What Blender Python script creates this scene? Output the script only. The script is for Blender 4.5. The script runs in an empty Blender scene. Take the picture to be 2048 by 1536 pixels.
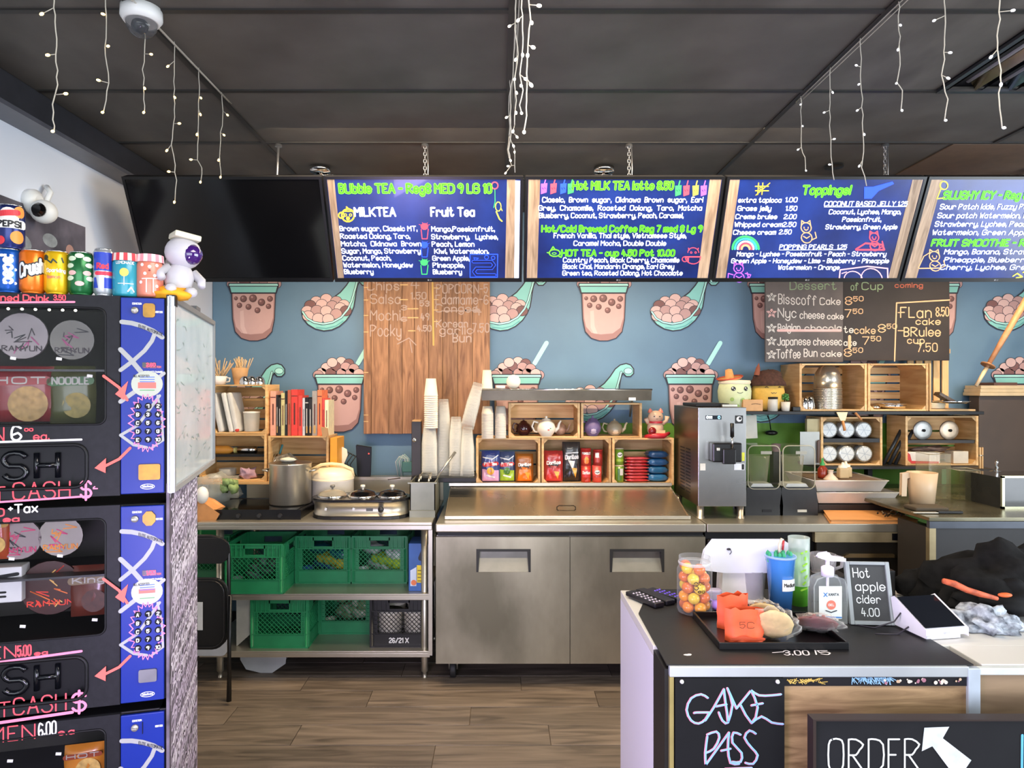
import bpy, math, random
from mathutils import Vector, Matrix, noise
random.seed(7)
S = bpy.context.scene
COL = S.collection
PI = math.pi
R = math.radians
# ---------------------------------------------------------------- camera
FP, CX, CY, CH = 1360.0, 1000.0, 772.0, 1.68     # focal length in pixels, vanishing point, eye height
def X(px, d): return (px-CX)*d/FP
def Z(py, d): return CH-(py-CY)*d/FP
cd = bpy.data.cameras.new('camera'); cam = bpy.data.objects.new('camera', cd); COL.objects.link(cam)
cam.location = (0, 0, CH); cam.rotation_euler = (PI/2, 0, 0)
cd.sensor_width = 36; cd.lens = FP/2048*36
cd.shift_x = (1024-CX)/2048; cd.shift_y = (CY-768)/2048
cd.clip_start = .02
S.camera = cam
# ---------------------------------------------------------------- light
W = bpy.data.worlds.new('world'); S.world = W; W.use_nodes = True
bg = W.node_tree.nodes['Background']; bg.inputs[0].default_value = (.80, .88, 1, 1); bg.inputs[1].default_value = .55
def light(kind, loc, power, color, size=1, size_y=None, target=None, spot=None, blend=.6):
    l = bpy.data.lights.new('lamp', kind); l.energy = power; l.color = color
    if kind == 'AREA':
        l.size = size
        if size_y: l.shape = 'RECTANGLE'; l.size_y = size_y
    else: l.shadow_soft_size = size
    if kind == 'SPOT': l.spot_size = spot; l.spot_blend = blend
    o = bpy.data.objects.new('lamp_light', l); COL.objects.link(o); o.location = loc
    if target: o.rotation_euler = (Vector(target)-Vector(loc)).to_track_quat('-Z', 'Y').to_euler()
    return o
# daylight through the shop window behind the viewer
light('AREA', (.3, -2.9, 1.6), 125, (.86, .93, 1), 4.8, 2.2, target=(0, 3, 1.3))
light('AREA', (4.22, .6, 1.6), 150, (.84, .92, 1), 3.4, 2.0, target=(-2, 1.6, 1.7))
# unseen violet light beside the viewer, for the lilac glow on the counter side
light('AREA', (-.75, .75, 1.0), 20, (.74, .58, 1), .5, .5, target=(.5, 2.1, .7))
# unseen warm area lights under the ceiling, in the working aisle and over the guests
light('AREA', (.2, 3.1, 2.86), 46, (1, .80, .56), 2.6, .4, target=(.2, 4.1, 0))
light('AREA', (.4, .9, 2.86), 34, (1, .92, .82), 1.2, 1.2, target=(.4, .95, 0))
S.view_settings.view_transform = 'Standard'; S.view_settings.look = 'None'
S.view_settings.gamma = 1; S.view_settings.use_curve_mapping = False
S.view_settings.exposure = .52
S.cycles.transparent_max_bounces = 48; S.cycles.max_bounces = 7; S.cycles.diffuse_bounces = 4
S.cycles.caustics_reflective = False; S.cycles.caustics_refractive = False; S.cycles.sample_clamp_indirect = 6
# ---------------------------------------------------------------- materials
def lin(h):
    if isinstance(h, (tuple, list)): return tuple(h)[:3]
    h = h.lstrip('#'); c = [int(h[i:i+2], 16)/255 for i in (0, 2, 4)]
    return tuple(x/12.92 if x <= .04045 else ((x+.055)/1.055)**2.4 for x in c)
MC = {}
def M(h, rough=.5, metal=0, var=.08, sc=14, bump=0, stretch=None, emit=0, alpha=1, spec=.5, h2=None, coat=0, k=''):
    key = (str(h), rough, metal, var, sc, bump, str(stretch), emit, alpha, spec, str(h2), coat, k)
    if key in MC: return MC[key]
    m = bpy.data.materials.new('surface'); m.use_nodes = True; nt = m.node_tree; N = nt.nodes; L = nt.links
    b = N['Principled BSDF']; c = lin(h)
    b.inputs['Roughness'].default_value = rough; b.inputs['Metallic'].default_value = metal
    b.inputs['Specular IOR Level'].default_value = spec; b.inputs['Coat Weight'].default_value = coat
    tc = N.new('ShaderNodeTexCoord'); mp = N.new('ShaderNodeMapping'); L.new(tc.outputs['Object'], mp.inputs[0])
    mp.inputs['Scale'].default_value = stretch or (1, 1, 1)
    nz = N.new('ShaderNodeTexNoise'); nz.inputs['Scale'].default_value = sc; nz.inputs['Detail'].default_value = 5
    L.new(mp.outputs[0], nz.inputs[0])
    mx = N.new('ShaderNodeMix'); mx.data_type = 'RGBA'
    cr = N.new('ShaderNodeMapRange'); cr.inputs[1].default_value = .32; cr.inputs[2].default_value = .68
    L.new(nz.outputs[0], cr.inputs[0]); L.new(cr.outputs[0], mx.inputs[0])
    c2 = lin(h2) if h2 else tuple(min(1, x*(1+var)) for x in c)
    c1 = c if h2 else tuple(x*(1-var) for x in c)
    mx.inputs[6].default_value = (*c1, 1); mx.inputs[7].default_value = (*c2, 1)
    L.new(mx.outputs[2], b.inputs['Base Color'])
    if metal:
        rr = N.new('ShaderNodeMapRange'); rr.inputs[3].default_value = rough*.75; rr.inputs[4].default_value = rough*1.35
        L.new(nz.outputs[0], rr.inputs[0]); L.new(rr.outputs[0], b.inputs['Roughness'])
    if emit:
        L.new(mx.outputs[2], b.inputs['Emission Color']); b.inputs['Emission Strength'].default_value = emit
    if bump:
        bp = N.new('ShaderNodeBump'); bp.inputs['Strength'].default_value = bump; bp.inputs['Distance'].default_value = .004
        L.new(nz.outputs[0], bp.inputs['Height']); L.new(bp.outputs[0], b.inputs['Normal'])
    if alpha < .99:
        tr = N.new('ShaderNodeBsdfTransparent'); ms = N.new('ShaderNodeMixShader'); out = N['Material Output']
        lw = N.new('ShaderNodeLayerWeight'); lw.inputs[0].default_value = .5; pw = N.new('ShaderNodeMath'); pw.operation = 'POWER'; pw.inputs[1].default_value = 4; L.new(lw.outputs['Facing'], pw.inputs[0])
        ad = N.new('ShaderNodeMath'); ad.operation = 'MULTIPLY_ADD'; ad.use_clamp = True; ad.inputs[1].default_value = .5; ad.inputs[2].default_value = alpha
        L.new(pw.outputs[0], ad.inputs[0]); L.new(ad.outputs[0], ms.inputs[0])
        L.new(tr.outputs[0], ms.inputs[1]); L.new(b.outputs[0], ms.inputs[2]); L.new(ms.outputs[0], out.inputs[0])
    MC[key] = m; return m
def wood(h, h2, axis='x', sc=5, rough=.55, rnd=.25, knots=True):
    key = ('w', h, h2, axis, sc, rough, rnd)
    if key in MC: return MC[key]
    m = bpy.data.materials.new('wood'); m.use_nodes = True; nt = m.node_tree; N = nt.nodes; L = nt.links
    b = N['Principled BSDF']; b.inputs['Roughness'].default_value = rough
    tc = N.new('ShaderNodeTexCoord'); oi = N.new('ShaderNodeObjectInfo')
    ad = N.new('ShaderNodeVectorMath'); ad.operation = 'ADD'; L.new(tc.outputs['Object'], ad.inputs[0])
    ml = N.new('ShaderNodeMath'); ml.operation = 'MULTIPLY'; ml.inputs[1].default_value = 31; L.new(oi.outputs['Random'], ml.inputs[0])
    L.new(ml.outputs[0], ad.inputs[1])
    mp = N.new('ShaderNodeMapping'); s = {'x': (.16, 1.6, 1.6), 'y': (1.6, .16, 1.6), 'z': (1.6, 1.6, .16)}[axis]
    mp.inputs['Scale'].default_value = s; L.new(ad.outputs[0], mp.inputs[0])
    n1 = N.new('ShaderNodeTexNoise'); n1.inputs['Scale'].default_value = sc*3; n1.inputs['Detail'].default_value = 7; n1.inputs['Distortion'].default_value = 1.2
    L.new(mp.outputs[0], n1.inputs[0])
    cr = N.new('ShaderNodeValToRGB'); cr.color_ramp.elements[0].position = .3; cr.color_ramp.elements[1].position = .68
    cr.color_ramp.elements[0].color = (*lin(h2), 1); cr.color_ramp.elements[1].color = (*lin(h), 1); L.new(n1.outputs[0], cr.inputs[0])
    hs = N.new('ShaderNodeHueSaturation'); L.new(cr.outputs[0], hs.inputs['Color'])
    mr = N.new('ShaderNodeMapRange'); mr.inputs[3].default_value = 1-rnd; mr.inputs[4].default_value = 1+rnd
    L.new(oi.outputs['Random'], mr.inputs[0]); L.new(mr.outputs[0], hs.inputs['Value']); L.new(hs.outputs[0], b.inputs['Base Color'])
    bp = N.new('ShaderNodeBump'); bp.inputs['Strength'].default_value = .25; bp.inputs['Distance'].default_value = .003
    L.new(n1.outputs[0], bp.inputs['Height']); L.new(bp.outputs[0], b.inputs['Normal'])
    MC[key] = m; return m
STEEL = M('c9c4b6', .33, .88, .10, 4, h2='b0ab9d')
STEELH = M('cec9ba', .33, .88, .10, 2.5, h2='b8b2a2')
STEELD = M('8d8b86', .33, 1, .2, 4, .05)
CHROME = M('d8d8d8', .12, 1, .03)
BLACK = M('0f0f11', .45, 0, .2, 30, spec=.35); BLK2 = M('1b1b1e', .6, 0, .2, 30, spec=.3); BLKG = M('0c0c0e', .12, 0, .1, 5)
WHITE = M('e9e9e6', .45, 0, .03); CREAM = M('efe6d2', .5, 0, .04)
PINE = wood('e3bd84', 'c2935a', 'x'); PINEZ = wood('e3bd84', 'c2935a', 'z'); PINEY = wood('e3bd84', 'c2935a', 'y')
CLEAR = M('1a1a1a', .06, 0, 0, alpha=.05, k='cl'); FROST = M('e8ebea', .25, 0, .04, alpha=.34, k='fr')
def E(h, s=1.0): return M(h, .4, 0, .02, 10, emit=s, spec=.3)
# ---------------------------------------------------------------- mesh building
class MB:
    def __init__(s, fine=False): s.v = []; s.f = []; s.m = []; s.s = []; s.fine = fine
    def add(s, vs, fs, mi=0, sm=False):
        o = len(s.v); s.v += [tuple(p) for p in vs]
        for f in fs: s.f.append([i+o for i in f]); s.m.append(mi); s.s.append(sm)
        return s
    def box(s, x0, x1, y0, y1, z0, z1, mi=0):
        return s.add([(x, y, z) for z in (z0, z1) for y in (y0, y1) for x in (x0, x1)],
                     [(0, 2, 3, 1), (4, 5, 7, 6), (0, 1, 5, 4), (2, 6, 7, 3), (0, 4, 6, 2), (1, 3, 7, 5)], mi)
    def lathe(s, prof, n=20, c=(0, 0, 0), mi=0, sm=True, axis='z', close=True):
        vs = []
        for r, h in prof:
            for i in range(n):
                a = 2*PI*i/n; p = (r*math.cos(a), r*math.sin(a), h)
                if axis == 'y': p = (p[0], p[2], p[1])
                if axis == 'x': p = (p[2], p[0], p[1])
                vs.append((p[0]+c[0], p[1]+c[1], p[2]+c[2]))
        fs = [(k*n+i, k*n+(i+1) % n, (k+1)*n+(i+1) % n, (k+1)*n+i) for k in range(len(prof)-1) for i in range(n)]
        s.add(vs, fs, mi, sm)
        if close:
            o = len(s.v)-len(vs)
            for k in (0, len(prof)-1):
                if prof[k][0] > 1e-5: s.f.append([o+k*n+i for i in range(n)]); s.m.append(mi); s.s.append(False)
        return s
    def tube(s, pts, r, n=6, mi=0, closed=False):
        pts = [Vector(p) for p in pts]; K = len(pts); vs = []; up = Vector((0, 0, 1)); prev = None
        for i, p in enumerate(pts):
            a = pts[i-1] if (i or closed) else p; b = pts[(i+1) % K] if (i < K-1 or closed) else p
            t = (b-a); t = t.normalized() if t.length > 1e-9 else Vector((0, 0, 1))
            if prev is None: q = t.cross(up) if abs(t.z) < .95 else t.cross(Vector((1, 0, 0)))
            else: q = prev-t*prev.dot(t)
            q.normalize(); prev = q; w = t.cross(q); rr = r[i] if isinstance(r, (list, tuple)) else r
            vs += [p+q*math.cos(2*PI*j/n)*rr+w*math.sin(2*PI*j/n)*rr for j in range(n)]
        fs = [(k*n+i, k*n+(i+1) % n, ((k+1) % K)*n+(i+1) % n, ((k+1) % K)*n+i) for k in range(K if closed else K-1) for i in range(n)]
        if not closed: fs += [list(range(n))[::-1], [(K-1)*n+i for i in range(n)]]
        return s.add(vs, fs, mi, True)
    def prism(s, poly, a, b, mi=0, axis='y', sm=False):      # outline in the plane across `axis`
        def q(u, v, w): return {'y': (u, w, v), 'x': (w, u, v), 'z': (u, v, w)}[axis]
        n = len(poly)
        s.add([q(u, v, a) for u, v in poly]+[q(u, v, b) for u, v in poly], [list(range(n)), list(range(n, 2*n))[::-1]], mi)
        o = len(s.v)-2*n
        for i in range(n): s.f.append([o+i, o+(i+1) % n, o+n+(i+1) % n, o+n+i]); s.m.append(mi); s.s.append(sm)
        return s
    def ell(s, c, r, n=12, mi=0, zcut=None, amp=0, fr=6):
        m = max(4, n//2+1); vs = []
        for k in range(m+1):
            t = PI*k/m
            for i in range(n):
                a = 2*PI*i/n; d = Vector((math.sin(t)*math.cos(a), math.sin(t)*math.sin(a), math.cos(t)))
                f = 1+(amp*noise.noise(d*fr+Vector(c)*9) if amp else 0)
                vs.append((c[0]+d.x*r[0]*f, c[1]+d.y*r[1]*f, c[2]+d.z*r[2]*f))
        return s.add(vs, [(k*n+i, (k+1)*n+i, (k+1)*n+(i+1) % n, k*n+(i+1) % n) for k in range(m) for i in range(n)], mi, True)
    # flat print in the x-z plane, facing -y
    def fill(s, pts, y=0, mi=0):
        if s.fine:      # cut small, so that it can follow a curved surface
            q = []; n = 1 if len(pts) > 12 else 4 if len(pts) > 6 else 7
            for i, p in enumerate(pts): b = pts[(i+1) % len(pts)]; q += [(p[0]+(b[0]-p[0])*k/n, p[1]+(b[1]-p[1])*k/n) for k in range(n)]
            cx = sum(p[0] for p in q)/len(q); cz = sum(p[1] for p in q)/len(q); K = len(q); rg = 5
            vs = [(cx+(p[0]-cx)*k/rg, y, cz+(p[1]-cz)*k/rg) for k in range(1, rg+1) for p in q]+[(cx, y, cz)]
            fs = [(k*K+i, k*K+(i+1) % K, (k+1)*K+(i+1) % K, (k+1)*K+i) for k in range(rg-1) for i in range(K)]+[(rg*K, i, (i+1) % K) for i in range(K)]
            return s.add(vs, fs, mi)
        return s.add([(p[0], y, p[1]) for p in pts], [list(range(len(pts)))], mi)
    def disc(s, cx, cz, r, y=0, mi=0, rz=None, n=18, a0=0, a1=2*PI):
        rz = rz or r; full = abs(a1-a0-2*PI) < 1e-6
        return s.fill([(cx+r*math.cos(a0+(a1-a0)*i/(n if full else n-1)), cz+rz*math.sin(a0+(a1-a0)*i/(n if full else n-1))) for i in range(n)], y, mi)
    def line(s, pts, w, y=0, mi=0, dot=6, closed=False):
        pts = [Vector((p[0], p[1])) for p in pts]
        if closed: pts.append(pts[0])
        if s.fine:
            o = [pts[0]]
            for a, b in zip(pts, pts[1:]): n = max(1, int((b-a).length/.005)); o += [a.lerp(b, k/n) for k in range(1, n+1)]
            pts = o
        pts = [p for i, p in enumerate(pts) if i == 0 or (p-pts[i-1]).length > 1e-6]; s.k = (getattr(s, 'k', 0)+1) % 6; y -= .00005*s.k
        if len(pts) < 2: return s.add([(pts[0].x+w/2*math.cos(2*PI*j/8), y, pts[0].y+w/2*math.sin(2*PI*j/8)) for j in range(8)], [list(range(8))], mi)
        D = [(q-p).normalized() for p, q in zip(pts, pts[1:])]; L = []; h = w/2
        for i, p in enumerate(pts):
            a, b = D[max(i-1, 0)], D[min(i, len(D)-1)]; t = a+b
            if t.length < .5 or a.dot(b) < .3:      # a sharp corner: end the strip, cap it and start again
                L += [(p, Vector((-a.y, a.x))*h, 0), (p, Vector((-b.y, b.x))*h, 1)]
                s.add([(p.x+h*math.cos(2*PI*j/8), y-.00002, p.y+h*math.sin(2*PI*j/8)) for j in range(8)], [list(range(8))], mi)
            else: t.normalize(); n = Vector((-t.y, t.x)); L.append((p, n*min(1.35, 1/max(.3, a.dot(t)))*h, 0))
        vs = []
        for p, n, c in L: vs += [(p.x+n.x, y, p.y+n.y), (p.x-n.x, y, p.y-n.y)]
        s.add(vs, [(2*i, 2*i+1, 2*i+3, 2*i+2) for i in range(len(L)-1) if not L[i+1][2]], mi)
        for p, d in ((pts[0], -D[0]), (pts[-1], D[-1])):
            n = Vector((-d.y, d.x)); s.add([(p.x+(n.x*math.cos(a)+d.x*math.sin(a))*h, y, p.y+(n.y*math.cos(a)+d.y*math.sin(a))*h) for a in (0, .8, PI/2, 2.34, PI)], [(0, 1, 2, 3, 4)], mi)
        return s
    def wrap(s, r):
        s.v = [(math.sin(x/r)*(r-y), -math.cos(x/r)*(r-y), z) for x, y, z in s.v]; return s
    def build(s, name, mats, parent=None, loc=(0, 0, 0), rot=(0, 0, 0), bev=0, **kw):
        me = bpy.data.meshes.new(name); me.from_pydata(s.v, [], s.f)
        for m in (mats if isinstance(mats, (list, tuple)) else [mats]): me.materials.append(m)
        me.polygons.foreach_set('material_index', s.m); me.polygons.foreach_set('use_smooth', s.s); me.update()
        return obj(name, me, parent, loc, rot, bev, **kw)
def obj(name, me, parent=None, loc=(0, 0, 0), rot=(0, 0, 0), bev=0, label=None, cat=None, group=None, kind=None):
    o = bpy.data.objects.new(name, me); COL.objects.link(o); o.location = loc; o.rotation_euler = rot; o.parent = parent
    if bev:
        b = o.modifiers.new('bevel', 'BEVEL'); b.width = bev; b.segments = 2; b.limit_method = 'ANGLE'; b.angle_limit = R(40)
    for k, v in (('label', label), ('category', cat), ('group', group), ('kind', kind)):
        if v: o[k] = v
    return o
def thing(name, label, cat, loc=(0, 0, 0), rot=(0, 0, 0), group=None, kind=None):
    return obj(name, None, None, loc, rot, 0, label, cat, group, kind)
def struct(mb, name, mats, **kw): return mb.build(name, mats, kind='structure', **kw)
def dup(root, loc, rot=None, label=None, group=None, scale=None):
    def cp(o, par):
        c = o.copy(); COL.objects.link(c); c.parent = par
        for ch in list(o.children): cp(ch, c)
        return c
    r = cp(root, None); r.location = loc
    if rot is not None: r.rotation_euler = rot
    if scale is not None: r.scale = scale
    if label: r['label'] = label
    if group: r['group'] = group
    return r
def rrect(x0, x1, z0, z1, r, n=5):
    o = []
    for cx, cz, a in ((x1-r, z1-r, 0), (x0+r, z1-r, PI/2), (x0+r, z0+r, PI), (x1-r, z0+r, 1.5*PI)):
        o += [(cx+r*math.cos(a+PI/2*i/n), cz+r*math.sin(a+PI/2*i/n)) for i in range(n+1)]
    return o
def plate(name, outer, holes, y0, y1, mat, parent=None, **kw):      # a panel in x-z with cut-outs
    cu = bpy.data.curves.new('outline', 'CURVE'); cu.dimensions = '2D'; cu.fill_mode = 'BOTH'; cu.extrude = abs(y1-y0)/2
    for lp in [outer]+holes:
        sp = cu.splines.new('POLY'); sp.points.add(len(lp)-1); sp.use_cyclic_u = True
        for i, (x, z) in enumerate(lp): sp.points[i].co = (x, z, 0, 1)
    t = bpy.data.objects.new('outline', cu); COL.objects.link(t)
    me = bpy.data.meshes.new_from_object(t.evaluated_get(bpy.context.evaluated_depsgraph_get()))
    bpy.data.objects.remove(t); bpy.data.curves.remove(cu)
    me.transform(Matrix.Translation((0, (y0+y1)/2, 0)) @ Matrix.Rotation(PI/2, 4, 'X'))
    me.materials.clear(); me.materials.append(mat)
    return obj(name, me, parent, **kw)
# ---------------------------------------------------------------- a hand-drawn stroke alphabet
G = {
'a': '3324140301102031 3430', 'b': '0600 0314243331201001', 'c': '3324140301102031', 'd': '3630 3324140301102031', 'e': '02323324140301102031',
'f': '35261510 0424', 'g': '3324140301102031 343b2a1a0b', 'h': '0600 0314243330', 'i': '0400 0506', 'j': '141b0a 1516', 'k': '0600 !3401 !1230', 'l': '0600',
'm': '0400 03142420 23344440', 'n': '0400 0314243330', 'o': '140301102031332414', 'p': '040a 0314243331201001', 'q': '343a 3324140301102031', 'r': '0400 03142433',
's': '332414031222312010 1001', 't': '16112031 0424', 'u': '0401102031 3430', 'v': '!042044', 'w': '!0410233044', 'x': '!0430 !3400', 'y': '0401102031 343b2a1a0b', 'z': '!04340030',
'A': '!002640 !1232', 'B': '!0006 062635342303 032332312000', 'C': '4536160501103041', 'D': '!0006 062645412000', 'E': '!36060030 !0323', 'F': '!360600 !0323',
'G': '4536160501103041 !414323', 'H': '!0006 !4046 !0343', 'I': '!0006', 'J': '3631201001', 'K': '!0006 !4602 !1340', 'L': '!060030', 'M': '!0006234640', 'N': '!00064046',
'O': '160501103041453616', 'P': '!0006 062645342303', 'Q': '160501103041453616 !2240', 'R': '!0006 062645342303 !1340', 'S': '453616050413334241301001', 'T': '!0646 !2620',
'U': '060110304146', 'V': '!062046', 'W': '!0610243046', 'X': '!0640 !4600', 'Y': '!062346 !2320', 'Z': '!06460040',
'0': '160501102031352616', '1': '!051610', '2': '051626353401 !0030', '3': '051626353413 13233231201001', '4': '!160232 !2420', '5': '!360603 03243332201001', '6': '351604011020313223 2302',
'7': '!063610', '8': '160504133231201001021334352616', '9': '332304051626353320', ',': '010b', '.': '0001', '-': '!0323', '/': '!0036', '!': '0602 0001', '$': '453616050413334241301001 !272b',
'"': '0605 1615', "'": '0605', '+': '!0323 !1412', '*': '1605 0434'}
def _pt(c): return -1 if c == 'b' else -2 if c == 'a' else int(c)
def _cat(p):
    if len(p) < 3: return p
    cl = (p[0]-p[-1]).length < 1e-6; out = []
    for i in range(len(p)-1):
        a = p[i-1] if i else (p[-2] if cl else p[0]); b = p[i]; c = p[i+1]; d = p[i+2] if i+2 < len(p) else (p[1] if cl else c)
        for k in range(2):
            t = k/2; out.append(.5*((2*b)+(c-a)*t+(2*a-5*b+4*c-d)*t*t+(3*b-a-3*c+d)*t**3))
    return out+[p[-1]]
GL = {}
for ch, code in G.items():
    ss = []; w = 0
    for st in code.split():
        straight = st[0] == '!'; st = st.lstrip('!')
        p = [Vector((_pt(st[i]), _pt(st[i+1]))) for i in range(0, len(st), 2)]; w = max(w, max(q.x for q in p))
        ss.append(p if straight else _cat(p))
    GL[ch] = (ss, w)
def txt(mb, s, x0, x1, zb, h, w, y=0, mi=0, slant=0, jit=0, gap=1.5, rise=0, sup=False):
    """write s on the baseline zb from x0 to x1 (None: natural width); capitals are h high, strokes w wide"""
    tot = 0
    for c in s: tot += (2.2 if c == ' ' else GL[c][1]+gap if c in GL else 2)
    tot -= gap; k = h/6; kx = (x1-x0)/max(tot, .1) if x1 is not None else k*.9; x = 0
    for c in s:
        if c not in GL: x += 2.2; continue
        dz = random.uniform(-jit, jit)*h
        for st in GL[c][0]:
            mb.line([(x0+(x+p.x)*kx+slant*p.y*k, zb+p.y*k+dz+rise*(x+p.x)*kx+random.uniform(-jit, jit)*k*.4) for p in st], w, y, mi, 6)
        x += GL[c][1]+gap
    return mb
# ================================================================ the room
XL, XR, YB, YF, HC = -2.02, 4.3, 4.78, -3.2, 2.90
floor_o = struct(MB().box(XL-.1, XR, YF, YB+.1, -.12, -.006), 'floor', wood('6f6253', '4a4036', 'x', 4, .5))
PLK = [wood('75695c', '463e36', 'x', 4, .45, .2)]
plank_me = None; pw, pl = .19, 1.22
for r_ in range(13):
    off = [0, .53, .27, .8, .12, .95, .4][r_ % 7]
    for c_ in range(-1, 5):
        x0 = XL+c_*pl+off-.3; x1 = x0+pl-.003
        if x1 < XL+.02 or x0 > 2.4: continue
        if plank_me is None:
            o = MB().box(0, pl-.003, 0, pw-.003, -.012, 0).build('plank', PLK, floor_o, bev=.0012); plank_me = o.data
        else: o = obj('plank', plank_me, floor_o, bev=.0012)
        sx = (max(x0, XL+.005), min(x1, 2.6)); o.scale.x = (sx[1]-sx[0])/(pl-.003)
        o.location = (sx[0], 2.42+r_*pw, .0005+random.uniform(0, .001))
# ceiling
ceil_o = struct(MB().box(XL-.1, XR, YF, YB+.1, 2.925, 3.05), 'ceiling', BLK2)
TILE = M('5c5853', .6, 0, .16, 3, .25, h2='47433f'); tile_me = None
tx = [.038+1.22*k for k in range(-2, 4)]; ty = [2.81+.6*k for k in range(-3, 4)]
for i, x in enumerate(tx):
    for y in ty:
        x0 = max(x, XL); x1 = min(x+1.22, XR)
        if 1.2 < x < 1.3 and (abs(y-2.21) < .01 or abs(y-1.61) < .01): x1 = 1.797      # the lamp housing sits beside it
        if tile_me is None:
            o = MB().box(.006, 1.214, .006, .594, 0, .02).build('ceiling_tile', TILE, ceil_o, bev=.003); tile_me = o.data
        else: o = obj('ceiling_tile', tile_me, ceil_o, bev=.003)
        o.location = (x0, y, 2.90+random.uniform(0, .002)); o.scale.x = (x1-x0)/1.22
MB().box(XL, XR, YF, ty[0]-.005, 2.90, 2.924).build('ceiling_panel', TILE, ceil_o)
g = MB()
for x in tx[1:]: g.box(x-.011, x+.011, 1.0, YB, 2.895, 2.903)
for y in ty: g.box(XL, XR, y-.011, y+.011, 2.8955, 2.9035)
g.build('ceiling_grid', M('252321', .5, 0, .1), ceil_o)
# walls
struct(MB().box(XL-.1, XL, YF, YB+.1, 0, 2.925), 'wall_left', M('dfe4ee', .7, 0, .02, 2))
struct(MB().box(XL, XL+.11, -1, 4.2, 2.775, 2.899), 'trim_1', M('2c2c31', .5, 0, .1), bev=.004)
struct(MB().box(XL, XL+.125, -1, 4.2, 2.757, 2.775), 'trim_2', M('55555c', .35, 0, .1))
struct(MB().box(XR, XR+.1, YF, -1.1, 0, 2.925).box(XR, XR+.1, 2.3, YB+.1, 0, 2.925).box(XR, XR+.1, -1.1, 2.3, 0, .6).box(XR, XR+.1, -1.1, 2.3, 2.6, 2.925), 'wall_right', M('b9b9b9', .7, 0, .03, 2))
w2 = MB()
for y in (-1.1, .55, 2.24): w2.box(XR+.02, XR+.08, y, y+.06, .6, 2.6)
w2.box(XR+.02, XR+.08, -1.1, 2.3, .6, .66).box(XR+.02, XR+.08, -1.1, 2.3, 2.54, 2.6); struct(w2, 'window_2', M('3a3a3c', .4, .6, .1))
rear = struct(MB().box(XL, XR, YF-.1, YF, 0, .5).box(XL, XR, YF-.1, YF, 2.75, 2.925).box(XL, XL+.3, YF-.1, YF, .5, 2.75).box(3.2, XR, YF-.1, YF, .5, 2.75), 'wall_rear', M('c9c9c9', .7, 0, .03, 2))
wf = MB()
for x in (XL+.3, -.4, 1.4, 3.14): wf.box(x, x+.06, YF-.08, YF-.02, .5, 2.75)
wf.box(XL+.3, 3.2, YF-.08, YF-.02, .5, .56).box(XL+.3, 3.2, YF-.08, YF-.02, 2.69, 2.75)
wo = struct(wf, 'window_1', M('3a3a3c', .4, .6, .1))
BLUE = M('64859e', .55, 0, .05, 2, h2='5a7890')
wall = struct(MB().box(XL-.1, XR+.1, YB, YB+.1, 0, 2.925), 'wall_back', BLUE)
MB().box(X(1150, YB), XR, YB-.004, YB, 0, Z(846, YB)).build('green_paint', M('6c9a2c', .6, 0, .12, 3, h2='4f8420'), wall)
MB().box(XL, X(424, YB), YB-.004, YB, 0, 2.9).build('white_strip', M('dcdcde', .6, 0, .02), wall)
struct(MB().box(XL, XR, YB-.015, YB-.004, 0, .1), 'baseboard_back', BLK2)
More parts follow.
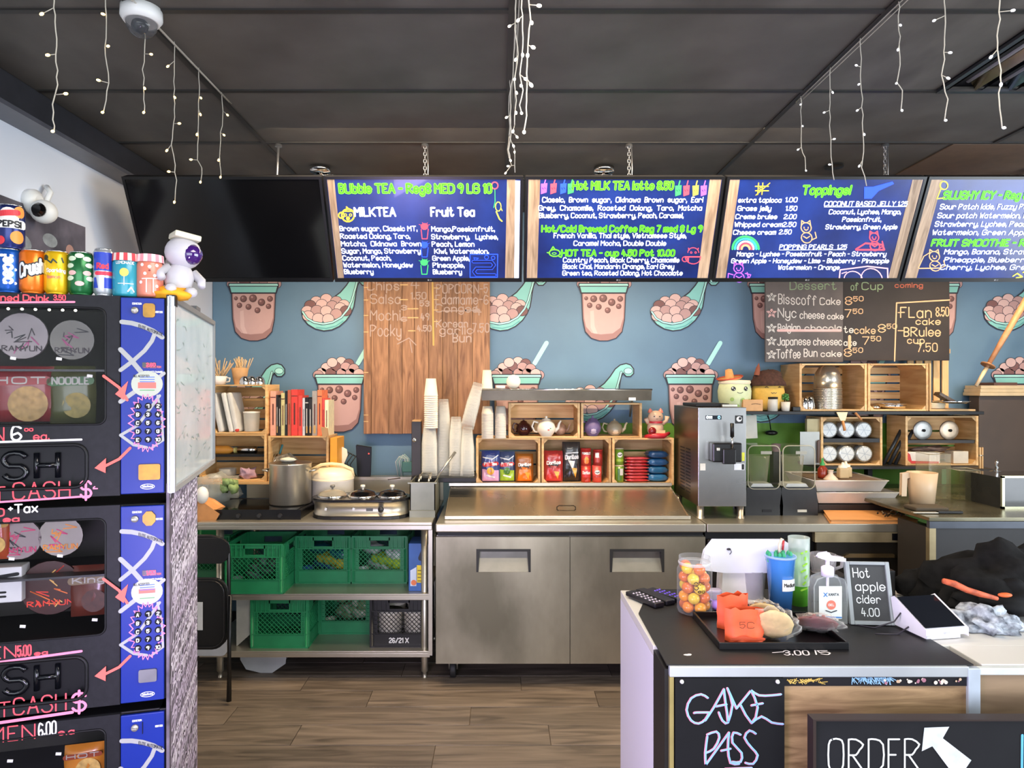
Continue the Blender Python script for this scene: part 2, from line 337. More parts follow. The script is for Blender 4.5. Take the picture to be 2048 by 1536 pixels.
# the printed tea cups and spoons on the wall
OUT, TEAL, TEALD, PINK, PINKD = [M(h, .6, 0, .02) for h in ('2a2a38', '86c9c2', '5fa5a3', 'c5a19c', '9c7672')]
BR, BRL, BRD, BALLS = M('7a5553', .6, 0, .02), M('b08682', .6, 0, .02), M('5c3f3e', .6, 0, .02), None
MUR = [OUT, TEAL, TEALD, PINK, PINKD, BR, BRL, BRD, M('d3b3ae', .6, 0, .02), M('b5928f', .6, 0, .02), M('a8e0d9', .6, 0, .02)]
def mural_cup(cx, dy, straw=True):
    mb = MB(); y0 = -.001
    def q(x, y): return (X(cx+x, YB), Z(y+dy, YB))
    s = YB/FP
    if straw: mb.line([q(36, 727), q(60, 686)], 9*s, y0, 10)
    balls = [(-36, 745), (-18, 746), (4, 746), (22, 746), (38, 747), (-27, 735), (-8, 733), (12, 734), (28, 737), (-15, 725), (3, 723), (18, 727), (-43, 750), (45, 750)]
    for i, (bx, by) in enumerate(balls):
        a, b = q(bx, by); mb.disc(a, b, 11*s, y0-.0004*(i % 5)-.0006, 0, 10*s); mb.disc(a, b, 10*s, y0-.0004*(i % 5)-.0008, [8, 9, 8, 5, 9][(i*3) % 5], 9*s)
    mb.fill([q(-50, 748), q(50, 748), q(51, 754), q(46, 770), q(-46, 770), q(-51, 754)], y0-.003, 0)
    mb.fill([q(-48, 750), q(48, 750), q(49, 754), q(-49, 754)], y0-.0034, 10)
    mb.fill([q(-47, 755.5), q(47, 755.5), q(44, 767), q(-44, 767)], y0-.0034, 1)
    body = [(-43, 769), (43, 769), (41, 820), (36, 845), (24, 858), (8, 863), (-8, 863), (-24, 858), (-36, 845), (-41, 820)]
    mb.fill([q(x*1.04, y+(1.5 if y > 800 else 0)) for x, y in body], y0-.0024, 0)
    mb.fill([q(x, y) for x, y in body], y0-.0028, 4)
    mb.fill([q(-41, 770), q(41, 770), q(39, 818), q(33, 838), q(18, 849), q(-6, 851), q(-24, 848), q(-35, 836), q(-39, 818)], y0-.0032, 3)
    mb.fill([q(-27, 805), q(-20, 803), q(-18, 835), q(-12, 850), q(-20, 849), q(-26, 838)], y0-.0035, 8)
    for bx, by, br in ((-35, 779, 4), (-20, 780, 7), (-1, 779, 8), (16, 787, 7.5), (33, 780, 6), (-28, 793, 5.5), (-10, 796, 6), (8, 803, 6), (30, 795, 5.5)):
        a, b = q(bx, by); mb.disc(a, b, br*s, y0-.0038, 7, n=14); mb.disc(a-br*.1*s, b+br*.15*s, br*.78*s, y0-.0041, 5, n=12); mb.disc(a-br*.25*s, b+br*.3*s, br*.3*s, y0-.0044, 6, n=8)
    return mb
def mural_spoon(dx, dy):
    mb = MB(); y0 = -.001; s = YB/FP
    def q(x, y): return (X(x+dx, YB), Z(y+dy, YB))
    o = [(1301, 624), (1304, 638), (1313, 649), (1328, 658), (1345, 662), (1361, 660), (1376, 653), (1390, 641), (1399, 628), (1405, 614), (1408, 596), (1410, 582), (1412, 572), (1416, 564),
         (1422, 571), (1431, 571), (1437, 565), (1437, 556), (1431, 548), (1422, 545), (1410, 548), (1400, 556), (1390, 571), (1378, 585), (1362, 597), (1340, 606), (1315, 612)]
    mb.fill([q(x, y) for x, y in o], y0, 1)
    mb.line([q(x, y) for x, y in o], 2.4*s, y0-.0003, 0, closed=True)
    mb.fill([q(x, y) for x, y in ((1306, 630), (1320, 645), (1340, 651), (1362, 648), (1380, 637), (1393, 618), (1388, 606), (1350, 606), (1312, 616))], y0-.0005, 2)
    for i, (bx, by) in enumerate([(1330, 603), (1350, 598), (1370, 603), (1385, 610), (1318, 611), (1341, 609), (1362, 612), (1378, 616), (1312, 622), (1331, 621), (1350, 622), (1389, 622), (1314, 632), (1370, 628), (1334, 637), (1354, 638)]):
        a, b = q(bx, by); mb.disc(a, b, 12.3*s, y0-.0006-.00012*i, 0, 11*s, n=14); mb.disc(a, b, 11.3*s, y0-.00066-.00012*i, [8, 8, 9, 8, 5, 8, 9][i % 7], 10*s, n=14)
    lip = [(1303, 624), (1312, 637), (1326, 645), (1344, 648), (1362, 645), (1380, 635), (1394, 618), (1401, 602), (1405, 588), (1409, 574), (1412, 562)]
    mb.line([q(x, y) for x, y in lip], 5*s, y0-.0030, 0); mb.line([q(x, y) for x, y in lip], 3*s, y0-.0033, 10)
    mb.line([q(x, y) for x, y in ((1330, 655), (1350, 657), (1370, 652), (1384, 642))], 2*s, y0-.0033, 2)
    mb.disc(*q(1426, 560), 9*s, y0-.0036, 0, 6.5*s); mb.disc(*q(1426, 560), 8*s, y0-.0039, 10, 5.6*s)
    return mb
for cx, dy in ((508, -182), (858, -182), (1207, -182), (1547, -182), (1868, -182), (680, 0), (1033, 0), (1380, 0), (1725, 0), (2035, 0)):
    mural_cup(cx, dy, dy == 0).build('printed_tea_cup', MUR, wall, loc=(0, YB-.005, 0))
for dx, dy in ((-697, 0), (-345, 0), (0, 0), (345, 0), (665, 0), (-867, 182), (-515, 182), (-170, 182), (175, 182)):
    mural_spoon(dx, dy).build('printed_spoon', MUR, wall, loc=(0, YB-.005, 0))
# ================================================================ hanging menu screens
TH = R(26.5); TW, THH = .952, .52
NAVY = M('0d1846', .25, 0, .25, 3, emit=.6, h2='183078', coat=.2)
WD = wood('b49a80', '7d6650', 'z', 9, .4, .1)
def emitwood():
    m = WD.copy(); b = m.node_tree.nodes['Principled BSDF']; l = b.inputs['Base Color'].links[0].from_socket
    m.node_tree.links.new(l, b.inputs['Emission Color']); b.inputs['Emission Strength'].default_value = .3; return m
WDE = emitwood()
INK = dict(w='dfe6ff', G='6be62c', g='2c9a1e', r='e04a5c', y='d9d24a', o='e0c03a', b='2a50ff', p='a65ae0', k='e0a8b8', n='0c1440', c='3fb8d0', d='d8a070', e='3dd060')
SK = list(INK); SM = [E(INK[k], {'w': .85, 'G': .8, 'b': .9}.get(k, .8)) for k in SK]
SI = {k: i for i, k in enumerate(SK)}
class Scr:
    def __init__(s, tl, tr, bl, br): s.q = (tl, tr, bl, br); s.mb = MB(); s.w, s.h = TW-.03, THH-.03
    def uv(s, x, y):
        tl, tr, bl, br = s.q; v = (y-(tl[1]+tr[1])/2)/((bl[1]+br[1]-tl[1]-tr[1])/2)
        xl = tl[0]+(bl[0]-tl[0])*v; xr = tr[0]+(br[0]-tr[0])*v
        return ((x-xl)/(xr-xl)*s.w-s.w/2, -.015-v*s.h)
    def t(s, x0, x1, y, h, text, k='w', wt=.17):
        a = s.uv(x0, y); b = s.uv(x1, y); hh = h/((s.q[2][1]-s.q[0][1]))*s.h; st = random.getstate()
        if k == 'G':
            txt(s.mb, text, a[0], b[0], a[1], hh, hh*.30, -.0022, SI['G'], jit=.01); random.setstate(st)
            txt(s.mb, text, a[0], b[0], a[1], hh, hh*.10, -.0027, SI['g'], jit=.01)
        else: txt(s.mb, text, a[0], b[0], a[1], hh, hh*wt, -.0022, SI[k], jit=.01)
        return s
    def l(s, pts, k, w=6, y=-.0024): s.mb.line([s.uv(*p) for p in pts], w/1900*s.w*(1900/(s.q[1][0]-s.q[0][0])), y, SI[k]); return s
    def f(s, pts, k, y=-.002): s.mb.fill([s.uv(*p) for p in pts], y, SI[k]); return s
def circ(cx, cy, r, n=14, ry=None, a0=0, a1=360): ry = ry or r; return [(cx+r*math.cos(R(a0+(a1-a0)*i/n)), cy-ry*math.sin(R(a0+(a1-a0)*i/n))) for i in range(n+1)]
def cat(s, cx, cy, r, k, w=6):      # a doodled kitten
    s.l(circ(cx, cy, r), k, w); s.l([(cx-r*.9, cy-r*.4), (cx-r*.8, cy-r*1.4), (cx-r*.3, cy-r)], k, w); s.l([(cx+r*.9, cy-r*.4), (cx+r*.8, cy-r*1.4), (cx+r*.3, cy-r)], k, w)
    for d in (-.4, .4): s.l([(cx+d*r, cy-r*.1), (cx+d*r, cy+r*.1)], k, w)
    s.l([(cx-r*.3, cy+r*.35), (cx, cy+r*.5), (cx+r*.3, cy+r*.35)], k, w)
    s.l(circ(cx, cy+r*2, r*1.05, 12), k, w); s.l([(cx+r, cy+r*2.4), (cx+r*1.9, cy+r*2), (cx+r*1.7, cy+r*.9)], k, w)
    s.l([(cx-r*.6, cy+r*1.7), (cx, cy+r*2.1), (cx+r*.6, cy+r*1.7)], k, w)
def doodle_cup(s, cx, cy, k, sc=1):
    s.f(circ(cx, cy-40*sc, 38*sc, 10, 34*sc), k); s.l([(cx-32*sc, cy-10*sc), (cx-22*sc, cy+82*sc), (cx+28*sc, cy+82*sc), (cx+38*sc, cy-14*sc)], k, 9*sc)
    for a in (-60, -20, 30, 62): s.l([(cx, cy-40*sc), (cx+60*sc*math.sin(R(a)), cy-40*sc-60*sc*math.cos(R(a))*.7)], k, 5*sc)
def mini(s, cx, cy, k):
    s.f([(cx-28, cy-38), (cx+38, cy-44), (cx+28, cy+45), (cx-30, cy+62)], k); s.l([(cx+8, cy-40), (cx+22, cy-85)], k, 12); s.l([(cx-16, cy), (cx-4, cy+14)], 'n', 5); s.l([(cx+8, cy-4), (cx+18, cy+10)], 'n', 5)
# second screen: milk and fruit tea
A = Scr((85, 60), (2010, 75), (215, 1050), (1985, 1055))
A.f([(1962, 73), (2010, 75), (1985, 1055), (1940, 1055)], 'w')
A.t(215, 1720, 188, 80, 'BUbble TEA - Reg8 MED 9 LG 10', 'G')
A.t(370, 770, 412, 80, 'MILKTEA', wt=.22).t(1125, 1550, 412, 80, 'Fruit Tea', wt=.22)
for (x0, x1, y, t_) in ((225, 985, 558, 'Brown sugar, Classic MT,'), (232, 915, 634, 'Roasted Oolong, Taro,'), (242, 1025, 710, 'Matcha,  Okinawa  Brown'), (248, 1020, 784, 'Sugar, Mango, Strawberry'),
                        (260, 730, 856, 'Coconut, Peach,'), (270, 945, 928, 'Watermelon, Honeydew'), (280, 560, 998, 'Blueberry'),
                        (1130, 1750, 562, 'Mango,Passionfruit,'), (1130, 1780, 640, 'Strawberry,   Lychee,'), (1135, 1548, 714, 'Peach, Lemon'), (1160, 1690, 786, 'Kiwi, Watermelon,'),
                        (1142, 1500, 858, 'Green Apple,'), (1145, 1450, 930, 'Pineapple,'), (1148, 1425, 1000, 'Blueberry')):
    A.t(x0, x1, y, 46, t_, wt=.215)
A.l(circ(300, 405, 62), 'o', 16).l(circ(235, 405, 28), 'o', 14).l([(250, 365), (350, 365)], 'o', 14).l(circ(275, 402, 12, 8), 'o', 8).l(circ(325, 402, 12, 8), 'o', 8).l([(285, 325), (300, 340)], 'o', 16).f(circ(300, 435, 20, 8), 'o')
A.l(circ(1757, 120, 32), 'r', 12).l([(1757, 160), (1760, 270), (1745, 330)], 'e', 7).l(circ(1790, 320, 28, 10, 45), 'y', 9).l([(1770, 370), (1800, 440), (1825, 462)], 'y', 14).l([(1815, 330), (1828, 360)], 'y', 9)
for y, k in ((555, 'r'), (740, 'b'), (920, 'e')): doodle_cup(A, 1058, y, k)
A.l([(1508, 795), (1780, 795), (1775, 1035), (1508, 1035), (1508, 795)], 'b', 10)
A.l([(1540, 870), (1720, 870), (1745, 905), (1720, 940), (1570, 940), (1545, 975), (1570, 1010), (1750, 1010)], 'b', 34, -.0023).l([(1540, 870), (1720, 870), (1745, 905), (1720, 940), (1570, 940), (1545, 975), (1570, 1010), (1750, 1010)], 'n', 22, -.0026)
A.l(circ(1670, 825, 20), 'b', 7).l(circ(1735, 832, 18), 'b', 7).l([(1545, 830), (1590, 835), (1560, 860), (1545, 830)], 'b', 7)
# third screen: hot drinks
B = Scr((60, 85), (2035, 105), (30, 1090), (1840, 1100))
B.t(510, 1530, 185, 72, 'Hot MILK TEA latte 8.50', 'G')
for cx, k in ((215, 'p'), (312, 'r'), (412, 'b'), (490, 'e'), (1585, 'e'), (1668, 'r'), (1762, 'y'), (1845, 'p')): mini(B, cx, 170 if cx < 1000 else 190, k)
for (x0, x1, y, t_) in ((200, 1830, 308, 'Classic,  Brown  sugar,  Okinawa  Brown  sugar,  Earl'), (160, 1815, 388, 'Grey,  Chamomile,  Roasted  Oolong,  Taro,  Matcha'), (165, 1625, 462, 'Blueberry, Coconut, Strawberry, Peach, Caramel,'),
                        (310, 1645, 664, 'French Vanilla, Thai style, Vietnamese Style,'), (510, 1435, 742, 'Caramel Mocha, Double Double'), (400, 1560, 916, 'Country Peach, Black Cherry, Chamomile'),
                        (395, 1505, 984, 'Black Chai, Mandarin Orange, Earl Grey'), (390, 1585, 1054, 'Green tea, Roasted Oolong, Hot Chocolate')):
    B.t(x0, x1, y, 46, t_, wt=.215)
B.t(190, 1805, 602, 60, 'Hot/Cold Brewed Coffee Reg 7 med 8 Lg 9', 'G').t(385, 1515, 850, 60, 'HOT TEA - cup 4.50 Pot 10.00', 'G')
B.l(circ(315, 820, 55, 14, 36), 'G', 12).l([(275, 795), (300, 755), (320, 785), (345, 790)], 'G', 12).l([(240, 815), (265, 822)], 'G', 10).l([(350, 850), (380, 865)], 'G', 12).l(circ(310, 825, 22, 8, 10), 'G', 6)
B.l(circ(1705, 860, 78, 16, 74, 180, 360), 'r', 9).l([(1627, 860), (1783, 860)], 'r', 14).l(circ(1712, 815, 55, 12, 50, 0, 180), 'r', 8).l(circ(1622, 885, 26), 'r', 9).l([(1665, 770), (1672, 790)], 'r', 10).l([(1765, 770), (1758, 790)], 'r', 10).l(circ(1690, 815, 9, 8), 'r', 6).l(circ(1735, 815, 9, 8), 'r', 6).l([(1660, 870), (1655, 910)], 'r', 12)
# fourth screen: toppings
D4 = Scr((120, 65), (1412, 65), (5, 735), (1182, 725))
D4.t(600, 915, 155, 52, 'Toppings!', 'G')
for (x0, x1, y, t_) in ((172, 455, 208, 'extra tapioca'), (484, 560, 206, '1.00'), (165, 385, 262, 'Grass jelly'), (484, 556, 262, '1.50'), (150, 422, 316, 'Creme brulee'), (470, 550, 316, '2.00'), (142, 455, 368, 'Whipped cream'), (462, 545, 368, '2.50'),
                        (132, 410, 420, 'Cheese cream'), (434, 512, 418, '2.50'), (742, 1290, 232, 'COCONUT BASED JELLY 1.25'), (770, 1245, 284, 'Coconut, Lychee, Mango,'), (856, 1112, 334, 'Passionfruit,'), (742, 1212, 384, 'Strawberry, Green Apple'),
                        (432, 870, 520, 'POPPING PEARLS  1.25'), (150, 1125, 568, 'Mango - Lychee - Passionfruit - Peach - Strawberry'), (112, 1138, 616, 'Green Apple - Honeydew - Lime - Blueberry - Pineapple'), (415, 812, 662, 'Watermelon - Orange')):
    D4.t(x0, x1, y, 29, t_, wt=.215)
D4.l([(742, 238), (1288, 236)], 'w', 4).l([(430, 526), (868, 524)], 'w', 4)
for d in (0, 28): D4.l([(310+d, 85), (302+d, 158)], 'o', 7).l([(288, 106+d), (375, 106+d)], 'o', 7)
D4.l([(290, 162), (385, 85)], 'o', 6).l(circ(325, 120, 8, 8), 'o', 5)
D4.f([(1015, 110), (1075, 108), (1205, 75), (1215, 90), (1110, 135), (1060, 185), (1010, 185)], 'b')
for r_, k in ((86, 'e'), (70, 'c'), (52, 'w'), (40, 'r'), (26, 'd')): D4.l(circ(210, 520, r_, 16, r_, 0, 180), k, 14)
cat(D4, 615, 375, 34, 'd', 7); cat(D4, 1060, 440, 30, 'r', 8); D4.l([(935, 520), (1000, 480), (1110, 490), (1120, 525), (935, 525)], 'r', 12); cat(D4, 158, 655, 32, 'p', 7)
D4.l([(85, 730), (90, 690), (120, 700)], 'p', 7).l([(200, 690), (235, 700), (220, 730)], 'p', 7)
D4.l([(810, 725), (820, 665), (1000, 640), (1130, 655), (1125, 725)], 'k', 9).l(circ(900, 735, 60, 10, 60, 0, 180), 'k', 7).l(circ(1020, 735, 70, 10, 80, 0, 180), 'k', 7).l([(830, 690), (860, 680)], 'k', 7)
# fifth screen: slushes and smoothies
E5 = Scr((1440, 65), (2732, 65), (1222, 735), (2400, 725))
E5.t(1510, 2330, 185, 46, 'SLUSHY ICY - Reg 8.50 MED 9', 'G').t(1415, 2370, 498, 42, 'FRUIT SMOOTHIE - Reg 9 MED 10', 'G')
for (x0, x1, y, t_) in ((1485, 2450, 252, 'Sour Patch kids, Fuzzy Peach, Sour cherry,'), (1465, 2430, 310, 'Sour patch Watermelon, Mango, Blueberry,'), (1445, 2400, 366, 'Strawberry, Lychee, Peach, Passionfruit,'), (1425, 2330, 422, 'Watermelon, Green Apple, Pineapple'),
                        (1495, 2380, 554, 'Mango, Banana, Strawberry, Peach,'), (1490, 2360, 610, 'Pineapple, Blueberry, Wild berry,'), (1460, 2240, 662, 'Cherry, Lychee, Green Apple')):
    E5.t(x0, x1, y, 32, t_, wt=.215)
E5.l(circ(1520, 100, 26), 'y', 8).l([(1500, 120), (1470, 185), (1520, 180)], 'y', 8); cat(E5, 1430, 570, 34, 'd', 7); E5.l([(1320, 650), (1360, 570), (1400, 545)], 'd', 7).l([(1325, 655), (1455, 652)], 'd', 8)
E5.l([(1930, 710), (1960, 690), (1990, 715), (1950, 722)], 'y', 9).l([(2010, 680), (2010, 722)], 'y', 10).l([(2000, 682), (2045, 682)], 'y', 10)
scr = [None, A, B, D4, E5]
wb = [None, ((85, 158, 215, 275), (1880, 1962, 1850, 1940)), ((60, 180, 30, 135), (1915, 2035, 1735, 1840)), ((120, 185, 5, 68), (1340, 1412, 1125, 1182)), ((1440, 1515, 1222, 1298), (2650, 2732, 2330, 2400))]
labs = ['wide black menu screen, switched off, at the end by the white wall', 'lit menu screen listing milk tea and fruit tea', 'lit menu screen listing hot milk tea latte, brewed coffee and hot tea', 'lit menu screen listing toppings, coconut jelly and popping pearls', 'lit menu screen listing slushies and fruit smoothies, cut by the picture edge']
for i in range(5):
    xc = -1.803+.962*i+.476 if i else -1.803+.476; w = TW
    t = thing('menu_screen', labs[i], 'screen', (xc, 3.24, 2.678), (TH, 0, 0), 'menu screens hung in a row')
    MB().box(-w/2, w/2, .004, .05, -THH, 0).build('housing', M('121214', .4, 0, .1), t, bev=.004)
    bz = MB(); b_ = .013
    bz.box(-w/2, w/2, -.004, .004, -b_, 0).box(-w/2, w/2, -.004, .004, -THH, -THH+.02).box(-w/2, -w/2+b_, -.004, .004, -THH+.02, -b_).box(w/2-b_, w/2, -.004, .004, -THH+.02, -b_)
    bz.build('bezel', M('0d0d0f', .3, 0, .1), t)
    MB().box(-w/2+b_, w/2-b_, 0, .004, -THH+.02, -b_).build('display', BLKG if i == 0 else NAVY, t)
    if i:
        scr[i].mb.build('menu_print', SM, t); m = MB()
        for a_ in wb[i]:
            q = scr[i].q; yt, yb2 = q[0][1]-1, q[2][1]
            MB().fill([scr[i].uv(a_[0], yt), scr[i].uv(a_[1], yt), scr[i].uv(a_[3], yb2), scr[i].uv(a_[2], yb2)], -.0016).build('wood_print', WDE, t)
        m = MB(); m.disc(0, -THH+.01, .004, -.0045, 0); txt(m, 'LG' if i > 1 else 'LG', .008, None, -THH+.007, .006, .001, -.0045); m.build('maker_mark', M('9a9a9a', .4), t)
    MB().box(-.16, .16, .05, .075, -.36, -.12).box(-.42, .42, .05, .20, -.125, -.085).build('hanging_bracket', BLK2, t)
# chains and rods the screens hang on, cables
for i, (px, d, top) in enumerate(((557, 3.42, 0), (850, 3.42, 1), (1258, 3.42, 1), (1770, 3.42, 1))):
    m = MB(); x = X(px, d)
    if not top: m.tube([(0, 0, 0), (-.01, 0, -.24)], .006, 8)
    else:
        for k in range(13):
            a = k % 2*PI/2; m.tube([(math.cos(a)*.007*math.cos(q), math.sin(a)*.007*math.cos(q), -k*.018-.012+.012*math.sin(q)) for q in [2*PI*j/8 for j in range(8)]], .0025, 4, closed=True)
        m.tube([(.012, 0, 0), (.016, 0, -.12), (.012, 0, -.23)], .003, 5)
    m.lathe([(.018, -.012), (.018, 0)], 10)
    m.build('hanging_chain' if top else 'hanging_rod', M('9a9a9c', .35, .8, .1), loc=(x, d, 2.895), label=['thin grey rod holding the switched-off screen', 'steel chain above the milk tea screen', 'steel chain above the hot drinks screen, beside the track lamp', 'steel chain above the toppings screen'][i], cat='hanger', group='hangers of the menu screens')
# ================================================================ snack machines at the left
VA = R(15); VC, VS = math.cos(VA), math.sin(VA); VX, VY = -.958, 1.95
def vx(px, y=0):        # local x on the front of the machines for a picture column
    k = (px-CX)/FP; ox, oy = VX-y*VS, VY+y*VC
    return (k*oy-ox)/(VC-k*VS)
def vz(px, py, y=0): return Z(py, VY+y*VC+vx(px, y)*VS)
def VW(x, y, z): return (VX+x*VC-y*VS, VY+x*VS+y*VC, z)
MBK = M('1a1a1e', .55, 0, .18, 60, .1, spec=.25); MBD = M('0a0a0c', .5, 0, .2, 30, spec=.3)
VBLUE = M('132a86', .4, 0, .05, 4, spec=.3); VGREY = M('9d9f9c', .5, 0, .04); GOLD = M('a37a30', .45, .4, .25, 40)
CHALKP, CHALKR, CHALKW, CORAL = M('f08aa8', .8, 0, .05), M('ea5560', .8, 0, .05), M('eceae6', .8, 0, .05), M('f26a60', .7, 0, .04)
MODH = .571
PB = {}
def module(idx, zb):
    lab = ['topmost black snack machine module with blue keypad panel, cans on top', 'middle black snack machine module with blue keypad panel', 'lowest black snack machine module, cut by the bottom edge of the photo'][idx]
    t = thing('snack_machine', lab, 'vending machine', VW(0, 0, zb), (0, 0, VA), 'stacked snack machine modules')
    W_ = .78; xp = vx(240)
    wx0, wx1 = -W_+.03, vx(211); wz1, wz0 = MODH-.04, MODH-.365; tx1 = vx(174); tz1, tz0 = .150, .032
    plate('front_panel', [(-W_, .004), (xp, .004), (xp, MODH-.004), (-W_, MODH-.004)], [rrect(wx0, wx1, wz0, wz1, .02), rrect(wx0, tx1, tz0, tz1, .03)], 0, .012, MBK, t)
    MB().box(-W_, 0, .40, .46, 0, MODH).box(-W_, 0, .012, .46, MODH-.02, MODH-.004).box(-W_, 0, .012, .46, .004, .02).box(-.02, 0, .006, .46, .004, MODH-.004).box(xp-.01, xp, .012, .4, .02, MODH-.02).box(-W_, xp, .012, .3, wz0-.03, wz0-.015).build('cabinet', MBD, t, bev=.003)
    MB().box(-W_, xp-.01, .30, .31, wz0-.03, MODH-.02).build('inner_back', M('211f1b', .7, 0, .2, 9), t)
    MB().box(-W_, xp-.01, .06, .30, .5*(wz0+wz1)-.014, .5*(wz0+wz1)-.008).build('inner_shelf', M('3a3a3d', .4, .3, .2), t)
    MB().box(wx0+.002, wx1-.002, .005, .008, wz0+.002, wz1-.002).build('window_pane', CLEAR, t)
    if idx == 0:
        for a_ in (10, 38, 65, 93, 120, 146): MB().ell((vx(a_), .02, MODH-.046), (.004, .004, .0035), 8).build('led_lamp', E('fff6e0', 6), t)
    fr = MB(); fr.tube([(x, -.001, z) for x, z in rrect(wx0, wx1, wz0, wz1, .02)], .003, 5, closed=True); fr.build('window_gasket', MBD, t)
    fl = MB(); fl.box(wx0, tx1, .03, .036, tz0, tz1); fl.build('push_flap', M('0b0b0e', .5, 0, .1, spec=.25), t)
    m = MB()
    for ci, ch in enumerate('PUSH'):
        xs = [vx(-150), vx(-75), vx(0), vx(66)][ci]; w_ = .052
        for st in GL[ch][0]: m.tube([(xs+p.x/4*w_, .026, tz0+.025+p.y/6*.07) for p in st], .0075, 6)
    m.build('embossed_lettering', M('0d0e12', .16, 0, .1), t)
    m = MB(); m.tube([(x, -.002, z) for x, z in rrect(wx0, tx1, tz0, tz1, .03)], .005, 6, closed=True); m.build('tray_rim', MBD, t)
    # blue panel
    p = MB(); p.box(xp+.003, -.004, -.006, .004, .008, MODH-.008); po = p.build('keypad_panel', VBLUE, t, bev=.002)
    x0, x1 = xp+.003, -.004; wd = x1-x0; cx = (x0+x1)/2; y = -.0068
    def u(a): return x0+wd*a
    def v(b): return (MODH-.008)-(MODH-.016)*b
    d = MB()
    def arc(pts, w=.014): d.line(pts, w, y, 0, 8)
    arc([(u(.03), v(.125)), (u(.25), v(.130)), (u(.5), v(.144)), (u(.75), v(.168)), (u(.96), v(.20))], .013)
    arc([(u(.8), v(.175)), (u(.72), v(.22)), (u(.55), v(.27)), (u(.3), v(.32)), (u(0), v(.37))], .011)
    arc([(u(0), v(.265)), (u(.25), v(.32)), (u(.55), v(.40))], .013); arc([(u(1), v(.385)), (u(.8), v(.42))], .010)
    arc([(u(.45), v(.46)), (u(0), v(.53))], .012); arc([(u(.9), v(.50)), (u(.4), v(.65)), (u(0), v(.70))], .008); arc([(u(0), v(.70)), (u(.3), v(.75)), (u(.6), v(.765))], .008); arc([(u(.7), v(.77)), (u(.98), v(.73)), (u(.95), v(.60)), (u(.85), v(.50))], .006)
    d.build('panel_stripes', [VGREY], t)
    d = MB(); d.disc(u(.61), v(.44), .041, y-.0006, 0, .037, 24); d.build('oval_sticker', M('aab09f', .4, 0, .05), t)
    d = MB(); d.fill([(u(.42), v(.425)), (u(.8), v(.425)), (u(.8), v(.447)), (u(.42), v(.447))] if idx else [(u(.40), v(.432)), (u(.82), v(.432)), (u(.82), v(.462)), (u(.40), v(.462))], y-.001, 1)
    for k in range(3): d.line([(u(.45), v(.405+.012*k)), (u(.78), v(.405+.012*k))], .0022, y-.001, 2)
    d.line([(u(.45), v(.472)), (u(.78), v(.472))], .002, y-.001, 3)
    txt(d, 'BILL ACCEPTED', u(.30), u(.66), v(.405), .006, .001, y-.001, 4, rise=.0)
    txt(d, 'ELITE AUTOMATIC', u(.42), u(.98), v(.152), .0085, .0013, y-.001, 4, rise=-.38)
    txt(d, 'COIN RETURN', u(.27), u(.48), v(.035), .005, .0009, y, 0); txt(d, 'INSERT COINS', u(.80), u(.97), v(.075), .005, .0009, y, 0)
    txt(d, 'MAKE SELECTION', u(.52), u(.93), v(.357), .005, .001, y, 1); txt(d, 'USE EXACT CHANGE', u(.52), u(.97), v(.383), .005, .001, y, 0)
    d.line([(u(.62)+.018*math.cos(a), v(.965)+.007*math.sin(a)) for a in [2*PI*k/16 for k in range(17)]], .0018, y, 0); txt(d, 'Selectivend', u(.5), u(.74), v(.969), .006, .0011, y, 0)
    d.build('panel_print', [M('e4e6e8', .5), M('ee6a5c', .5), M('3f62b8', .5), M('4f9a58', .5), M('22242c', .5)], t)
    d = MB(); d.box(u(.5), u(.82), y-.001, y, v(.355), v(.33)); d.build('display_window', M('1a1216', .2), t)
    d = MB(); txt(d, '1.00' if idx else '2.60', u(.6), u(.8), v(.35), .009, .0022, y-.0015); d.build('red_digits', E('ff2a48', 2.5), t)
    coin = MB(); coin.lathe([(.0, -.006), (.009, -.006), (.010, 0)], 14, (u(.33), y, v(.065)), axis='y'); coin.box(u(.33)-.006, u(.33)+.006, y-.011, y-.006, v(.065)-.0018, v(.065)+.0018); coin.build('coin_knob', M('a8a59a', .35, .6), t)
    if idx < 2:
        b = MB(); b.prism(rrect(u(.52), u(.8), v(.10), v(.028), .008) if idx == 0 else [(u(.66)+.018*math.cos(a+.39), v(.065)+.022*math.sin(a+.39)) for a in [PI*k/4 for k in range(8)]], y-.004, y); b.build('coin_plate', GOLD, t)
    else: MB().box(u(.5), u(.515), y-.002, y, v(.10), v(.04)).build('coin_slot', MBD, t)
    b = MB(); b.prism(rrect(u(.42), u(.92) if idx == 0 else u(.84), v(.93) if idx == 0 else v(.90), v(.85) if idx == 0 else v(.835), .005), y-.005, y); b.build('bill_plate', GOLD if idx == 0 else M('77787a', .4, .7, .1), t)
    for r_ in range(5):
        for c_ in range(3):
            s_ = ['A', 'B', 'C', 'D', 'E'][r_] if c_ == 0 else str(r_*2+c_)
            kx, kz = u(.40+.235*c_), v(.553+.043*r_)
            if 'key' not in PB: PB['key'] = MB().lathe([(0, -.005), (.0078, -.005), (.0088, -.003), (.009, 0)], 14, axis='y').build('key', M('131318', .4), t).data; ko = [o for o in t.children if o.name.startswith('key') and not o.name.startswith('keypad')][-1]
            else: ko = obj('key', PB['key'], t)
            ko.location = (kx, y, kz)
            if s_ not in PB: PB[s_] = txt(MB(), s_, -.0028 if len(s_) == 1 else -.0055, .003 if len(s_) == 1 else .0055, -.0045, .009, .0022, -.0056).build('key_legend', M('f2f2f2', .5), ko).data
            else: obj('key_legend', PB[s_], ko)
    zz = MB(); n = 46; random.seed(11+idx)
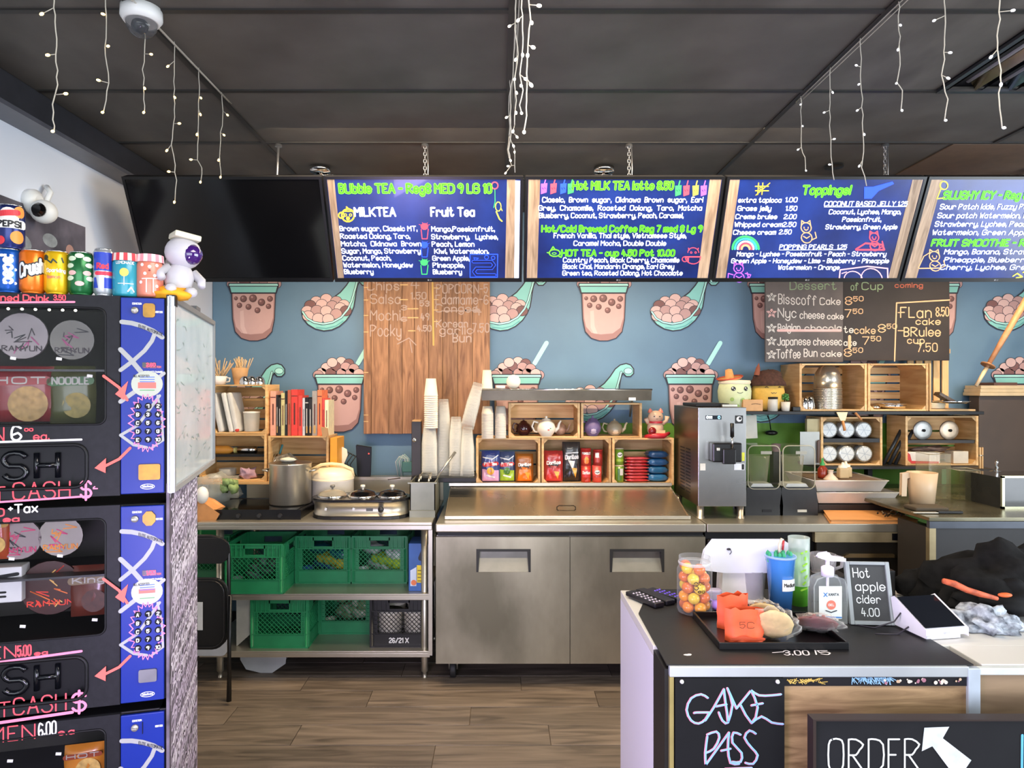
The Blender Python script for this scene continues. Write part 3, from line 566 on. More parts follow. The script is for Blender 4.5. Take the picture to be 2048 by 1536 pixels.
    for q in range(2):
        zz.line([(u(.60)+(.036+(.011 if k % 2 else -.002)+random.uniform(-.003, .003))*math.cos(2*PI*k/n), v(.64)+(.072+(.010 if k % 2 else -.003))*math.sin(2*PI*k/n)) for k in range(n+1)], .0018, y-.0012-.0004*q, q)
    zz.build('chalk_scribble', [M('c77ae0', .7), CHALKP], t)
    # coral paper arrows across the panel edge
    ya = -.0085
    for nm, p1, p2, p3, hd in (('upper', (209, 752), (240, 775), (256, 800), [(232, 788), (258, 762), (249, 800)]), ('lower', (262, 896), (240, 918), (212, 932), [(191, 936), (214, 916), (213, 946)])):
        dy = [0, 406, 812][idx]+(10 if nm == 'lower' and idx else 0)
        m = MB(); Q = [(vx(a), vz(a, b+dy, ya)-zb) for a, b in (p1, p2, p3)]
        m.line(Q, .0075, ya); hh = [(vx(a), vz(a, b+dy, ya)-zb) for a, b in hd]; m.fill(hh, ya-.0003)
        m.build('paper_arrow', CORAL, t)
    # wiring of the handwritten notes
    m = MB(); yc = -.0012
    def wr(s_, xa, xb, py, hpx, mi, w=2.6, rise=0): k = .00138; txt(m, s_, vx(xa), vx(xb), vz(max(xa, 0), py)-zb, hpx*k, w*k, yc, mi, jit=.02, rise=rise)
    def ul(xa, xb, ya_, yb_, mi, w=4): m.line([(vx(xa), vz(max(xa, 0), ya_)-zb), (vx(xb), vz(xb, yb_)-zb)], w*.00138, yc, mi)
    if idx == 0:
        wr('Canned', -40, 37, 601, 12, 1, 2.6); wr('Drink', 47, 97, 601, 11, 1, 2.6); wr('3.50', 108, 131, 600, 10, 1, 2.2); ul(0, 149, 605, 604, 2)
        wr('RAMEN', -110, 8, 882, 26, 1); wr('6', 24, 42, 880, 28, 0, 4); wr('00', 50, 66, 862, 5, 1, 2); wr('ea.', 68, 98, 880, 14, 1, 2.6); ul(0, 163, 884, 879, 0)
        wr('INSERT', -130, 10, 1002, 28, 1); wr('CASH', 27, 140, 999, 32, 1, 3); ul(0, 180, 1004, 992, 2); wr('$', 162, 182, 995, 32, 2, 4.5); wr('*', 187, 195, 985, 12, 2, 2.5)
    elif idx == 1:
        wr('3.00', -60, 8, 1032, 14, 1, 3); wr('+Tax', 18, 75, 1026, 16, 0, 3); wr('ea', 8, 38, 1044, 10, 1, 3)
        wr('RAMEN', -110, 32, 1316, 22, 1); wr('5.00', 36, 62, 1312, 20, 1, 3); wr('ea', 70, 95, 1310, 7, 1, 2.6); ul(0, 163, 1324, 1302, 2, 5)
        wr('INSERT', -130, 20, 1434, 28, 1); wr('CASH', 28, 132, 1430, 32, 1, 3); ul(0, 145, 1445, 1424, 2, 6); wr('$', 146, 171, 1422, 34, 2, 5)
    else:
        wr('RAMEN', -90, 70, 1484, 28, 1); wr('6.00', 78, 112, 1472, 26, 0, 3); wr('e.a', 118, 148, 1470, 10, 1, 2.6)
    m.build('chalk_writing', [CHALKW, CHALKR, CHALKP], t)
    # little white price tickets
    for (a, b) in [[(31, 717), (122, 718), (183, 752)], [(28, 1115), (124, 1109), (50, 1249), (193, 1236)], [(25, 1516), (121, 1502)]][idx]:
        MB().box(-.007, .007, -.001, .0005, -.004, .004).build('price_ticket', CHALKW, t, loc=(vx(a, .06), .045, vz(a, b, .06)-zb), rot=(0, R(8), 0))
    return t
mods = [module(i, [1.367, .777, .187][i]) for i in range(3)]
MB().box(-.78, 0, .02, .46, 0, .187).build('machine_plinth', MBD, loc=VW(0, 0, 0), rot=(0, 0, VA), label='black plinth under the stack of snack machines', cat='plinth', bev=.004)
# goods behind the windows, their colours lowered for the dim interior
def wp(px, py, y): return VW(vx(px, y), y, vz(px, py, y))
def in_shop(name, label, px, py, bld):
    t = thing(name, label, 'instant noodles', wp(px, py, .12), (0, 0, VA), 'snacks behind the machine windows'); bld(t); return t
def bowl(lid, deco, r=.062):
    def f(t):
        MB().lathe([(r*.78, .04), (r*.97, .002), (r, 0)], 22, axis='y').build('cup', CREAM, t)
        MB().lathe([(r, -.003), (r*1.03, 0), (r, .002)], 22, axis='y').build('lid', lid, t)
        m = MB(); random.seed(int(r*1e4))
        for k in range(9):
            a = random.uniform(0, 6.28); q = random.uniform(.1, .7)*r; m.line([(q*math.cos(a), q*math.sin(a)), (q*math.cos(a)+random.uniform(-.03, .03), q*math.sin(a)+random.uniform(-.02, .02)), (q*math.cos(a)+random.uniform(-.02, .02), q*math.sin(a)-.012)], .003, -.004, k % len(deco))
        txt(m, 'RAMYUN', -r*.75, r*.75, -r*.65, .014, .003, -.0045, 0)
        m.build('lid_print', deco, t)
    return f
def bag(h1, h2, word, w=.07, h=.085, pic='c9a25a'):
    def f(t):
        m = MB(); n = 9
        vs = []; fs = []
        for sgn in (-1, 1):
            for j in range(n):
                for i in range(n):
                    a, b = i/(n-1)*2-1, j/(n-1)*2-1
                    th = .02*max(0, (1-a**4))**.5*max(0, (1-b**6))**.5*(1+.25*noise.noise((a*3, b*3, w*90)))
                    vs.append((a*w*(1-.05*abs(b)), sgn*th, b*h))
        for sgn in (0, 1):
            for j in range(n-1):
                for i in range(n-1):
                    q = [sgn*n*n+j*n+i, sgn*n*n+j*n+i+1, sgn*n*n+(j+1)*n+i+1, sgn*n*n+(j+1)*n+i]; fs.append(q if sgn == 0 else q[::-1])
        m.add(vs, fs, 0, True); m.build('wrapper', M(h1, .3, 0, .1, 20, .2, coat=.4), t)
        m = MB(); m.disc(w*.25, -h*.35, w*.6, -.0212, 0); m.line([(-w*.8, h*.45), (w*.8, h*.5)], h*.3, -.0214, 1); txt(m, word, -w*.75, w*.75, h*.38, h*.22, h*.05, -.0222, 2); m.build('wrapper_print', [M(pic, .5, 0, .3, 60), M(h2, .4), M('a8a49c', .4)], t)
    return f
K1 = [M('3a3236', .5), M('a04a78', .5), M('2c2c30', .5)]
in_shop('noodle_bowl', 'white-lidded noodle bowl with dark lettering, upper left behind top window', 45, 672, bowl(M('8f8688', .4, 0, .1), K1, .066))
in_shop('noodle_bowl', 'grey-lidded noodle bowl in a red sleeve, upper right behind top window', 145, 680, bowl(M('6e6b64', .4, 0, .1), K1, .058))
in_shop('noodle_bag', 'red noodle pack with a picture of a full bowl behind top window', 45, 788, bag('7a2228', '8f2c30', 'HOT', .085, .08, 'a08050'))
in_shop('noodle_bag', 'green and yellow noodle pack with Asian print behind top window', 146, 790, bag('4a4d2a', '2c5a28', 'NOODLE', .062, .085, '8a7a3c'))
in_shop('noodle_bowl', 'noodle bowl with pink lettering on a white lid, behind middle window', 38, 1078, bowl(M('8f8080', .4, 0, .1), [M('c0406a', .5), M('2c2c30', .5)], .058))
in_shop('noodle_bag', 'orange-red packet beside the pink-lettered bowl behind middle window', -10, 1070, bag('9a4020', 'a87a30', 'HOT', .04, .07))
in_shop('noodle_bowl', 'white noodle cup with an orange and pink lid behind middle window', 122, 1072, bowl(M('989088', .4, 0, .1), [M('e08a30', .5), M('c83a70', .5)], .058))
in_shop('noodle_bowl', 'black noodle bowl with red flames and noodles behind middle window', 102, 1175, bowl(M('3a1a1a', .35, 0, .2), [M('d83a28', .5), M('e0b060', .5), M('e07030', .5)], .078))
in_shop('snack_carton', 'white barcoded carton at the left behind middle window', 12, 1165, lambda t: (MB().box(-.05, .05, -.03, .03, -.05, .05).build('carton', M('c8c8c8', .5, 0, .1, 9), t, bev=.003), MB().line([(-.04, .02), (.04, .03)], .01, -.031).line([(-.03, -.02), (.01, -.02)], .006, -.031).line([(-.03, -.032), (.01, -.032)], .006, -.031).build('carton_print', BLACK, t)))
in_shop('snack_packet', 'red-brown snack packet with dark lettering at the right behind middle window', 182, 1180, bag('5a2a20', '7a684c', 'King', .055, .075, '4a281c'))
in_shop('snack_packet', 'orange-topped packet low behind the bottom window', 170, 1520, bag('c07828', '8a3a20', 'HOT', .055, .05))
# side chalkboard and whiteboard
t = thing('chalk_panel', 'black side panel of the snack machines, covered in white and lilac chalk', 'chalkboard', VW(0, 0, 0), (0, 0, VA))
MB().box(.001, .009, 0, .47, .02, 1.40).build('panel_board', M('39343b', .8, 0, .3, 9, h2='8a7e8c'), t)
m = MB(); random.seed(5)
for r_ in range(62):
    z = 1.36-r_*.0215; s_ = ''.join(random.choice('nuowsmecarltMHW') for _ in range(9)); sl = random.uniform(.15, .45)
    txt(m, s_, .01+random.uniform(0, .05), .45, z, random.uniform(.022, .055), random.uniform(.004, .009), 0, random.randrange(2), slant=sl, jit=.05, rise=.12)
m.build('chalk_lines', [M('e6dcea', .8), M('cbbcd2', .8)], t, loc=(.0098, 0, 0), rot=(0, 0, PI/2))
t = thing('whiteboard', 'smudged whiteboard in an aluminium frame on the side of the machines', 'whiteboard', VW(.012, 0, 0), (0, 0, VA+PI/2))
z0, z1 = 1.372, 1.94; L_ = .80
MB().box(.0, L_, -.004, .004, z0, z1).build('writing_surface', M('d5dfe4', .25, 0, .06, 6, h2='bfcdd2', coat=.3), t)
al = M('b9bcbe', .35, .5, .05)
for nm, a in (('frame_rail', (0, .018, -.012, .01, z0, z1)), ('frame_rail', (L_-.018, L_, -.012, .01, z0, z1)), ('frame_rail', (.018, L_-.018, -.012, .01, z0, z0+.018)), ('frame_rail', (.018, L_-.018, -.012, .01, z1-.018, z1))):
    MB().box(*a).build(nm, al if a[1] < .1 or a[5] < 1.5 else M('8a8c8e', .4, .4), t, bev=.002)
MB().box(.0, .03, -.013, .011, z1-.03, z1+.002).build('corner_cap', BLACK, t)
MB().box(.36, .44, -.012, .012, z1, z1+.012).build('clip', M('77797c', .4, .4), t)
m = MB(); random.seed(9)
for k in range(60):
    x, z = random.uniform(.05, .7), random.uniform(z0+.05, z1-.05); l_ = random.uniform(.01, .06); m.line([(x, z), (x+l_*.6, z+random.uniform(-.012, .012)), (x+l_, z+random.uniform(-.01, .01))], .0025, -.0048, 0)
m.build('marker_smudges', M('8fa39c', .6), t, kind='stuff')
# cans and jars on the top module
ZT = 1.367+MODH; TY = .05
def can(name, label, px, r, h, body, zb=ZT, deco=None, jar=False, y=TY, lid='c9c9c9'):
    t = thing(name, label, 'jar' if jar else 'can', VW(vx(px, y), y, zb), (0, 0, VA+R(10)), 'drinks on top of the machines')
    if jar: MB().lathe([(0, 0), (r*.95, 0), (r, .006), (r, h*.82), (r*.9, h*.9), (r*.9, h)], 24).build('jar_body', body, t)
    else:
        MB().lathe([(r*.8, .0), (r*.82, .004), (r, .012), (r, h-.012), (r*.84, h-.003)], 26).build('can_body', body, t)
        MB().lathe([(0, h-.006), (r*.78, h-.006), (r*.80, h), (r*.84, h-.001), (r*.84, h-.005)], 24).build('can_lid', M(lid, .25, .9), t)
        MB().prism([(-.008, -.005), (.008, -.005), (.01, .005), (-.01, .005)], h-.006, h-.003, axis='z').build('pull_tab', M('bdbdbd', .3, .9), t)
    if deco:
        for i, (fn, mats) in enumerate(deco): m = MB(True); fn(m); m.wrap(r+.0007+.0002*i); m.build('printed_label', mats, t)
    return t
def rot_t(m, s_, z0, z1, h, w, mi=0):      # lettering that runs up the can
    q = MB(); txt(q, s_, z0, z1, -h/2, h, w); m.add([(-v_[2], 0, v_[0]) for v_ in q.v], q.f, mi)
can('soda_can', 'blue soda can with white lettering running upwards, first in the row', 18, .033, .122, M('1b5cb8', .25, .4, .05), deco=[(lambda m: rot_t(m, 'pepsi', .025, .1, .026, .008), [WHITE])])
can('soda_can', 'blue and orange printed can standing on top of the blue soda can', 22, .033, .122, M('1d2a66', .25, .4, .1), zb=ZT+.122, deco=[(lambda m: (m.disc(.0, .085, .026, 0, 0), m.disc(.028, .1, .016, 0, 1), m.disc(.022, .03, .018, 0, 1), m.disc(-.02, .02, .012, 0, 3), m.line([(-.03, .066), (.04, .066)], .024, -.0003, 2), m.line([(-.026, .092), (.022, .098)], .016, -.0003, 3), txt(m, 'PEPSI', -.026, .03, .058, .015, .0045, -.0006, 4)), [M('e8e2da', .4), M('f0953a', .4), M('f2f0ea', .4), M('d8303a', .4), M('15151a', .4)])])
can('soda_can', 'orange soda can with slanted white and black lettering', 66, .033, .122, M('f07a1c', .25, .4, .05), deco=[(lambda m: (txt(m, 'Crush', -.03, .032, .042, .036, .014, 0, 1, rise=.3)), [WHITE, M('1a1a1a', .4)]), (lambda m: (txt(m, 'Crush', -.03, .032, .042, .036, .007, 0, 0, rise=.3)), [WHITE])])
can('soda_can', 'yellow soda can with a dark leaf sketch', 114, .032, .122, M('efc01c', .25, .4, .05), deco=[(lambda m: (m.line([(-.03, .10), (-.01, .085), (-.005, .095), (.004, .086)], .004, 0, 0), m.line([(.016, .1), (.02, .088)], .004, 0, 0), m.disc(-.026, .1, .008, 0, 0), txt(m, 'Sparkling', -.022, .026, .06, .009, .002, 0, 1), txt(m, 'lemon', -.02, .012, .042, .009, .002, 0, 2)), [M('22341c', .4), WHITE, M('e08060', .4)])])
can('soda_can', 'green soda can with pale leaf pattern', 162, .033, .122, M('1f6a38', .25, .4, .1), deco=[(lambda m: [m.disc(a, b, .012, 0, c, .007, 10) for a, b, c in ((-.02, .1, 0), (.0, .108, 0), (.02, .1, 0), (-.026, .08, 0), (.026, .082, 0), (-.02, .06, 1), (.02, .06, 1), (-.026, .045, 0), (.028, .045, 0), (0, .03, 1))], [M('cfe0c0', .4), M('e8b8b0', .4)])])
can('soda_can', 'slim blue and silver energy drink can', 207, .0265, .134, M('c8ccd4', .25, .6, .05), deco=[(lambda m: (m.fill([(-.026, .07), (.026, .07), (.026, .122), (-.026, .122)], 0, 0), m.fill([(.004, .02), (.026, .02), (.026, .05), (.004, .05)], 0, 0), m.fill([(-.026, .02), (-.012, .02), (-.018, .05), (-.026, .05)], 0, 0), m.line([(-.016, .062), (.024, .062)], .011, -.0003, 1), txt(m, 'Red', -.014, .014, .076, .014, .004, -.0004, 1)), [M('1f3cb0', .3), M('d8304a', .3)])])
j1 = can('striped_jar', 'teal drink jar with a yellow circle under a striped paper top', 253, .036, .115, M('2f9fb4', .2, 0, .06, alpha=.86, k='j'), jar=True, deco=[(lambda m: (m.disc(-.004, .066, .012, 0, 0), txt(m, 'LEMONADE', -.026, .022, .09, .007, .0015, 0, 1), m.line([(-.004, .054), (-.004, .03)], .002, 0, 1), m.line([(-.02, .034), (.02, .034)], .002, 0, 1), m.line([(.006, .012), (.014, .024), (.022, .012)], .004, 0, 1)), [M('f0d860', .4), WHITE])])
j2 = can('striped_jar', 'pink drink jar with white bubbles printed on it', 300, .036, .112, M('e88a70', .2, 0, .06, alpha=.86, k='j'), jar=True, deco=[(lambda m: ([m.disc(a, b, .005, 0, 0, n=8) for a, b in ((-.02, .09), (0, .085), (.02, .09), (-.012, .065), (.014, .06), (-.024, .04), (.02, .03))], m.disc(0, .074, .003, 0, 1), m.line([(-.02, .05), (.022, .052)], .003, 0, 0), m.line([(-.008, .012), (-.008, .05)], .003, 0, 0), m.line([(.01, .012), (.01, .05)], .003, 0, 0)), [M('f6e0da', .4), M('8a3030', .4)])])
for j, cols in ((j1, ('d84048', 'ead9c8')), (j2, ('e8909a', 'f0dcd8'))):
    m = MB(); n = 22
    for k in range(n):
        a, b = 2*PI*k/n, 2*PI*(k+1)/n; ra = .038
        m.add([(ra*math.cos(a), ra*math.sin(a), .10), (ra*math.cos(b), ra*math.sin(b), .10), (.036*math.cos(b), .036*math.sin(b), .122), (.036*math.cos(a), .036*math.sin(a), .122), (0, 0, .124)], [(0, 1, 2, 3), (3, 2, 4)], k % 2)
    m.build('paper_cover', [M(c, .7) for c in cols], j)
m = MB(); m.ell((0, 0, .012), (.06, .04, .022), 16, 0, amp=.5, fr=2.5); m.build('yellow_cloth', M('f2a81c', .8, 0, .1, 30), loc=VW(vx(338, .04), .05, ZT-.002), label='crumpled yellow cloth beside the pink jar on the machine', cat='cloth')
def bot(name, label, loc, rz, vis, s=1):
    t = thing(name, label, 'toy', loc, (0, 0, rz)); t.scale = (s,)*3; w = M('bfbdc2', .45, 0, .04)
    m = MB(); m.ell((0, .0, .045), (.036, .03, .045), 16); m.build('body', w, t)
    for sx in (-1, 1):
        MB().tube([(sx*.03, 0, .07), (sx*.052, -.01, .05), (sx*.048, -.03, .035)], [.012, .012, .010], 8).build('arm', w, t)
        MB().tube([(sx*.018, 0, .02), (sx*.024, -.028, .012), (sx*.026, -.045, .012)], [.014, .014, .012], 8).build('leg', w, t)
    m = MB(); m.ell((0, 0, .115), (.045, .042, .042), 20); m.build('helmet', w, t)
    MB().ell((.014, -.024, .112), (.028, .024, .027), 16).build('visor', vis, t)
    MB().box(-.03, .03, .02, .05, .03, .10).build('backpack', M('cfcdc8', .5), t, bev=.006)
    return t
AS = bot('astronaut_figure', 'white astronaut figure with a purple visor on the machine, slumped', VW(vx(352, .06), .07, ZT+.008), VA+R(25), M('3a1466', .08, 0, .1, 3, coat=1), 1.15); AS.rotation_euler.y = R(8)
MB().box(-.034, .03, -.035, .03, .148, .163).build('helmet_panel', M('d8d2b8', .5), AS, bev=.003)
# left wall: camera, poster
t = thing('security_camera', 'white turret security camera on the white wall above the cans', 'camera', (XL, X(62, 1)*0+2.92, Z(405, 2.92)), (0, 0, 0))
MB().lathe([(0, .0), (.055, 0), (.055, .03), (.03, .045)], 20, axis='x').build('wall_base', WHITE, t)
MB().ell((.075, -.02, -.045), (.052, .052, .05), 20).build('camera_ball', WHITE, t)
MB().lathe([(.02, 0), (.03, .015), (.028, .025), (0, .026)], 16, axis='y', c=(.088, -.09, -.05)).build('lens', BLKG, t)
MB().tube([(.03, .05, .0), (.05, .06, .06), (.02, .08, .09)], .012, 8).build('cable', WHITE, t)
t = thing('wall_poster', 'dark poster with a pale figure on the white wall behind the cans', 'poster', (XL+.004, 3.02, Z(482, 3.05)), (0, 0, 0))
MB().box(0, .004, -.42, .28, -.24, .12).build('sheet', M('33323a', .5, 0, .4, 6, h2='6a6570'), t)
m = MB(); m.disc(.1, -.1, .09, 0, 0, .07); m.disc(.16, -.02, .03, 0, 1); m.disc(.02, .0, .05, 0, 2, .03); m.disc(-.2, -.05, .1, 0, 2, .05)
m.build('poster_print', [M('9c6a72', .5, 0, .3, 20), M('b08a80', .5), M('8a9094', .5, 0, .3, 20)], t, loc=(.005, 0, 0), rot=(0, 0, PI/2))
# ================================================================ ceiling fittings
t = thing('dome_camera', 'white dome security camera under the dark ceiling', 'camera', (X(283, 2.2), 2.2, 2.90))
MB().lathe([(0, 0), (.062, 0), (.063, -.03), (.053, -.045), (.05, -.045)], 28).build('housing', WHITE, t)
MB().lathe([(.048, -.042), (.044, -.065), (.03, -.084), (.012, -.092), (0, -.093)], 24).build('smoked_dome', M('55585c', .06, 0, .05, alpha=.45, k='dome'), t)
MB().ell((.0, -.01, -.06), (.026, .026, .024), 14).build('camera_eye', M('2c2c30', .2), t)
t = thing('ceiling_light', 'ceiling troffer with shiny metal louvres, switched off', 'ceiling light', (1.80, 1.6, 2.90))
MB().box(0, .61, 0, .02, -.012, .0).box(0, .61, 1.19, 1.21, -.012, .0).box(0, .02, .02, 1.19, -.012, .0).box(.59, .61, .02, 1.19, -.012, .0).build('rim', M('2a2a2c', .4), t)
MB().box(.02, .59, .02, 1.19, .06, .07).build('reflector', M('8a8a88', .25, .8), t)
for k in range(4): MB().prism([(.035+k*.14, -.008), (.09+k*.14, .055), (.13+k*.14, .055), (.15+k*.14, -.008), (.13+k*.14, .03), (.10+k*.14, .045)], .02, 1.19).build('louvre', M(['b8a484', 'a8b4c4', 'c0a888', '8c98a8'][k], .18, 1, .1), t)
for k in range(3): MB().tube([(.115+k*.14, .03, .03), (.115+k*.14, 1.18, .03)], .012, 8).build('tube_lamp', M('c8ccd0', .3), t)
for (x0, lab) in ((1.80+1.2-.30, 'ceiling panel coloured tan for the warm light at the far right'),):
    MB().box(x0-.42, x0+.75, 3.42, 4.0, -.006, -.001).build('warm_lit_panel', M('6a5442', .6, 0, .1), loc=(0, 0, 2.90), label=lab, cat='ceiling panel')  # brown tone paints the warm-lit fixture area of the ceiling
MB().lathe([(.05, -.002), (.047, -.008), (.0, -.006)], 20).build('round_vent', M('141414', .5), loc=(X(1668, 3.76), 3.76, 2.894), label='small round black ceiling vent above the toppings screen', cat='vent')
def track(cx, label, y=3.78):
    t = thing('track_lamp', label, 'lamp', (cx, y, 2.895))
    MB().lathe([(0, 0), (.055, 0), (.055, -.024), (0, -.026)], 24).build('canopy', CHROME, t)
    pts = [(-.36+.72*k/16, .04*math.sin(k*PI/16), -.050+.018*math.sin(k*PI/16)) for k in range(17)]
    MB().tube(pts, .008, 8).build('curved_rail', CHROME, t); MB().tube([(0, 0, -.02), (0, .03, -.034)], .008, 8).build('stem', CHROME, t)
    for k in (1, 6, 11, 15):
        p = pts[k]; h = MB(); h.tube([p, (p[0], p[1], p[2]-.05)], .005, 6)
        ho = h.build('lamp_arm', CHROME, t)
        MB().lathe([(.018, 0), (.034, -.06), (.036, -.075), (.030, -.072)], 16, (p[0], p[1]+.01, p[2]-.045)).build('lamp_shade', CHROME, ho)
        MB().lathe([(0, 0), (.028, 0), (0, -.006)], 14, (p[0], p[1]+.01, p[2]-.11)).build('bulb', E('ffd9a0', 12), ho)
        light('SPOT', (cx+p[0], y+.02, 2.895+p[2]-.13), 22, (1, .74, .46), .03, target=(cx+p[0]*1.3, 4.45, .9), spot=R(125), blend=.9)
    return t
track(X(1208, 3.78), 'chrome track lamp with curved rail behind the hot drinks screen'); track(X(2075, 3.78), 'chrome track lamp with curved rail at the right picture edge')
track(-1.0, 'chrome track lamp hidden behind the switched-off screen')
# string lights
WIRE = M('b8b2a4', .5, 0, .1, k='wire'); BULBW, BULBC = E('ffd27a', 7), E('fff0d8', 5); BULBD = E('e6e6ea', .9)
def strings(label, strands, lead, bm):
    t = thing('string_lights', label, 'string lights', (0, 0, 0)); m = MB(); m.tube(lead, .0022, 5); m.tube([(p[0]+.01, p[1], p[2]-.006) for p in lead], .0018, 5); m.build('lead_wire', WIRE, t)
    for xy0, d, x0, pts, bulbs in strands:
        P_ = []
        for i in range(len(pts)-1):
            (ax, ay), (bx, by) = pts[i], pts[i+1]; n = max(2, int(abs(by-ay)/14))
            for k in range(n): f = k/n; P_.append((X(ax+(bx-ax)*f+random.uniform(-1.2, 1.2), d), d+random.uniform(-.004, .004), Z(ay+(by-ay)*f, d)))
        P_.append((X(pts[-1][0], d), d, Z(pts[-1][1], d)))
        so = MB().tube(P_, .0017, 5).build('strand', WIRE, t)
        for bx, by in bulbs:
            q = min(P_, key=lambda p: abs(p[2]-Z(by-6, d))); b = Vector((X(bx, d), d-.005, Z(by, d))); q = Vector(q)
            dr = (b-q); dr = dr.normalized() if dr.length > .004 else Vector((0, 0, -1))
            bo = MB(); bo.ell((0, 0, 0), (.0038, .0038, .0060), 8); o = bo.build('bulb', bm, so, loc=b); o.rotation_euler = dr.to_track_quat('Z', 'Y').to_euler()
            MB().tube([q, b], .0013, 4).build('bulb_stem', WIRE, so)
def dd(xc, px): return xc*FP/(px-CX)
xa = -1.155
L1 = [(0, dd(xa, 108), 0, [(108, -40), (112, 60), (113, 110), (116, 170), (108, 210), (106, 240), (108, 262)], [(86, 30), (98, 112), (134, 189), (108, 264)]),
      (0, dd(xa, 212), 0, [(210, -30), (213, 60), (210, 110), (217, 165), (212, 200), (207, 224)], [(208, 30), (218, 94), (199, 162), (207, 226)]),
      (0, dd(xa, 290), 0, [(290, 5), (290, 90), (286, 140), (288, 200), (289, 222)], [(304, 110), (291, 178), (289, 226)]),
      (0, dd(xa, 348), 0, [(348, 78), (348, 150), (349, 220), (344, 290), (350, 330), (352, 360), (350, 400)], [(337, 134), (351, 196), (360, 248), (335, 302), (339, 344), (350, 405)]),
      (0, dd(xa, 398), 0, [(398, 135), (397, 190), (397, 260), (394, 320), (403, 335), (402, 360)], [(403, 197), (402, 230), (395, 270), (383, 320), (402, 365)]),
      (0, dd(xa, 442), 0, [(443, 182), (445, 222), (441, 280), (440, 330), (442, 350)], [(456, 231), (449, 271), (438, 321), (442, 355)])]
strings('warm fairy-light strands hanging in front of the switched-off screen', L1, [(xa, y, 2.89) for y in (1.0, 1.5, 1.9, 2.3, 2.7, 2.9)], BULBW)
L2 = [(0, 1.45, 0, [(1054, -40), (1060, 40), (1055, 90), (1053, 160), (1053, 230), (1048, 262)], [(1078, 14), (1063, 48), (1066, 97), (1055, 113), (1062, 172), (1048, 266)]),
      (0, 1.7, 0, [(1042, -40), (1045, 60), (1045, 105), (1040, 150), (1046, 180), (1038, 210), (1043, 226)], [(1036, 43), (1045, 112), (1051, 160), (1042, 173), (1043, 228)]),
      (0, 2.0, 0, [(1030, -40), (1031, 60), (1036, 110), (1028, 160), (1032, 200), (1029, 250)], [(1019, 54), (1031, 121), (1029, 160), (1033, 187), (1032, 227), (1026, 264)]),
      (0, 2.3, 0, [(1033, 20), (1027, 140), (1020, 200), (1022, 260), (1017, 300), (1020, 318)], [(1013, 236), (1034, 275), (1027, 293), (1021, 322)]),
      (0, 2.7, 0, [(1021, 150), (1018, 220), (1019, 270), (1028, 300), (1030, 345)], [(1029, 305), (1016, 333)]), (0, 2.9, 0, [(1021, 180), (1022, 240), (1016, 300), (1022, 330), (1012, 345)], [(1011, 347)])]
strings('bright fairy-light strands bunched in the middle of the ceiling', L2, [(.05, y, 2.89) for y in (1.0, 1.5, 1.9, 2.3, 2.7, 2.95)], BULBC)
xr = 1.262
L3 = [(0, dd(xr, 1602), 0, [(1602, 178), (1602, 250), (1601, 295), (1609, 315), (1611, 340)], [(1600, 210), (1604, 253), (1595, 300), (1611, 342)]),
      (0, dd(xr, 1662), 0, [(1660, 133), (1660, 220), (1661, 280), (1664, 330), (1668, 360)], [(1664, 186), (1647, 226), (1667, 279), (1658, 330)]),
      (0, dd(xr, 1722), 0, [(1721, 68), (1721, 150), (1725, 230), (1727, 290), (1723, 335), (1733, 372)], [(1711, 132), (1716, 170), (1713, 222), (1727, 270), (1717, 333)]),
      (0, dd(xr, 1798), 0, [(1797, -30), (1799, 60), (1799, 130), (1795, 165), (1805, 180), (1802, 218)], [(1799, 52), (1794, 101), (1791, 168), (1802, 222)]),
      (0, dd(xr, 1889), 0, [(1889, -40), (1891, 60), (1884, 150), (1893, 200), (1889, 240)], [(1866, 43), (1898, 107), (1894, 158), (1889, 242)]),
      (0, dd(xr, 2000), 0, [(1997, -40), (1998, 40), (1994, 100), (2002, 140), (1996, 200), (2004, 255)], [(2023, 23), (1979, 116), (1999, 171), (2005, 257)])]
strings('dim fairy-light strands hanging above the toppings screen', L3, [(xr, y, 2.89) for y in (1.0, 1.5, 1.9, 2.3, 2.7, 2.9)], BULBD)
# ================================================================ back counter, left of the prep table
def leg(mb, x, y, z0, z1, r=.021):
    return mb.lathe([(r*.55, z0), (r*.55, z0+.03), (r*.95, z0+.04), (r*.9, z0+.09), (r, z0+.10), (r, z1)], 14, (x, y, 0))
TZ = .909
xl, xr2 = X(395, 3.85), X(866, 3.85)-.005
t = thing('work_table', 'stainless steel work table with two undershelves, left of the prep table', 'table', (0, 0, 0))
tb = MB().box(xl, xr2, 3.85, 4.62, TZ-.018, TZ).box(xl, xr2, 3.85, 3.856, TZ-.045, TZ-.018); tb.build('worktop', STEELH, t, bev=.003)
MB().box(xl, xr2, 4.60, 4.62, TZ, TZ+.14).box(xl, xr2, 4.56, 4.66, TZ+.14, TZ+.16).build('backsplash', STEELH, t)
for z in (.497, .171): MB().box(xl, xr2-.015, 3.87, 4.58, z-.012, z).box(xl, xr2-.015, 3.87, 3.876, z-.036, z-.012).build('undershelf', STEELH, t, bev=.002)
for x in (xl+.1, xr2-.05):
    for y in (3.92, 4.5): leg(MB(), x, y, 0, TZ-.02).build('leg', STEEL, t)
MB().box(xr2-.022, xr2, 3.86, 3.89, .15, TZ-.045).build('end_post', STEELH, t)
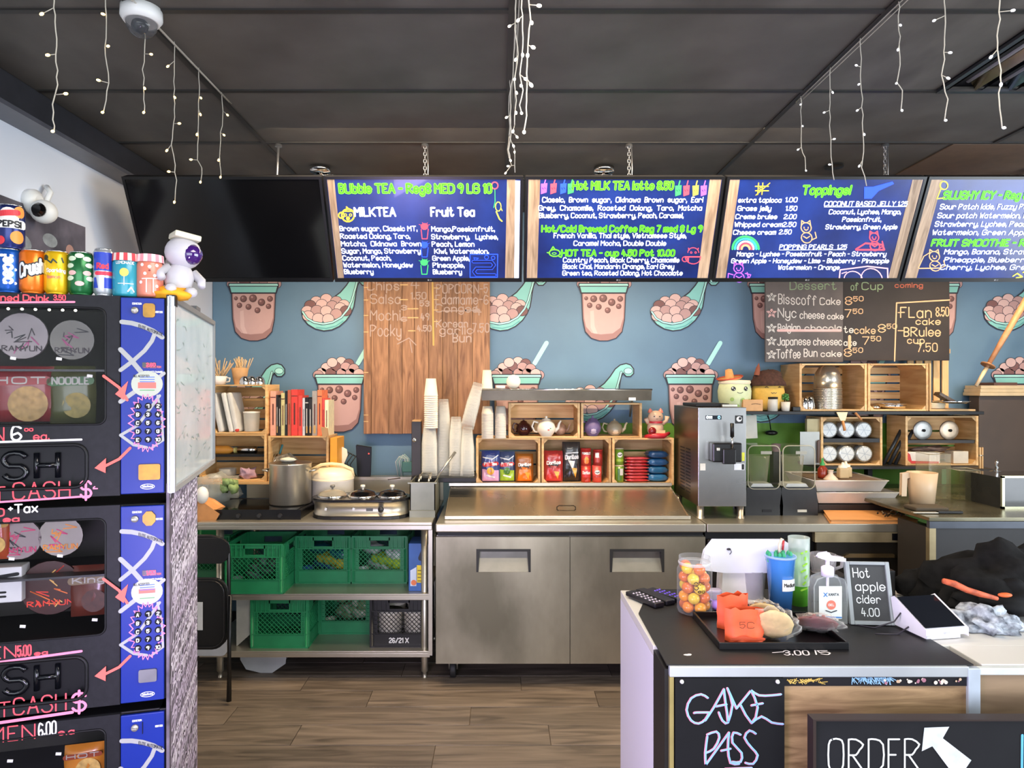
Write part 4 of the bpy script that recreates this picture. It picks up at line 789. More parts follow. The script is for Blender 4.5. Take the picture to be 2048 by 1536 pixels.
# --- milk crates
GRN = M('1f7a4c', .42, 0, .10, 12); GRD = M('175f3c', .5, 0, .1)
def milk_crate(mat, label, loc, group):
    t = thing('milk_crate', label, 'crate', loc, (0, 0, 0), group); a, h, th = .165, .285, .007
    m = MB()
    m.box(-a, a, -a, a, 0, .008)
    for s_ in range(4):
        q = MB(); hw = a
        z = lambda z0, z1, x0, x1, y0=-a, y1=-a+th: q.box(x0, x1, y0, y1, z0, z1)
        z(.008, .075, -hw, hw); z(.078, .082, -hw, hw, -a-.004, -a+th); z(0, .008, -hw, hw, -a-.004); z(.205, .212, -hw, hw, -a-.003)
        z(.212, h, -hw, -.055, -a+.0055, -a+.008); z(.212, h, .055, hw, -a+.0055, -a+.008); z(h-.028, h, -hw, hw); z(.212, h, -.062, -.055); z(.212, h, .055, .062); z(.212, .222, -.055, .055); z(h-.008, h, -hw, hw, -a-.005)
        z(.082, .205, -hw, -.125, -a+.0055, -a+.008); z(.082, .205, .125, hw, -a+.0055, -a+.008); z(.082, .205, -.129, -.124); z(.082, .205, .124, .129)
        for k in range(13):
            x = -hw+.008+k*(2*hw-.016)/12
            if abs(x) > .06: z(.212, h-.008, x-.003, x+.003, -a-.004)
        for zz in (.10, .125, .15, .175): z(zz, zz+.005, -hw, -.125, -a-.001); z(zz, zz+.005, .125, hw, -a-.001)
        for x in (-.163, -.145, .145, .163): z(.0, h, x-.002, x+.002, -a-.0045)
        mt = Matrix.Rotation(s_*PI/2, 4, 'Z'); m.add([mt @ Vector(p) for p in q.v], q.f)
    for sx in (-1, 1):
        for sy in (-1, 1): m.lathe([(.012, 0), (.012, h)], 8, (sx*(a-.008), sy*(a-.008), 0))
    m.build('basket', mat, t)
    l = MB()
    for s_ in range(4):
        q = MB(); z0, z1 = .080, .207
        for d in (1, -1):
            for k in range(-5, 15):
                x = -.125+k*.0265; xa_, xb_ = x, x+d*(z1-z0); pa, pb = [x, z0], [xb_, z1]
                def clip(p, r_):
                    if p[0] < -.125: f = (-.125-p[0])/(r_[0]-p[0]); return [-.125, p[1]+(r_[1]-p[1])*f]
                    if p[0] > .125: f = (.125-p[0])/(r_[0]-p[0]); return [.125, p[1]+(r_[1]-p[1])*f]
                    return p
                if max(pa[0], pb[0]) < -.12 or min(pa[0], pb[0]) > .12: continue
                A_, B_ = clip(pa, pb), clip(pb, pa); n = .0018
                q.add([(A_[0]-n, -a+.001, A_[1]), (A_[0]+n, -a+.001, A_[1]), (B_[0]+n, -a+.001, B_[1]), (B_[0]-n, -a+.001, B_[1]), (A_[0]-n, -a+.006, A_[1]), (A_[0]+n, -a+.006, A_[1]), (B_[0]+n, -a+.006, B_[1]), (B_[0]-n, -a+.006, B_[1])],
                      [(0, 1, 2, 3), (1, 5, 6, 2), (0, 3, 7, 4), (7, 6, 5, 4)])
        mt = Matrix.Rotation(s_*PI/2, 4, 'Z'); l.add([mt @ Vector(p) for p in q.v], q.f)
    l.build('lattice', mat, t, kind='stuff'); return t
mk = milk_crate(GRN, 'green milk crate at the front left of the upper undershelf', (X(502, 3.82), 4.035, .497), 'green milk crates under the work table')
def mc(px, y, z, lab, rz=0): return dup(mk, (X(px, y-.165), y, z), (0, 0, rz), lab)
mc(646, 4.24, .497, 'green milk crate in the middle of the upper undershelf'); mc(759, 4.24, .497, 'green milk crate with silver packets at the right of the upper undershelf')
mc(405, 4.24, .497, 'green milk crate at the left end, seen behind the folded chair')
mc(559, 4.08, .171, 'green milk crate at the left of the lower undershelf'); mc(691, 4.30, .171, 'green milk crate in the middle of the lower undershelf')
bk = milk_crate(M('121214', .45, 0, .1), 'black milk crate with white contents and white numbers on the lower undershelf', (X(802, 3.92)-.012, 4.09, .171), None)
txt(MB(), '26/21 X', -.055, .055, .03, .026, .006, -.171).build('crate_lettering', M('d8d8d8', .5), bk)
def filler(name, label, loc, cols, n=9, s=.03, w=.12, group=None):
    t = thing(name, label, 'packets', loc, (0, 0, 0), group); random.seed(n+int(loc[0]*100))
    for k in range(n):
        m = MB(); p = (-w+2*w*((k*.382) % 1), -w*.9+2*w*.9*((k*.618) % 1), .02+.05*(k % 3)+s*.6)
        m.ell(p, (s*1.2, s, s*.8), 10, 0, amp=.7, fr=3); m.build('packet', cols[k % len(cols)], t)
filler('packet_pile', 'blue and yellow packets inside the middle green crate of the upper undershelf', (X(646, 4.075), 4.24, .507), [M('2a4a8a', .3), M('c8b83a', .3), M('1c5a6a', .3)], 14, .045)
filler('packet_pile', 'silver and lime packets inside the right green crate of the upper undershelf', (X(759, 4.075), 4.24, .507), [M('c8ccc8', .3), M('b8d83a', .3), M('e0e4e0', .3)], 14, .042)
filler('packet_pile', 'clear packets inside the left green crate of the upper undershelf', (X(502, 3.87), 4.035, .507), [M('8a9a98', .3), M('3a4a44', .4)], 8, .04)
filler('packet_pile', 'pale packets inside the middle green crate of the lower undershelf', (X(691, 4.13), 4.30, .181), [M('c8c8b0', .3), M('8a9a70', .3)], 12, .042)
for k in range(4): MB().lathe([(0, 0), (.068, 0), (.072, .17), (.075, .172), (.075, .18), (0, .184)], 22).build('cream_tub', M('f2ead8', .5, 0, .04), loc=(X(802, 3.92)-.077+.154*(k % 2), 4.012+.156*(k//2), .181), label='cream tub packed inside the black milk crate', cat='tub', group='cream tubs in the black milk crate')
filler('bag_pile', 'dark reddish bags lying on top of the black milk crate', (X(802, 3.92), 4.09, .40), [M('4a3430', .5), M('3a2c2c', .5)], 4, .03)
t = thing('product_box', 'blue and white carton with a yellow label at the end of the upper undershelf', 'box', (X(838, 3.92), 3.98, .497))
MB().box(-.06, .06, -.06, .12, 0, .275).build('carton', M('3a62a8', .5, 0, .15, 9), t, bev=.003)
m = MB(); m.fill([(.02, .02), (.058, .02), (.058, .27), (.035, .27)], -.061, 0); m.fill([(-.012, .05), (.022, .05), (.022, .15), (-.012, .15)], -.0615, 1); m.fill([(-.05, .03), (-.015, .03), (-.015, .14), (-.05, .12)], -.0612, 3); m.line([(.01, .19), (.03, .24)], .03, -.0618, 2); m.disc(-.03, .05, .016, -.0622, 4)
for k in range(4): m.line([(-.006, .06+.02*k), (.016, .06+.02*k)], .004, -.0622, 2)
m.build('carton_print', [M('dfe3ea', .5), M('e0c832', .5), M('1a1c24', .5), M('c9d6ea', .5), M('e07a50', .5)], t)
# folded chair, tub and board at the left end
t = thing('folding_chair', 'folded black metal chair standing against the left end of the work table', 'chair', (0, 0, 0))
CB = M('131315', .3, 0, .1, 20)
def fr_pts(px0, px1, py0, py1, d0, d1, r_=18): return [(X(px, d1 if py < (py0+py1)/2 else d0), d1+(d0-d1)*(py-py0)/(py1-py0), Z(py, d1+(d0-d1)*(py-py0)/(py1-py0))) for px, py in
    [(px0, py1), (px0, py0+30)]+[(px0+r_*2-r_*2*math.cos(a), py0+30-30*math.sin(a)) for a in (.5, 1.0, 1.57)]+[(px1-r_*2+r_*2*math.sin(a), py0+30-30*math.cos(a)) for a in (0, .6, 1.1)]+[(px1, py0+30), (px1, py1)]]
MB().tube(fr_pts(330, 459, 1073, 1402, 3.62, 3.76), .011, 8).build('frame', CB, t)
MB().tube([(X(345, 3.55), 3.58, .02), (X(345, 3.6), 3.66, .55), (X(452, 3.6), 3.66, .55), (X(452, 3.55), 3.58, .02)], .010, 8).build('rear_leg', CB, t)
def slab(x0, x1, y0, y1, d, th, r_):
    pts = [(X(px, d), Z(py, d)) for px, py in [(a, b) for a, b in rrect(x0, x1, y0, y1, r_)]]
    return MB().prism(pts, d, d+th)
slab(336, 456, 1078, 1126, 3.72, .02, 20).build('backrest', CB, t, bev=.004)
slab(328, 450, 1160, 1297, 3.62, .03, 26).build('seat', M('0f0f11', .35, 0, .1), t, bev=.006)
MB().tube([(X(a, 3.615), 3.615, Z(b, 3.615)) for a, b in rrect(330, 448, 1162, 1295, 26)], .004, 6, closed=True).build('seat_trim', CB, t)
MB().box(X(378, 3.6), X(403, 3.6), 3.612, 3.616, Z(1262, 3.6), Z(1206, 3.6)).build('sticker', M('cfd0d2', .6), t)
slab(320, 454, 1230, 1312, 3.80, .05, 12).build('plastic_bin', M('c4c7ce', .5, 0, .05), label='pale grey plastic bin behind the folded black chair', cat='bin', loc=(0, 0.0, 0))
m = MB(); m.prism([(X(a, 3.9), Z(b, 3.9)) for a, b in ((466, 1205), (494, 1180), (494, 1275), (466, 1300))], 3.95, 3.97); m.build('leaning_board', M('a9a79e', .6, 0, .1), label='pale board leaning on the lower undershelf beside the folded chair', cat='board')
m = MB(); x0, x1 = X(480, 3.95), X(568, 3.95)
m.prism([(x0, .145), (x1, .145), (x1-.01, .06), ((x0+x1)/2+.03, .0), (x0+.03, .03), (x0, .08)], 3.98, 4.2); m.build('plastic_tub', M('a9acae', .35, 0, .08, 9), label='cloudy plastic tub on the floor under the work table', cat='tub', bev=.01)
# --- things on the work table
t = thing('induction_cooker', 'black double cooker plate at the left of the work table', 'cooker', (X(515, 4.0), 4.13, TZ))
MB().prism([(-.29, .0), (.27, 0), (.27, .05), (-.29, .05)], -.21, .2).build('body', M('141416', .3, 0, .15, 30), t, bev=.008)
MB().box(-.27, .25, -.19, .18, .05, .054).build('glass_top', M('0a0a0c', .08), t, bev=.002)
for k in range(4): MB().lathe([(.011, -.225), (.013, -.21), (.013, -.208)], 12, (-.2+.12*k, 0, .024), axis='y').build('knob', M('2c2c2e', .4), t)
t = thing('stock_pot', 'tall stainless stock pot on the black cooker', 'pot', (X(575, 4.1), 4.16, TZ+.055))
r = .124
MB().lathe([(0, 0), (r*.96, 0), (r, .008), (r, .235), (r*1.03, .242), (r*1.03, .248), (r*.98, .248), (r*.97, .02), (0, .015)], 40).build('pot_body', STEEL, t)
MB().lathe([(r*.99, .246), (r*.6, .256), (0, .262)], 36).build('lid', STEELD, t)
for sx in (-1, 1): MB().tube([(sx*r, -.04, .2), (sx*(r+.035), -.03, .205), (sx*(r+.035), .03, .205), (sx*r, .04, .2)], .006, 8).build('handle', STEEL, t)
MB().ell((.0, -.05, .27), (.05, .028, .014), 14, 0, amp=.3).build('folded_towel', M('d8d2bc', .8), label='folded cream towel on the stock pot lid', cat='towel', loc=t.location)
t = thing('rice_cooker', 'round cream rice cooker with arched handle behind the slow cookers', 'rice cooker', (X(661, 4.25), 4.30, TZ+.03))
r = .132; RC = M('e8dfd0', .35, 0, .04, coat=.3)
MB().lathe([(r*.8, 0), (r*.93, .01), (r, .05), (r, .15), (r*1.02, .155)], 36).build('cooker_body', RC, t)
MB().lathe([(r*1.02, .157), (r*1.03, .17), (r*.93, .205), (r*.6, .225), (0, .232)], 36).build('lid', M('efe0c0', .3, 0, .03, coat=.3), t)
MB().tube([(-r, 0, .17), (-r*.95, -.01, .215), (-r*.5, -.02, .245), (0, -.02, .252), (r*.5, -.02, .245), (r*.95, -.01, .215), (r, 0, .17)], .011, 8).build('handle', M('e8d3a4', .4), t)
MB().box(-.03, .03, -r-.012, -r+.01, .04, .075).box(-.018, .018, -r-.018, -r, .048, .062).build('switch', M('d8c8a0', .4), t, bev=.003)
MB().lathe([(0, 0), (.10, 0), (.10, .03), (0, .03)], 24).build('stand', BLK2, t, loc=(0, 0, -.03))
t = thing('triple_slow_cooker', 'wide stainless buffet slow cooker with three round wells', 'slow cooker', (X(717, 3.95), 4.05, TZ))
def stad(w, d, n=9): return [(w/2-d/2+d/2*math.cos(a), d/2*math.sin(a)) for a in [-PI/2+PI*k/n for k in range(n+1)]]+[(-w/2+d/2+d/2*math.cos(a), d/2*math.sin(a)) for a in [PI/2+PI*k/n for k in range(n+1)]]
MB().prism(stad(.56, .26), .018, .10, axis='z', sm=True).build('steel_band', STEELH, t)
MB().prism(stad(.57, .27), .0, .02, axis='z').build('base', M('1a1a1c', .4), t, bev=.004)
MB().prism(stad(.575, .275), .10, .116, axis='z').build('top_plate', M('1c1c1e', .25), t, bev=.004)
for i, x in enumerate((-.175, .005, .18)):
    MB().lathe([(.086, .116), (.09, .122), (.084, .126), (.08, .12)], 26, (x, .0, 0)).build('well_ring', CHROME, t)
    lid = MB().lathe([(.082, .124), (.07, .142), (.03, .154), (0, .156)], 26, (x, 0, 0)).build('glass_lid', M('9a9688', .1, .3, .1) if i == 0 else M('0c0c0e', .06), t)
    MB().lathe([(.006, .155), (.006, .165), (.015, .17), (.014, .182), (0, .184)], 12, (x, 0, 0)).build('lid_knob', M('d8d2c0' if i else '6a6860', .3), lid)
MB().lathe([(0, -.012), (.014, -.012), (.018, 0)], 18, (.135, -.131, .058), axis='y').build('dial', M('151517', .4), t)
MB().box(.05, .09, -.1315, -.130, .05, .066).build('name_plate', M('5a5a58', .4, .5), t)
for x in (-.19, -.03): MB().prism([(x, .055), (x+.012, .052), (x+.016, .066), (x+.004, .07)], -.132, -.1305).build('light_sticker', M('e8e8e8', .4), t)
# fryer / steel bin at the right end
t = thing('steel_container', 'open stainless steel box at the right end of the work table, tongs leaning in it', 'container', (X(845, 4.0), 4.16, TZ))
w, d, h = .075, .16, .205
MB().box(-w, w, -d, -d+.006, 0, h).box(-w, w, d-.006, d, 0, h).box(-w, -w+.006, -d, d, 0, h).box(w-.006, w, -d, d, 0, h).box(-w, w, -d, d, 0, .01).box(-w-.01, w+.01, -d-.012, -d, h-.008, h).box(-w-.01, w+.01, d, d+.01, h-.008, h).box(-w, w, -d-.015, -d-.0005, 0, .04).build('box_shell', M('8f9080', .45, .7, .12, 3, h2='74766a'), t)
MB().tube([(-.03, -.1, .2), (-.03, -.02, .23), (.03, -.02, .23), (.03, -.1, .2)], .006, 8).tube([(-.03, 0, .2), (-.03, .06, .23), (.03, .06, .23), (.03, 0, .2)], .006, 8).build('basket_handle', STEEL, t)
MB().tube([(X(872, 4.1), 4.14, 1.125), (X(910, 4.2), 4.22, 1.27)], [.006, .009], 6).build('tongs', M('a8a8a4', .3, .9), label='steel tongs leaning out of the steel box', cat='tongs')
MB().tube([(X(800, 4.1), 4.1, 1.125), (X(782, 4.1), 4.0, 1.13)], .004, 6).build('thin_ladle', M('4a4038', .4), label='dark thin utensil lying across the steel box', cat='utensil')
# router, plug, cables on the ledge (z = TZ+.16)
LZ = TZ+.16
t = thing('router', 'black upright router with a red light on the ledge behind the slow cooker', 'router', (X(727, 4.60), 4.61, LZ), (0, 0, R(8)))
MB().prism([(-.035, 0), (.04, 0), (.045, .19), (-.045, .205)], -.03, .03).build('case', M('0b0b0d', .4, spec=.2), t, bev=.006)
MB().lathe([(0, -.003), (.004, -.002), (.004, 0)], 8, (.035, -.031, .155), axis='y').build('status_light', E('ff3028', 6), t)
m = MB()
for k in range(5): m.tube([(-.05-.01*k, 0, .0), (-.09-.02*k, -.02, .08+.012*k), (-.05-.02*k, -.02, .14+.01*k), (-.03, 0, .12)], .004, 6)
m.build('cables', M('1c2224', .5), t)
t = thing('hanging_tag', 'cream leaf-shaped plaque hung beside the small wooden crate', 'plaque', (X(683, 4.5), 4.5, Z(912, 4.5)))
m = MB(); m.prism([(-.04, -.005), (-.02, .035), (.005, .055), (.03, .04), (.035, .005), (.012, -.05)], -.005, .01); m.build('plate', M('ece2cc', .6), t, bev=.004)
MB().tube([(0, 0, .04), (-.02, .1, .05), (-.05, .1, .0)], .002, 5).build('cord', BLACK, t)
t = thing('coiled_cables', 'bundle of pale cables hanging beside the cup stand', 'cables', (X(805, 4.6), 4.6, LZ))
for k in range(4): MB().tube([(-.03+.012*k, 0, .0), (-.045+.012*k, -.01, .1), (-.02+.012*k, -.012, .135+.005*k), (.015+.01*k, -.01, .12), (.025+.006*k, 0, .04)], .004, 6).build('cable', M('8fb0a8' if k % 2 else 'b8c0bc', .5), t)
MB().box(.0, .07, -.02, .02, .03, .1).build('plug_block', M('3f6f68', .5), t, bev=.004)
# bag of greens and orange cutting thing at the left end
m = MB(); m.ell((0, 0, .09), (.15, .12, .12), 20, 0, amp=.35, fr=2.5); m.build('clear_bag', M('d5dcd6', .15, 0, .1, 9, alpha=.35, k='bag'), loc=(X(428, 4.35), 4.38, TZ), label='clear plastic bag of green vegetables at the left end of the table', cat='bag')
m = MB()
for k in range(7): m.ell((.03*math.cos(k), .03*math.sin(k*2), .02*(k % 3)), (.03, .02, .025), 8, 0, amp=.8, fr=3)
m.build('green_vegetables', M('8aa468', .6, 0, .3, 40), loc=(X(465, 4.3), 4.25, TZ+.13), label='bunch of pale green vegetables in the clear bag', cat='vegetables')
MB().box(-.06, .05, -.05, .05, 0, .09).build('tissue_box', M('dcdcec', .5, 0, .2, 30), loc=(X(408, 4.5), 4.5, TZ+.06), label='white and blue tissue packet under the wooden crates', cat='packet', bev=.01)
m = MB(); m.prism([(-.10, 0), (.08, .0), (.10, .035), (.02, .09), (-.10, .13)], -.08, .06); m.build('brown_paper_bag', M('d3935a', .6, 0, .1, 20), loc=(X(400, 3.9), 3.98, TZ), label='orange-brown paper bag at the left end of the work table', cat='bag', bev=.01)
MB().ell((0, 0, 0), (.035, .035, .05), 12).build('white_bottle', WHITE, loc=(X(397, 3.85), 3.9, TZ+.145), label='white bottle tip beside the brown paper bag', cat='bottle')
# ================================================================ wooden crates
def wcrate(label, x0, x1, z0, z1, y0, dep, group, back=4, up=True, slats=3, mats=(PINE, PINEY, PINEZ), tilt=0, solid_back=False, nogap=False):
    w, h, th = x1-x0, z1-z0, .011
    t = thing('wooden_crate', label, 'crate', ((x0+x1)/2, y0, z0), (0, 0, 0), group)
    for sx in (-1, 1): MB().box(min(sx*w/2, sx*(w/2-th*1.4)), max(sx*w/2, sx*(w/2-th*1.4)), 0, dep, 0, h).build('end_board', mats[1], t, bev=.0015)
    sw = (dep-.008*(slats-1))/slats; a = w/2-th*1.4-.0006
    for zz in (0, h-th):
        for k in range(slats): MB().box(-a, a, k*(sw+.008), k*(sw+.008)+sw, zz+.0006, zz+th-.0006).build('slat', mats[0], t, bev=.0012)
    bh = (h-2*th)/back
    for k in range(back):
        g_ = .0 if nogap else .012; MB().box(-a, a, dep-th, dep-.0008, th+k*bh+g_/2, th+(k+1)*bh-g_/2).build('slat', mats[0], t, bev=.0012)
    for sx in (-1, 1):
        for zz in (th, h-th):
            s_ = 1 if zz == th else -1; c = .026
            MB().prism([(sx*a, zz), (sx*(a-c), zz), (sx*a, zz+s_*c)], .004, dep-th-.002).build('corner_block', mats[1], t)
    return t
LC = 'wooden crates stacked on the left shelf'
yb = 4.36
LWZ = Z(963, yb)
wcrate('lower left wooden crate holding bottles and a pink cloth', X(398, yb), X(533, yb), LWZ, Z(868, yb)-.001, yb, .24, LC, 3)
wcrate('upper left wooden crate holding white paper packs', X(420, yb), X(535, yb), Z(868, yb), Z(769, yb), yb, .24, LC, 4)
t = wcrate('small wooden crate with books on top and a dotted cloth inside', X(536, yb), X(657, yb), LWZ, Z(872, yb), yb, .24, LC, 2)
t = thing('crate_shelf', 'wooden board carrying the left-hand crates above the work table', 'shelf', (0, yb, LWZ))
MB().box(X(392, yb), X(660, yb), -.01, .25, -.018, -.001).build('board', PINE, t, bev=.002)
for px in (405, 560, 655): MB().box(X(px, yb)-.012, X(px, yb)+.012, .16, .19, TZ-LWZ, -.018).build('support', PINEZ, t)
MB().box(X(660, yb), X(674, yb), yb, yb+.2, Z(942, yb), Z(876, yb)).build('orange_folder', M('e09a2c', .5, 0, .05), label='orange-yellow box file standing beside the small wooden crate', cat='folder', bev=.002)
# books
bks = [(538, 551, 782, 'e8a48c'), (552, 556, 790, '1f1d20'), (557, 562, 795, '2a2622'), (563, 571, 786, 'c9bf86'), (572, 577, 782, '191a1c'), (578, 585, 780, 'b05a40'), (586, 601, 779, 'e04038'), (602, 611, 791, 'd8453c'),
       (612, 617, 796, 'c3c6cc'), (618, 625, 795, '17171a'), (626, 633, 797, '202024'), (634, 645, 782, '9d9690'), (646, 656, 780, 'ee7c50'), (657, 662, 797, 'd84a44'), (663, 671, 800, 'efe3b8')]
bnames = ['salmon', 'thin black', 'narrow dark brown', 'olive-tan', 'black', 'rust red', 'thick bright red', 'shorter bright red', 'pale blue-grey', 'black with white specks', 'dark with white letters', 'grey-brown', 'orange', 'thin red', 'cream, last']
BZ = Z(872, yb)+.001
kx = (X(655, yb)-X(538, yb))/(X(671, yb)-X(538, yb))
for i, (a, b, tp, c) in enumerate(bks):
    x0 = X(538, yb)+(X(a, yb)-X(538, yb))*kx; x1 = X(538, yb)+(X(b+.6, yb)-X(538, yb))*kx; h = Z(tp, yb)-BZ
    t = thing('book', bnames[i]+' spine in the row of books on the small wooden crate', 'book', ((x0+x1)/2, yb+.02, BZ), (0, 0, 0), 'books on the small wooden crate'); w = (x1-x0)/2*.94
    MB().box(-w, w, 0, .0025, 0, h).box(-w, -w+.0015, .0025, .15, 0, h).box(w-.0015, w, .0025, .15, 0, h).build('cover', M(c, .5, 0, .1, 40), t)
    MB().box(-w+.0015, w-.0015, .004, .146, .003, h-.003).build('pages', M('e6dfcc', .8, 0, .05, 60), t)
    m = MB(); q = 0 if c > '8' else 1
    m.line([(0, h*.25), (0, h*.7)], w*.5, -.0008, q)
    if i % 3 == 0: m.line([(-w*.8, h*.86), (w*.8, h*.86)], .006, -.0008, q)
    if i in (1, 9, 10, 11): m.line([(0, .02), (0, .06)], w*.9, -.0006, 2)
    m.build('spine_print', [M('5a2c28', .5), M('d0ccc4', .5), M('c8a060', .5)], t)
# things in and on the left crates
t = thing('stick_cup', 'white cup full of wooden stir sticks on the upper left crate', 'cup', (X(437, 4.45), 4.45, Z(769, yb)))
MB().lathe([(.03, 0), (.045, .005), (.055, .055), (.052, .055), (.042, .008), (0, .006)], 24).build('cup_body', WHITE, t)
MB().tube([(.05, 0, .045), (.075, 0, .042), (.072, 0, .02), (.048, 0, .015)], .005, 6).build('handle', WHITE, t)
random.seed(3); SW = M('d9b98a', .6, 0, .12, 30)
for k in range(22):
    a = random.uniform(-.7, .75); b = random.uniform(-.25, .25); p = Vector((random.uniform(-.025, .025), random.uniform(-.025, .025), .02)); q = p+Vector((math.sin(a), math.sin(b), 1)).normalized()*random.uniform(.13, .16)
    MB().tube([p, q], .0028, 4).build('stir_stick', SW, t)
t = thing('stick_bag', 'paper bag of wooden sticks on the upper left crate', 'bag', (X(480, 4.5), 4.5, Z(769, yb)))
MB().lathe([(.035, 0), (.045, .04), (.055, .11), (.05, .11), (.0, .02)], 12).build('bag_body', M('c79a6a', .6, 0, .1, 20), t)
for k in range(26):
    a = random.uniform(-.45, .5); p = Vector((random.uniform(-.035, .035), random.uniform(-.03, .03), .06)); q = p+Vector((math.sin(a), random.uniform(-.2, .2), 1)).normalized()*random.uniform(.10, .13); MB().tube([p, q], .0028, 4).build('stir_stick', SW, t)
def mbowl(loc, r, h, label, group=None, rot=(0, 0, 0)):
    t = thing('metal_bowl', label, 'bowl', loc, rot, group); MB().lathe([(r, 0), (r*1.03, .003), (r*.98, h*.4), (r*.8, h*.75), (r*.45, h*.95), (0, h)], 26, sm=True).build('bowl_shell', CHROME, t); return t
for i, px in enumerate((492, 503, 515)): mbowl((X(px, 4.42), 4.40+i*.03, Z(769, yb)), .034, .055, ['upturned shiny metal cup beside the bag of sticks', 'middle one of three upturned metal cups on the upper left crate', 'upturned shiny metal cup nearest the right end of the upper left crate'][i], 'upturned metal cups on the upper left crate')
for i, (px, c, tilt) in enumerate(((432, 'cfd0ce', 12), (453, 'dcdbd6', 12), (463, 'd2d0ca', 11))):
    m = MB(); m.box(-.017, .017, -.09, .09, 0, .26); m.build('paper_pack', M(c, .5, 0, .06, 20), loc=(X(px+8, yb), 4.46, Z(866, yb)+.004), rot=(0, R(-tilt), 0), bev=.012, label=['leaning white paper pack at the left side of the upper crate', 'leaning white paper pack in the middle of three in the upper crate', 'leaning white paper pack nearest the plastic tub in the upper crate'][i], cat='paper pack', group='leaning white paper packs')
t = thing('plastic_tub', 'clear plastic tub of pale wafers in the upper left crate', 'tub', (X(500, 4.42), 4.45, Z(868, yb)+.013))
MB().lathe([(.045, 0), (.052, .12), (.05, .12), (.043, .004), (0, .003)], 20).build('tub_body', FROST, t); MB().ell((0, 0, .05), (.035, .035, .03), 10, 0, amp=.5).build('wafers', M('d8b898', .7), t); MB().lathe([(.053, .12), (.055, .128), (0, .13)], 20).build('lid', M('dcdcda', .4), t)
MB().ell((0, 0, .012), (.016, .014, .012), 8).build('red_cap', M('c83a34', .5), loc=(X(474, 4.38), 4.38, Z(868, yb)+.012), label='small red cap on the floor of the upper left crate', cat='cap')
zf = LWZ+.012
t = thing('lying_bottle', 'orange and white bottle lying in the lower left crate', 'bottle', (X(440, 4.4), 4.46, Z(902, 4.4)))
MB().lathe([(0, -.1), (.026, -.098), (.03, -.08), (.03, .03), (.012, .06), (.012, .075)], 16, axis='x').build('bottle_body', M('d9923c', .35, 0, .1), t); MB().lathe([(.018, .07), (.018, .095), (0, .096)], 14, axis='x').build('cap', M('d8c87a', .4), t)
MB().box(X(402, yb), X(530, yb), 4.38, 4.58, Z(913, 4.4), Z(908, 4.4)).build('black_tray', BLACK, loc=(0, 0, 0), label='thin black tray across the middle of the lower left crate', cat='tray')
MB().lathe([(0, -.07), (.02, -.07), (.024, .05), (0, .052)], 14, axis='x').build('steel_tumbler', CHROME, loc=(X(492, 4.4), 4.45, Z(901, 4.4)), label='steel tumbler lying on the black tray in the crate', cat='tumbler')
MB().ell((0, 0, 0), (.09, .05, .022), 16).build('white_dish', WHITE, loc=(X(428, 4.4), 4.52, Z(902, 4.4)), label='white dish at the back of the lower left crate', cat='dish')
MB().ell((0, 0, .03), (.05, .04, .035), 16, 0, amp=.9, fr=3).build('pink_cloth', M('c9a5b8', .8, 0, .2, 30), loc=(X(492, 4.38), 4.42, zf), label='crumpled pink cloth in the lower left crate', cat='cloth')
MB().lathe([(0, 0), (.05, 0), (.055, .06), (.053, .06), (.048, .004)], 20).build('clear_bowl', FROST, loc=(X(448, 4.4), 4.46, zf), label='clear bowl at the bottom of the lower left crate', cat='bowl')
MB().ell((0, 0, .01), (.045, .035, .014), 14).build('white_plate', WHITE, loc=(X(422, 4.36), 4.42, zf), label='small white plate at the front of the lower left crate', cat='plate')
t = thing('round_tin', 'shiny round tin lid standing in the small wooden crate', 'tin', (X(541, 4.4)+.025, 4.45, zf+.085)); MB().lathe([(0, -.01), (.07, -.01), (.075, .0), (.072, .012), (0, .014)], 26, axis='x').build('disc', CHROME, t)
MB().prism([(-.065, 0), (.055, 0), (.07, .11), (.02, .15), (-.05, .13)], -.03, .03).build('dotted_bag', M('a99c86', .7, 0, .5, 55, h2='5f5648'), loc=(X(570, 4.42), 4.42, zf+.001), label='beige bag with a dark dotted print in the small wooden crate', cat='bag', bev=.012)
MB().ell((0, 0, .03), (.05, .03, .035), 12, 0, amp=.6).build('pink_pack', M('c88f80', .5), loc=(X(571, 4.36), 4.385, zf-.002), label='pink packet in front of the dotted bag', cat='packet')
MB().ell((0, 0, .02), (.09, .05, .022), 14, 0, amp=.8, fr=3).build('grey_napkins', M('a39a8e', .8, 0, .1), loc=(X(625, 4.42), 4.45, zf), label='crumpled grey napkins in the small wooden crate', cat='napkins')
MB().box(-.05, .05, -.02, .02, 0, .05).build('small_card_box', M('b59464', .7), loc=(X(620, 4.5), 4.53, zf+.035), label='small tan card box at the back of the small crate', cat='box')
MB().tube([(0, 0, 0), (.03, 0, .10)], .007, 6).build('teal_handle', M('3f8a94', .5), loc=(X(553, 4.5), 4.53, zf+.11), label='teal brush handle sticking out in the small crate', cat='brush')
MB().prism([(0, 0), (.035, .0), (.03, .05), (-.01, .06)], -.01, .01).build('brown_tag', M('b08a60', .7), loc=(X(648, yb), yb-.03, BZ), label='brown card tag at the end of the books', cat='tag')
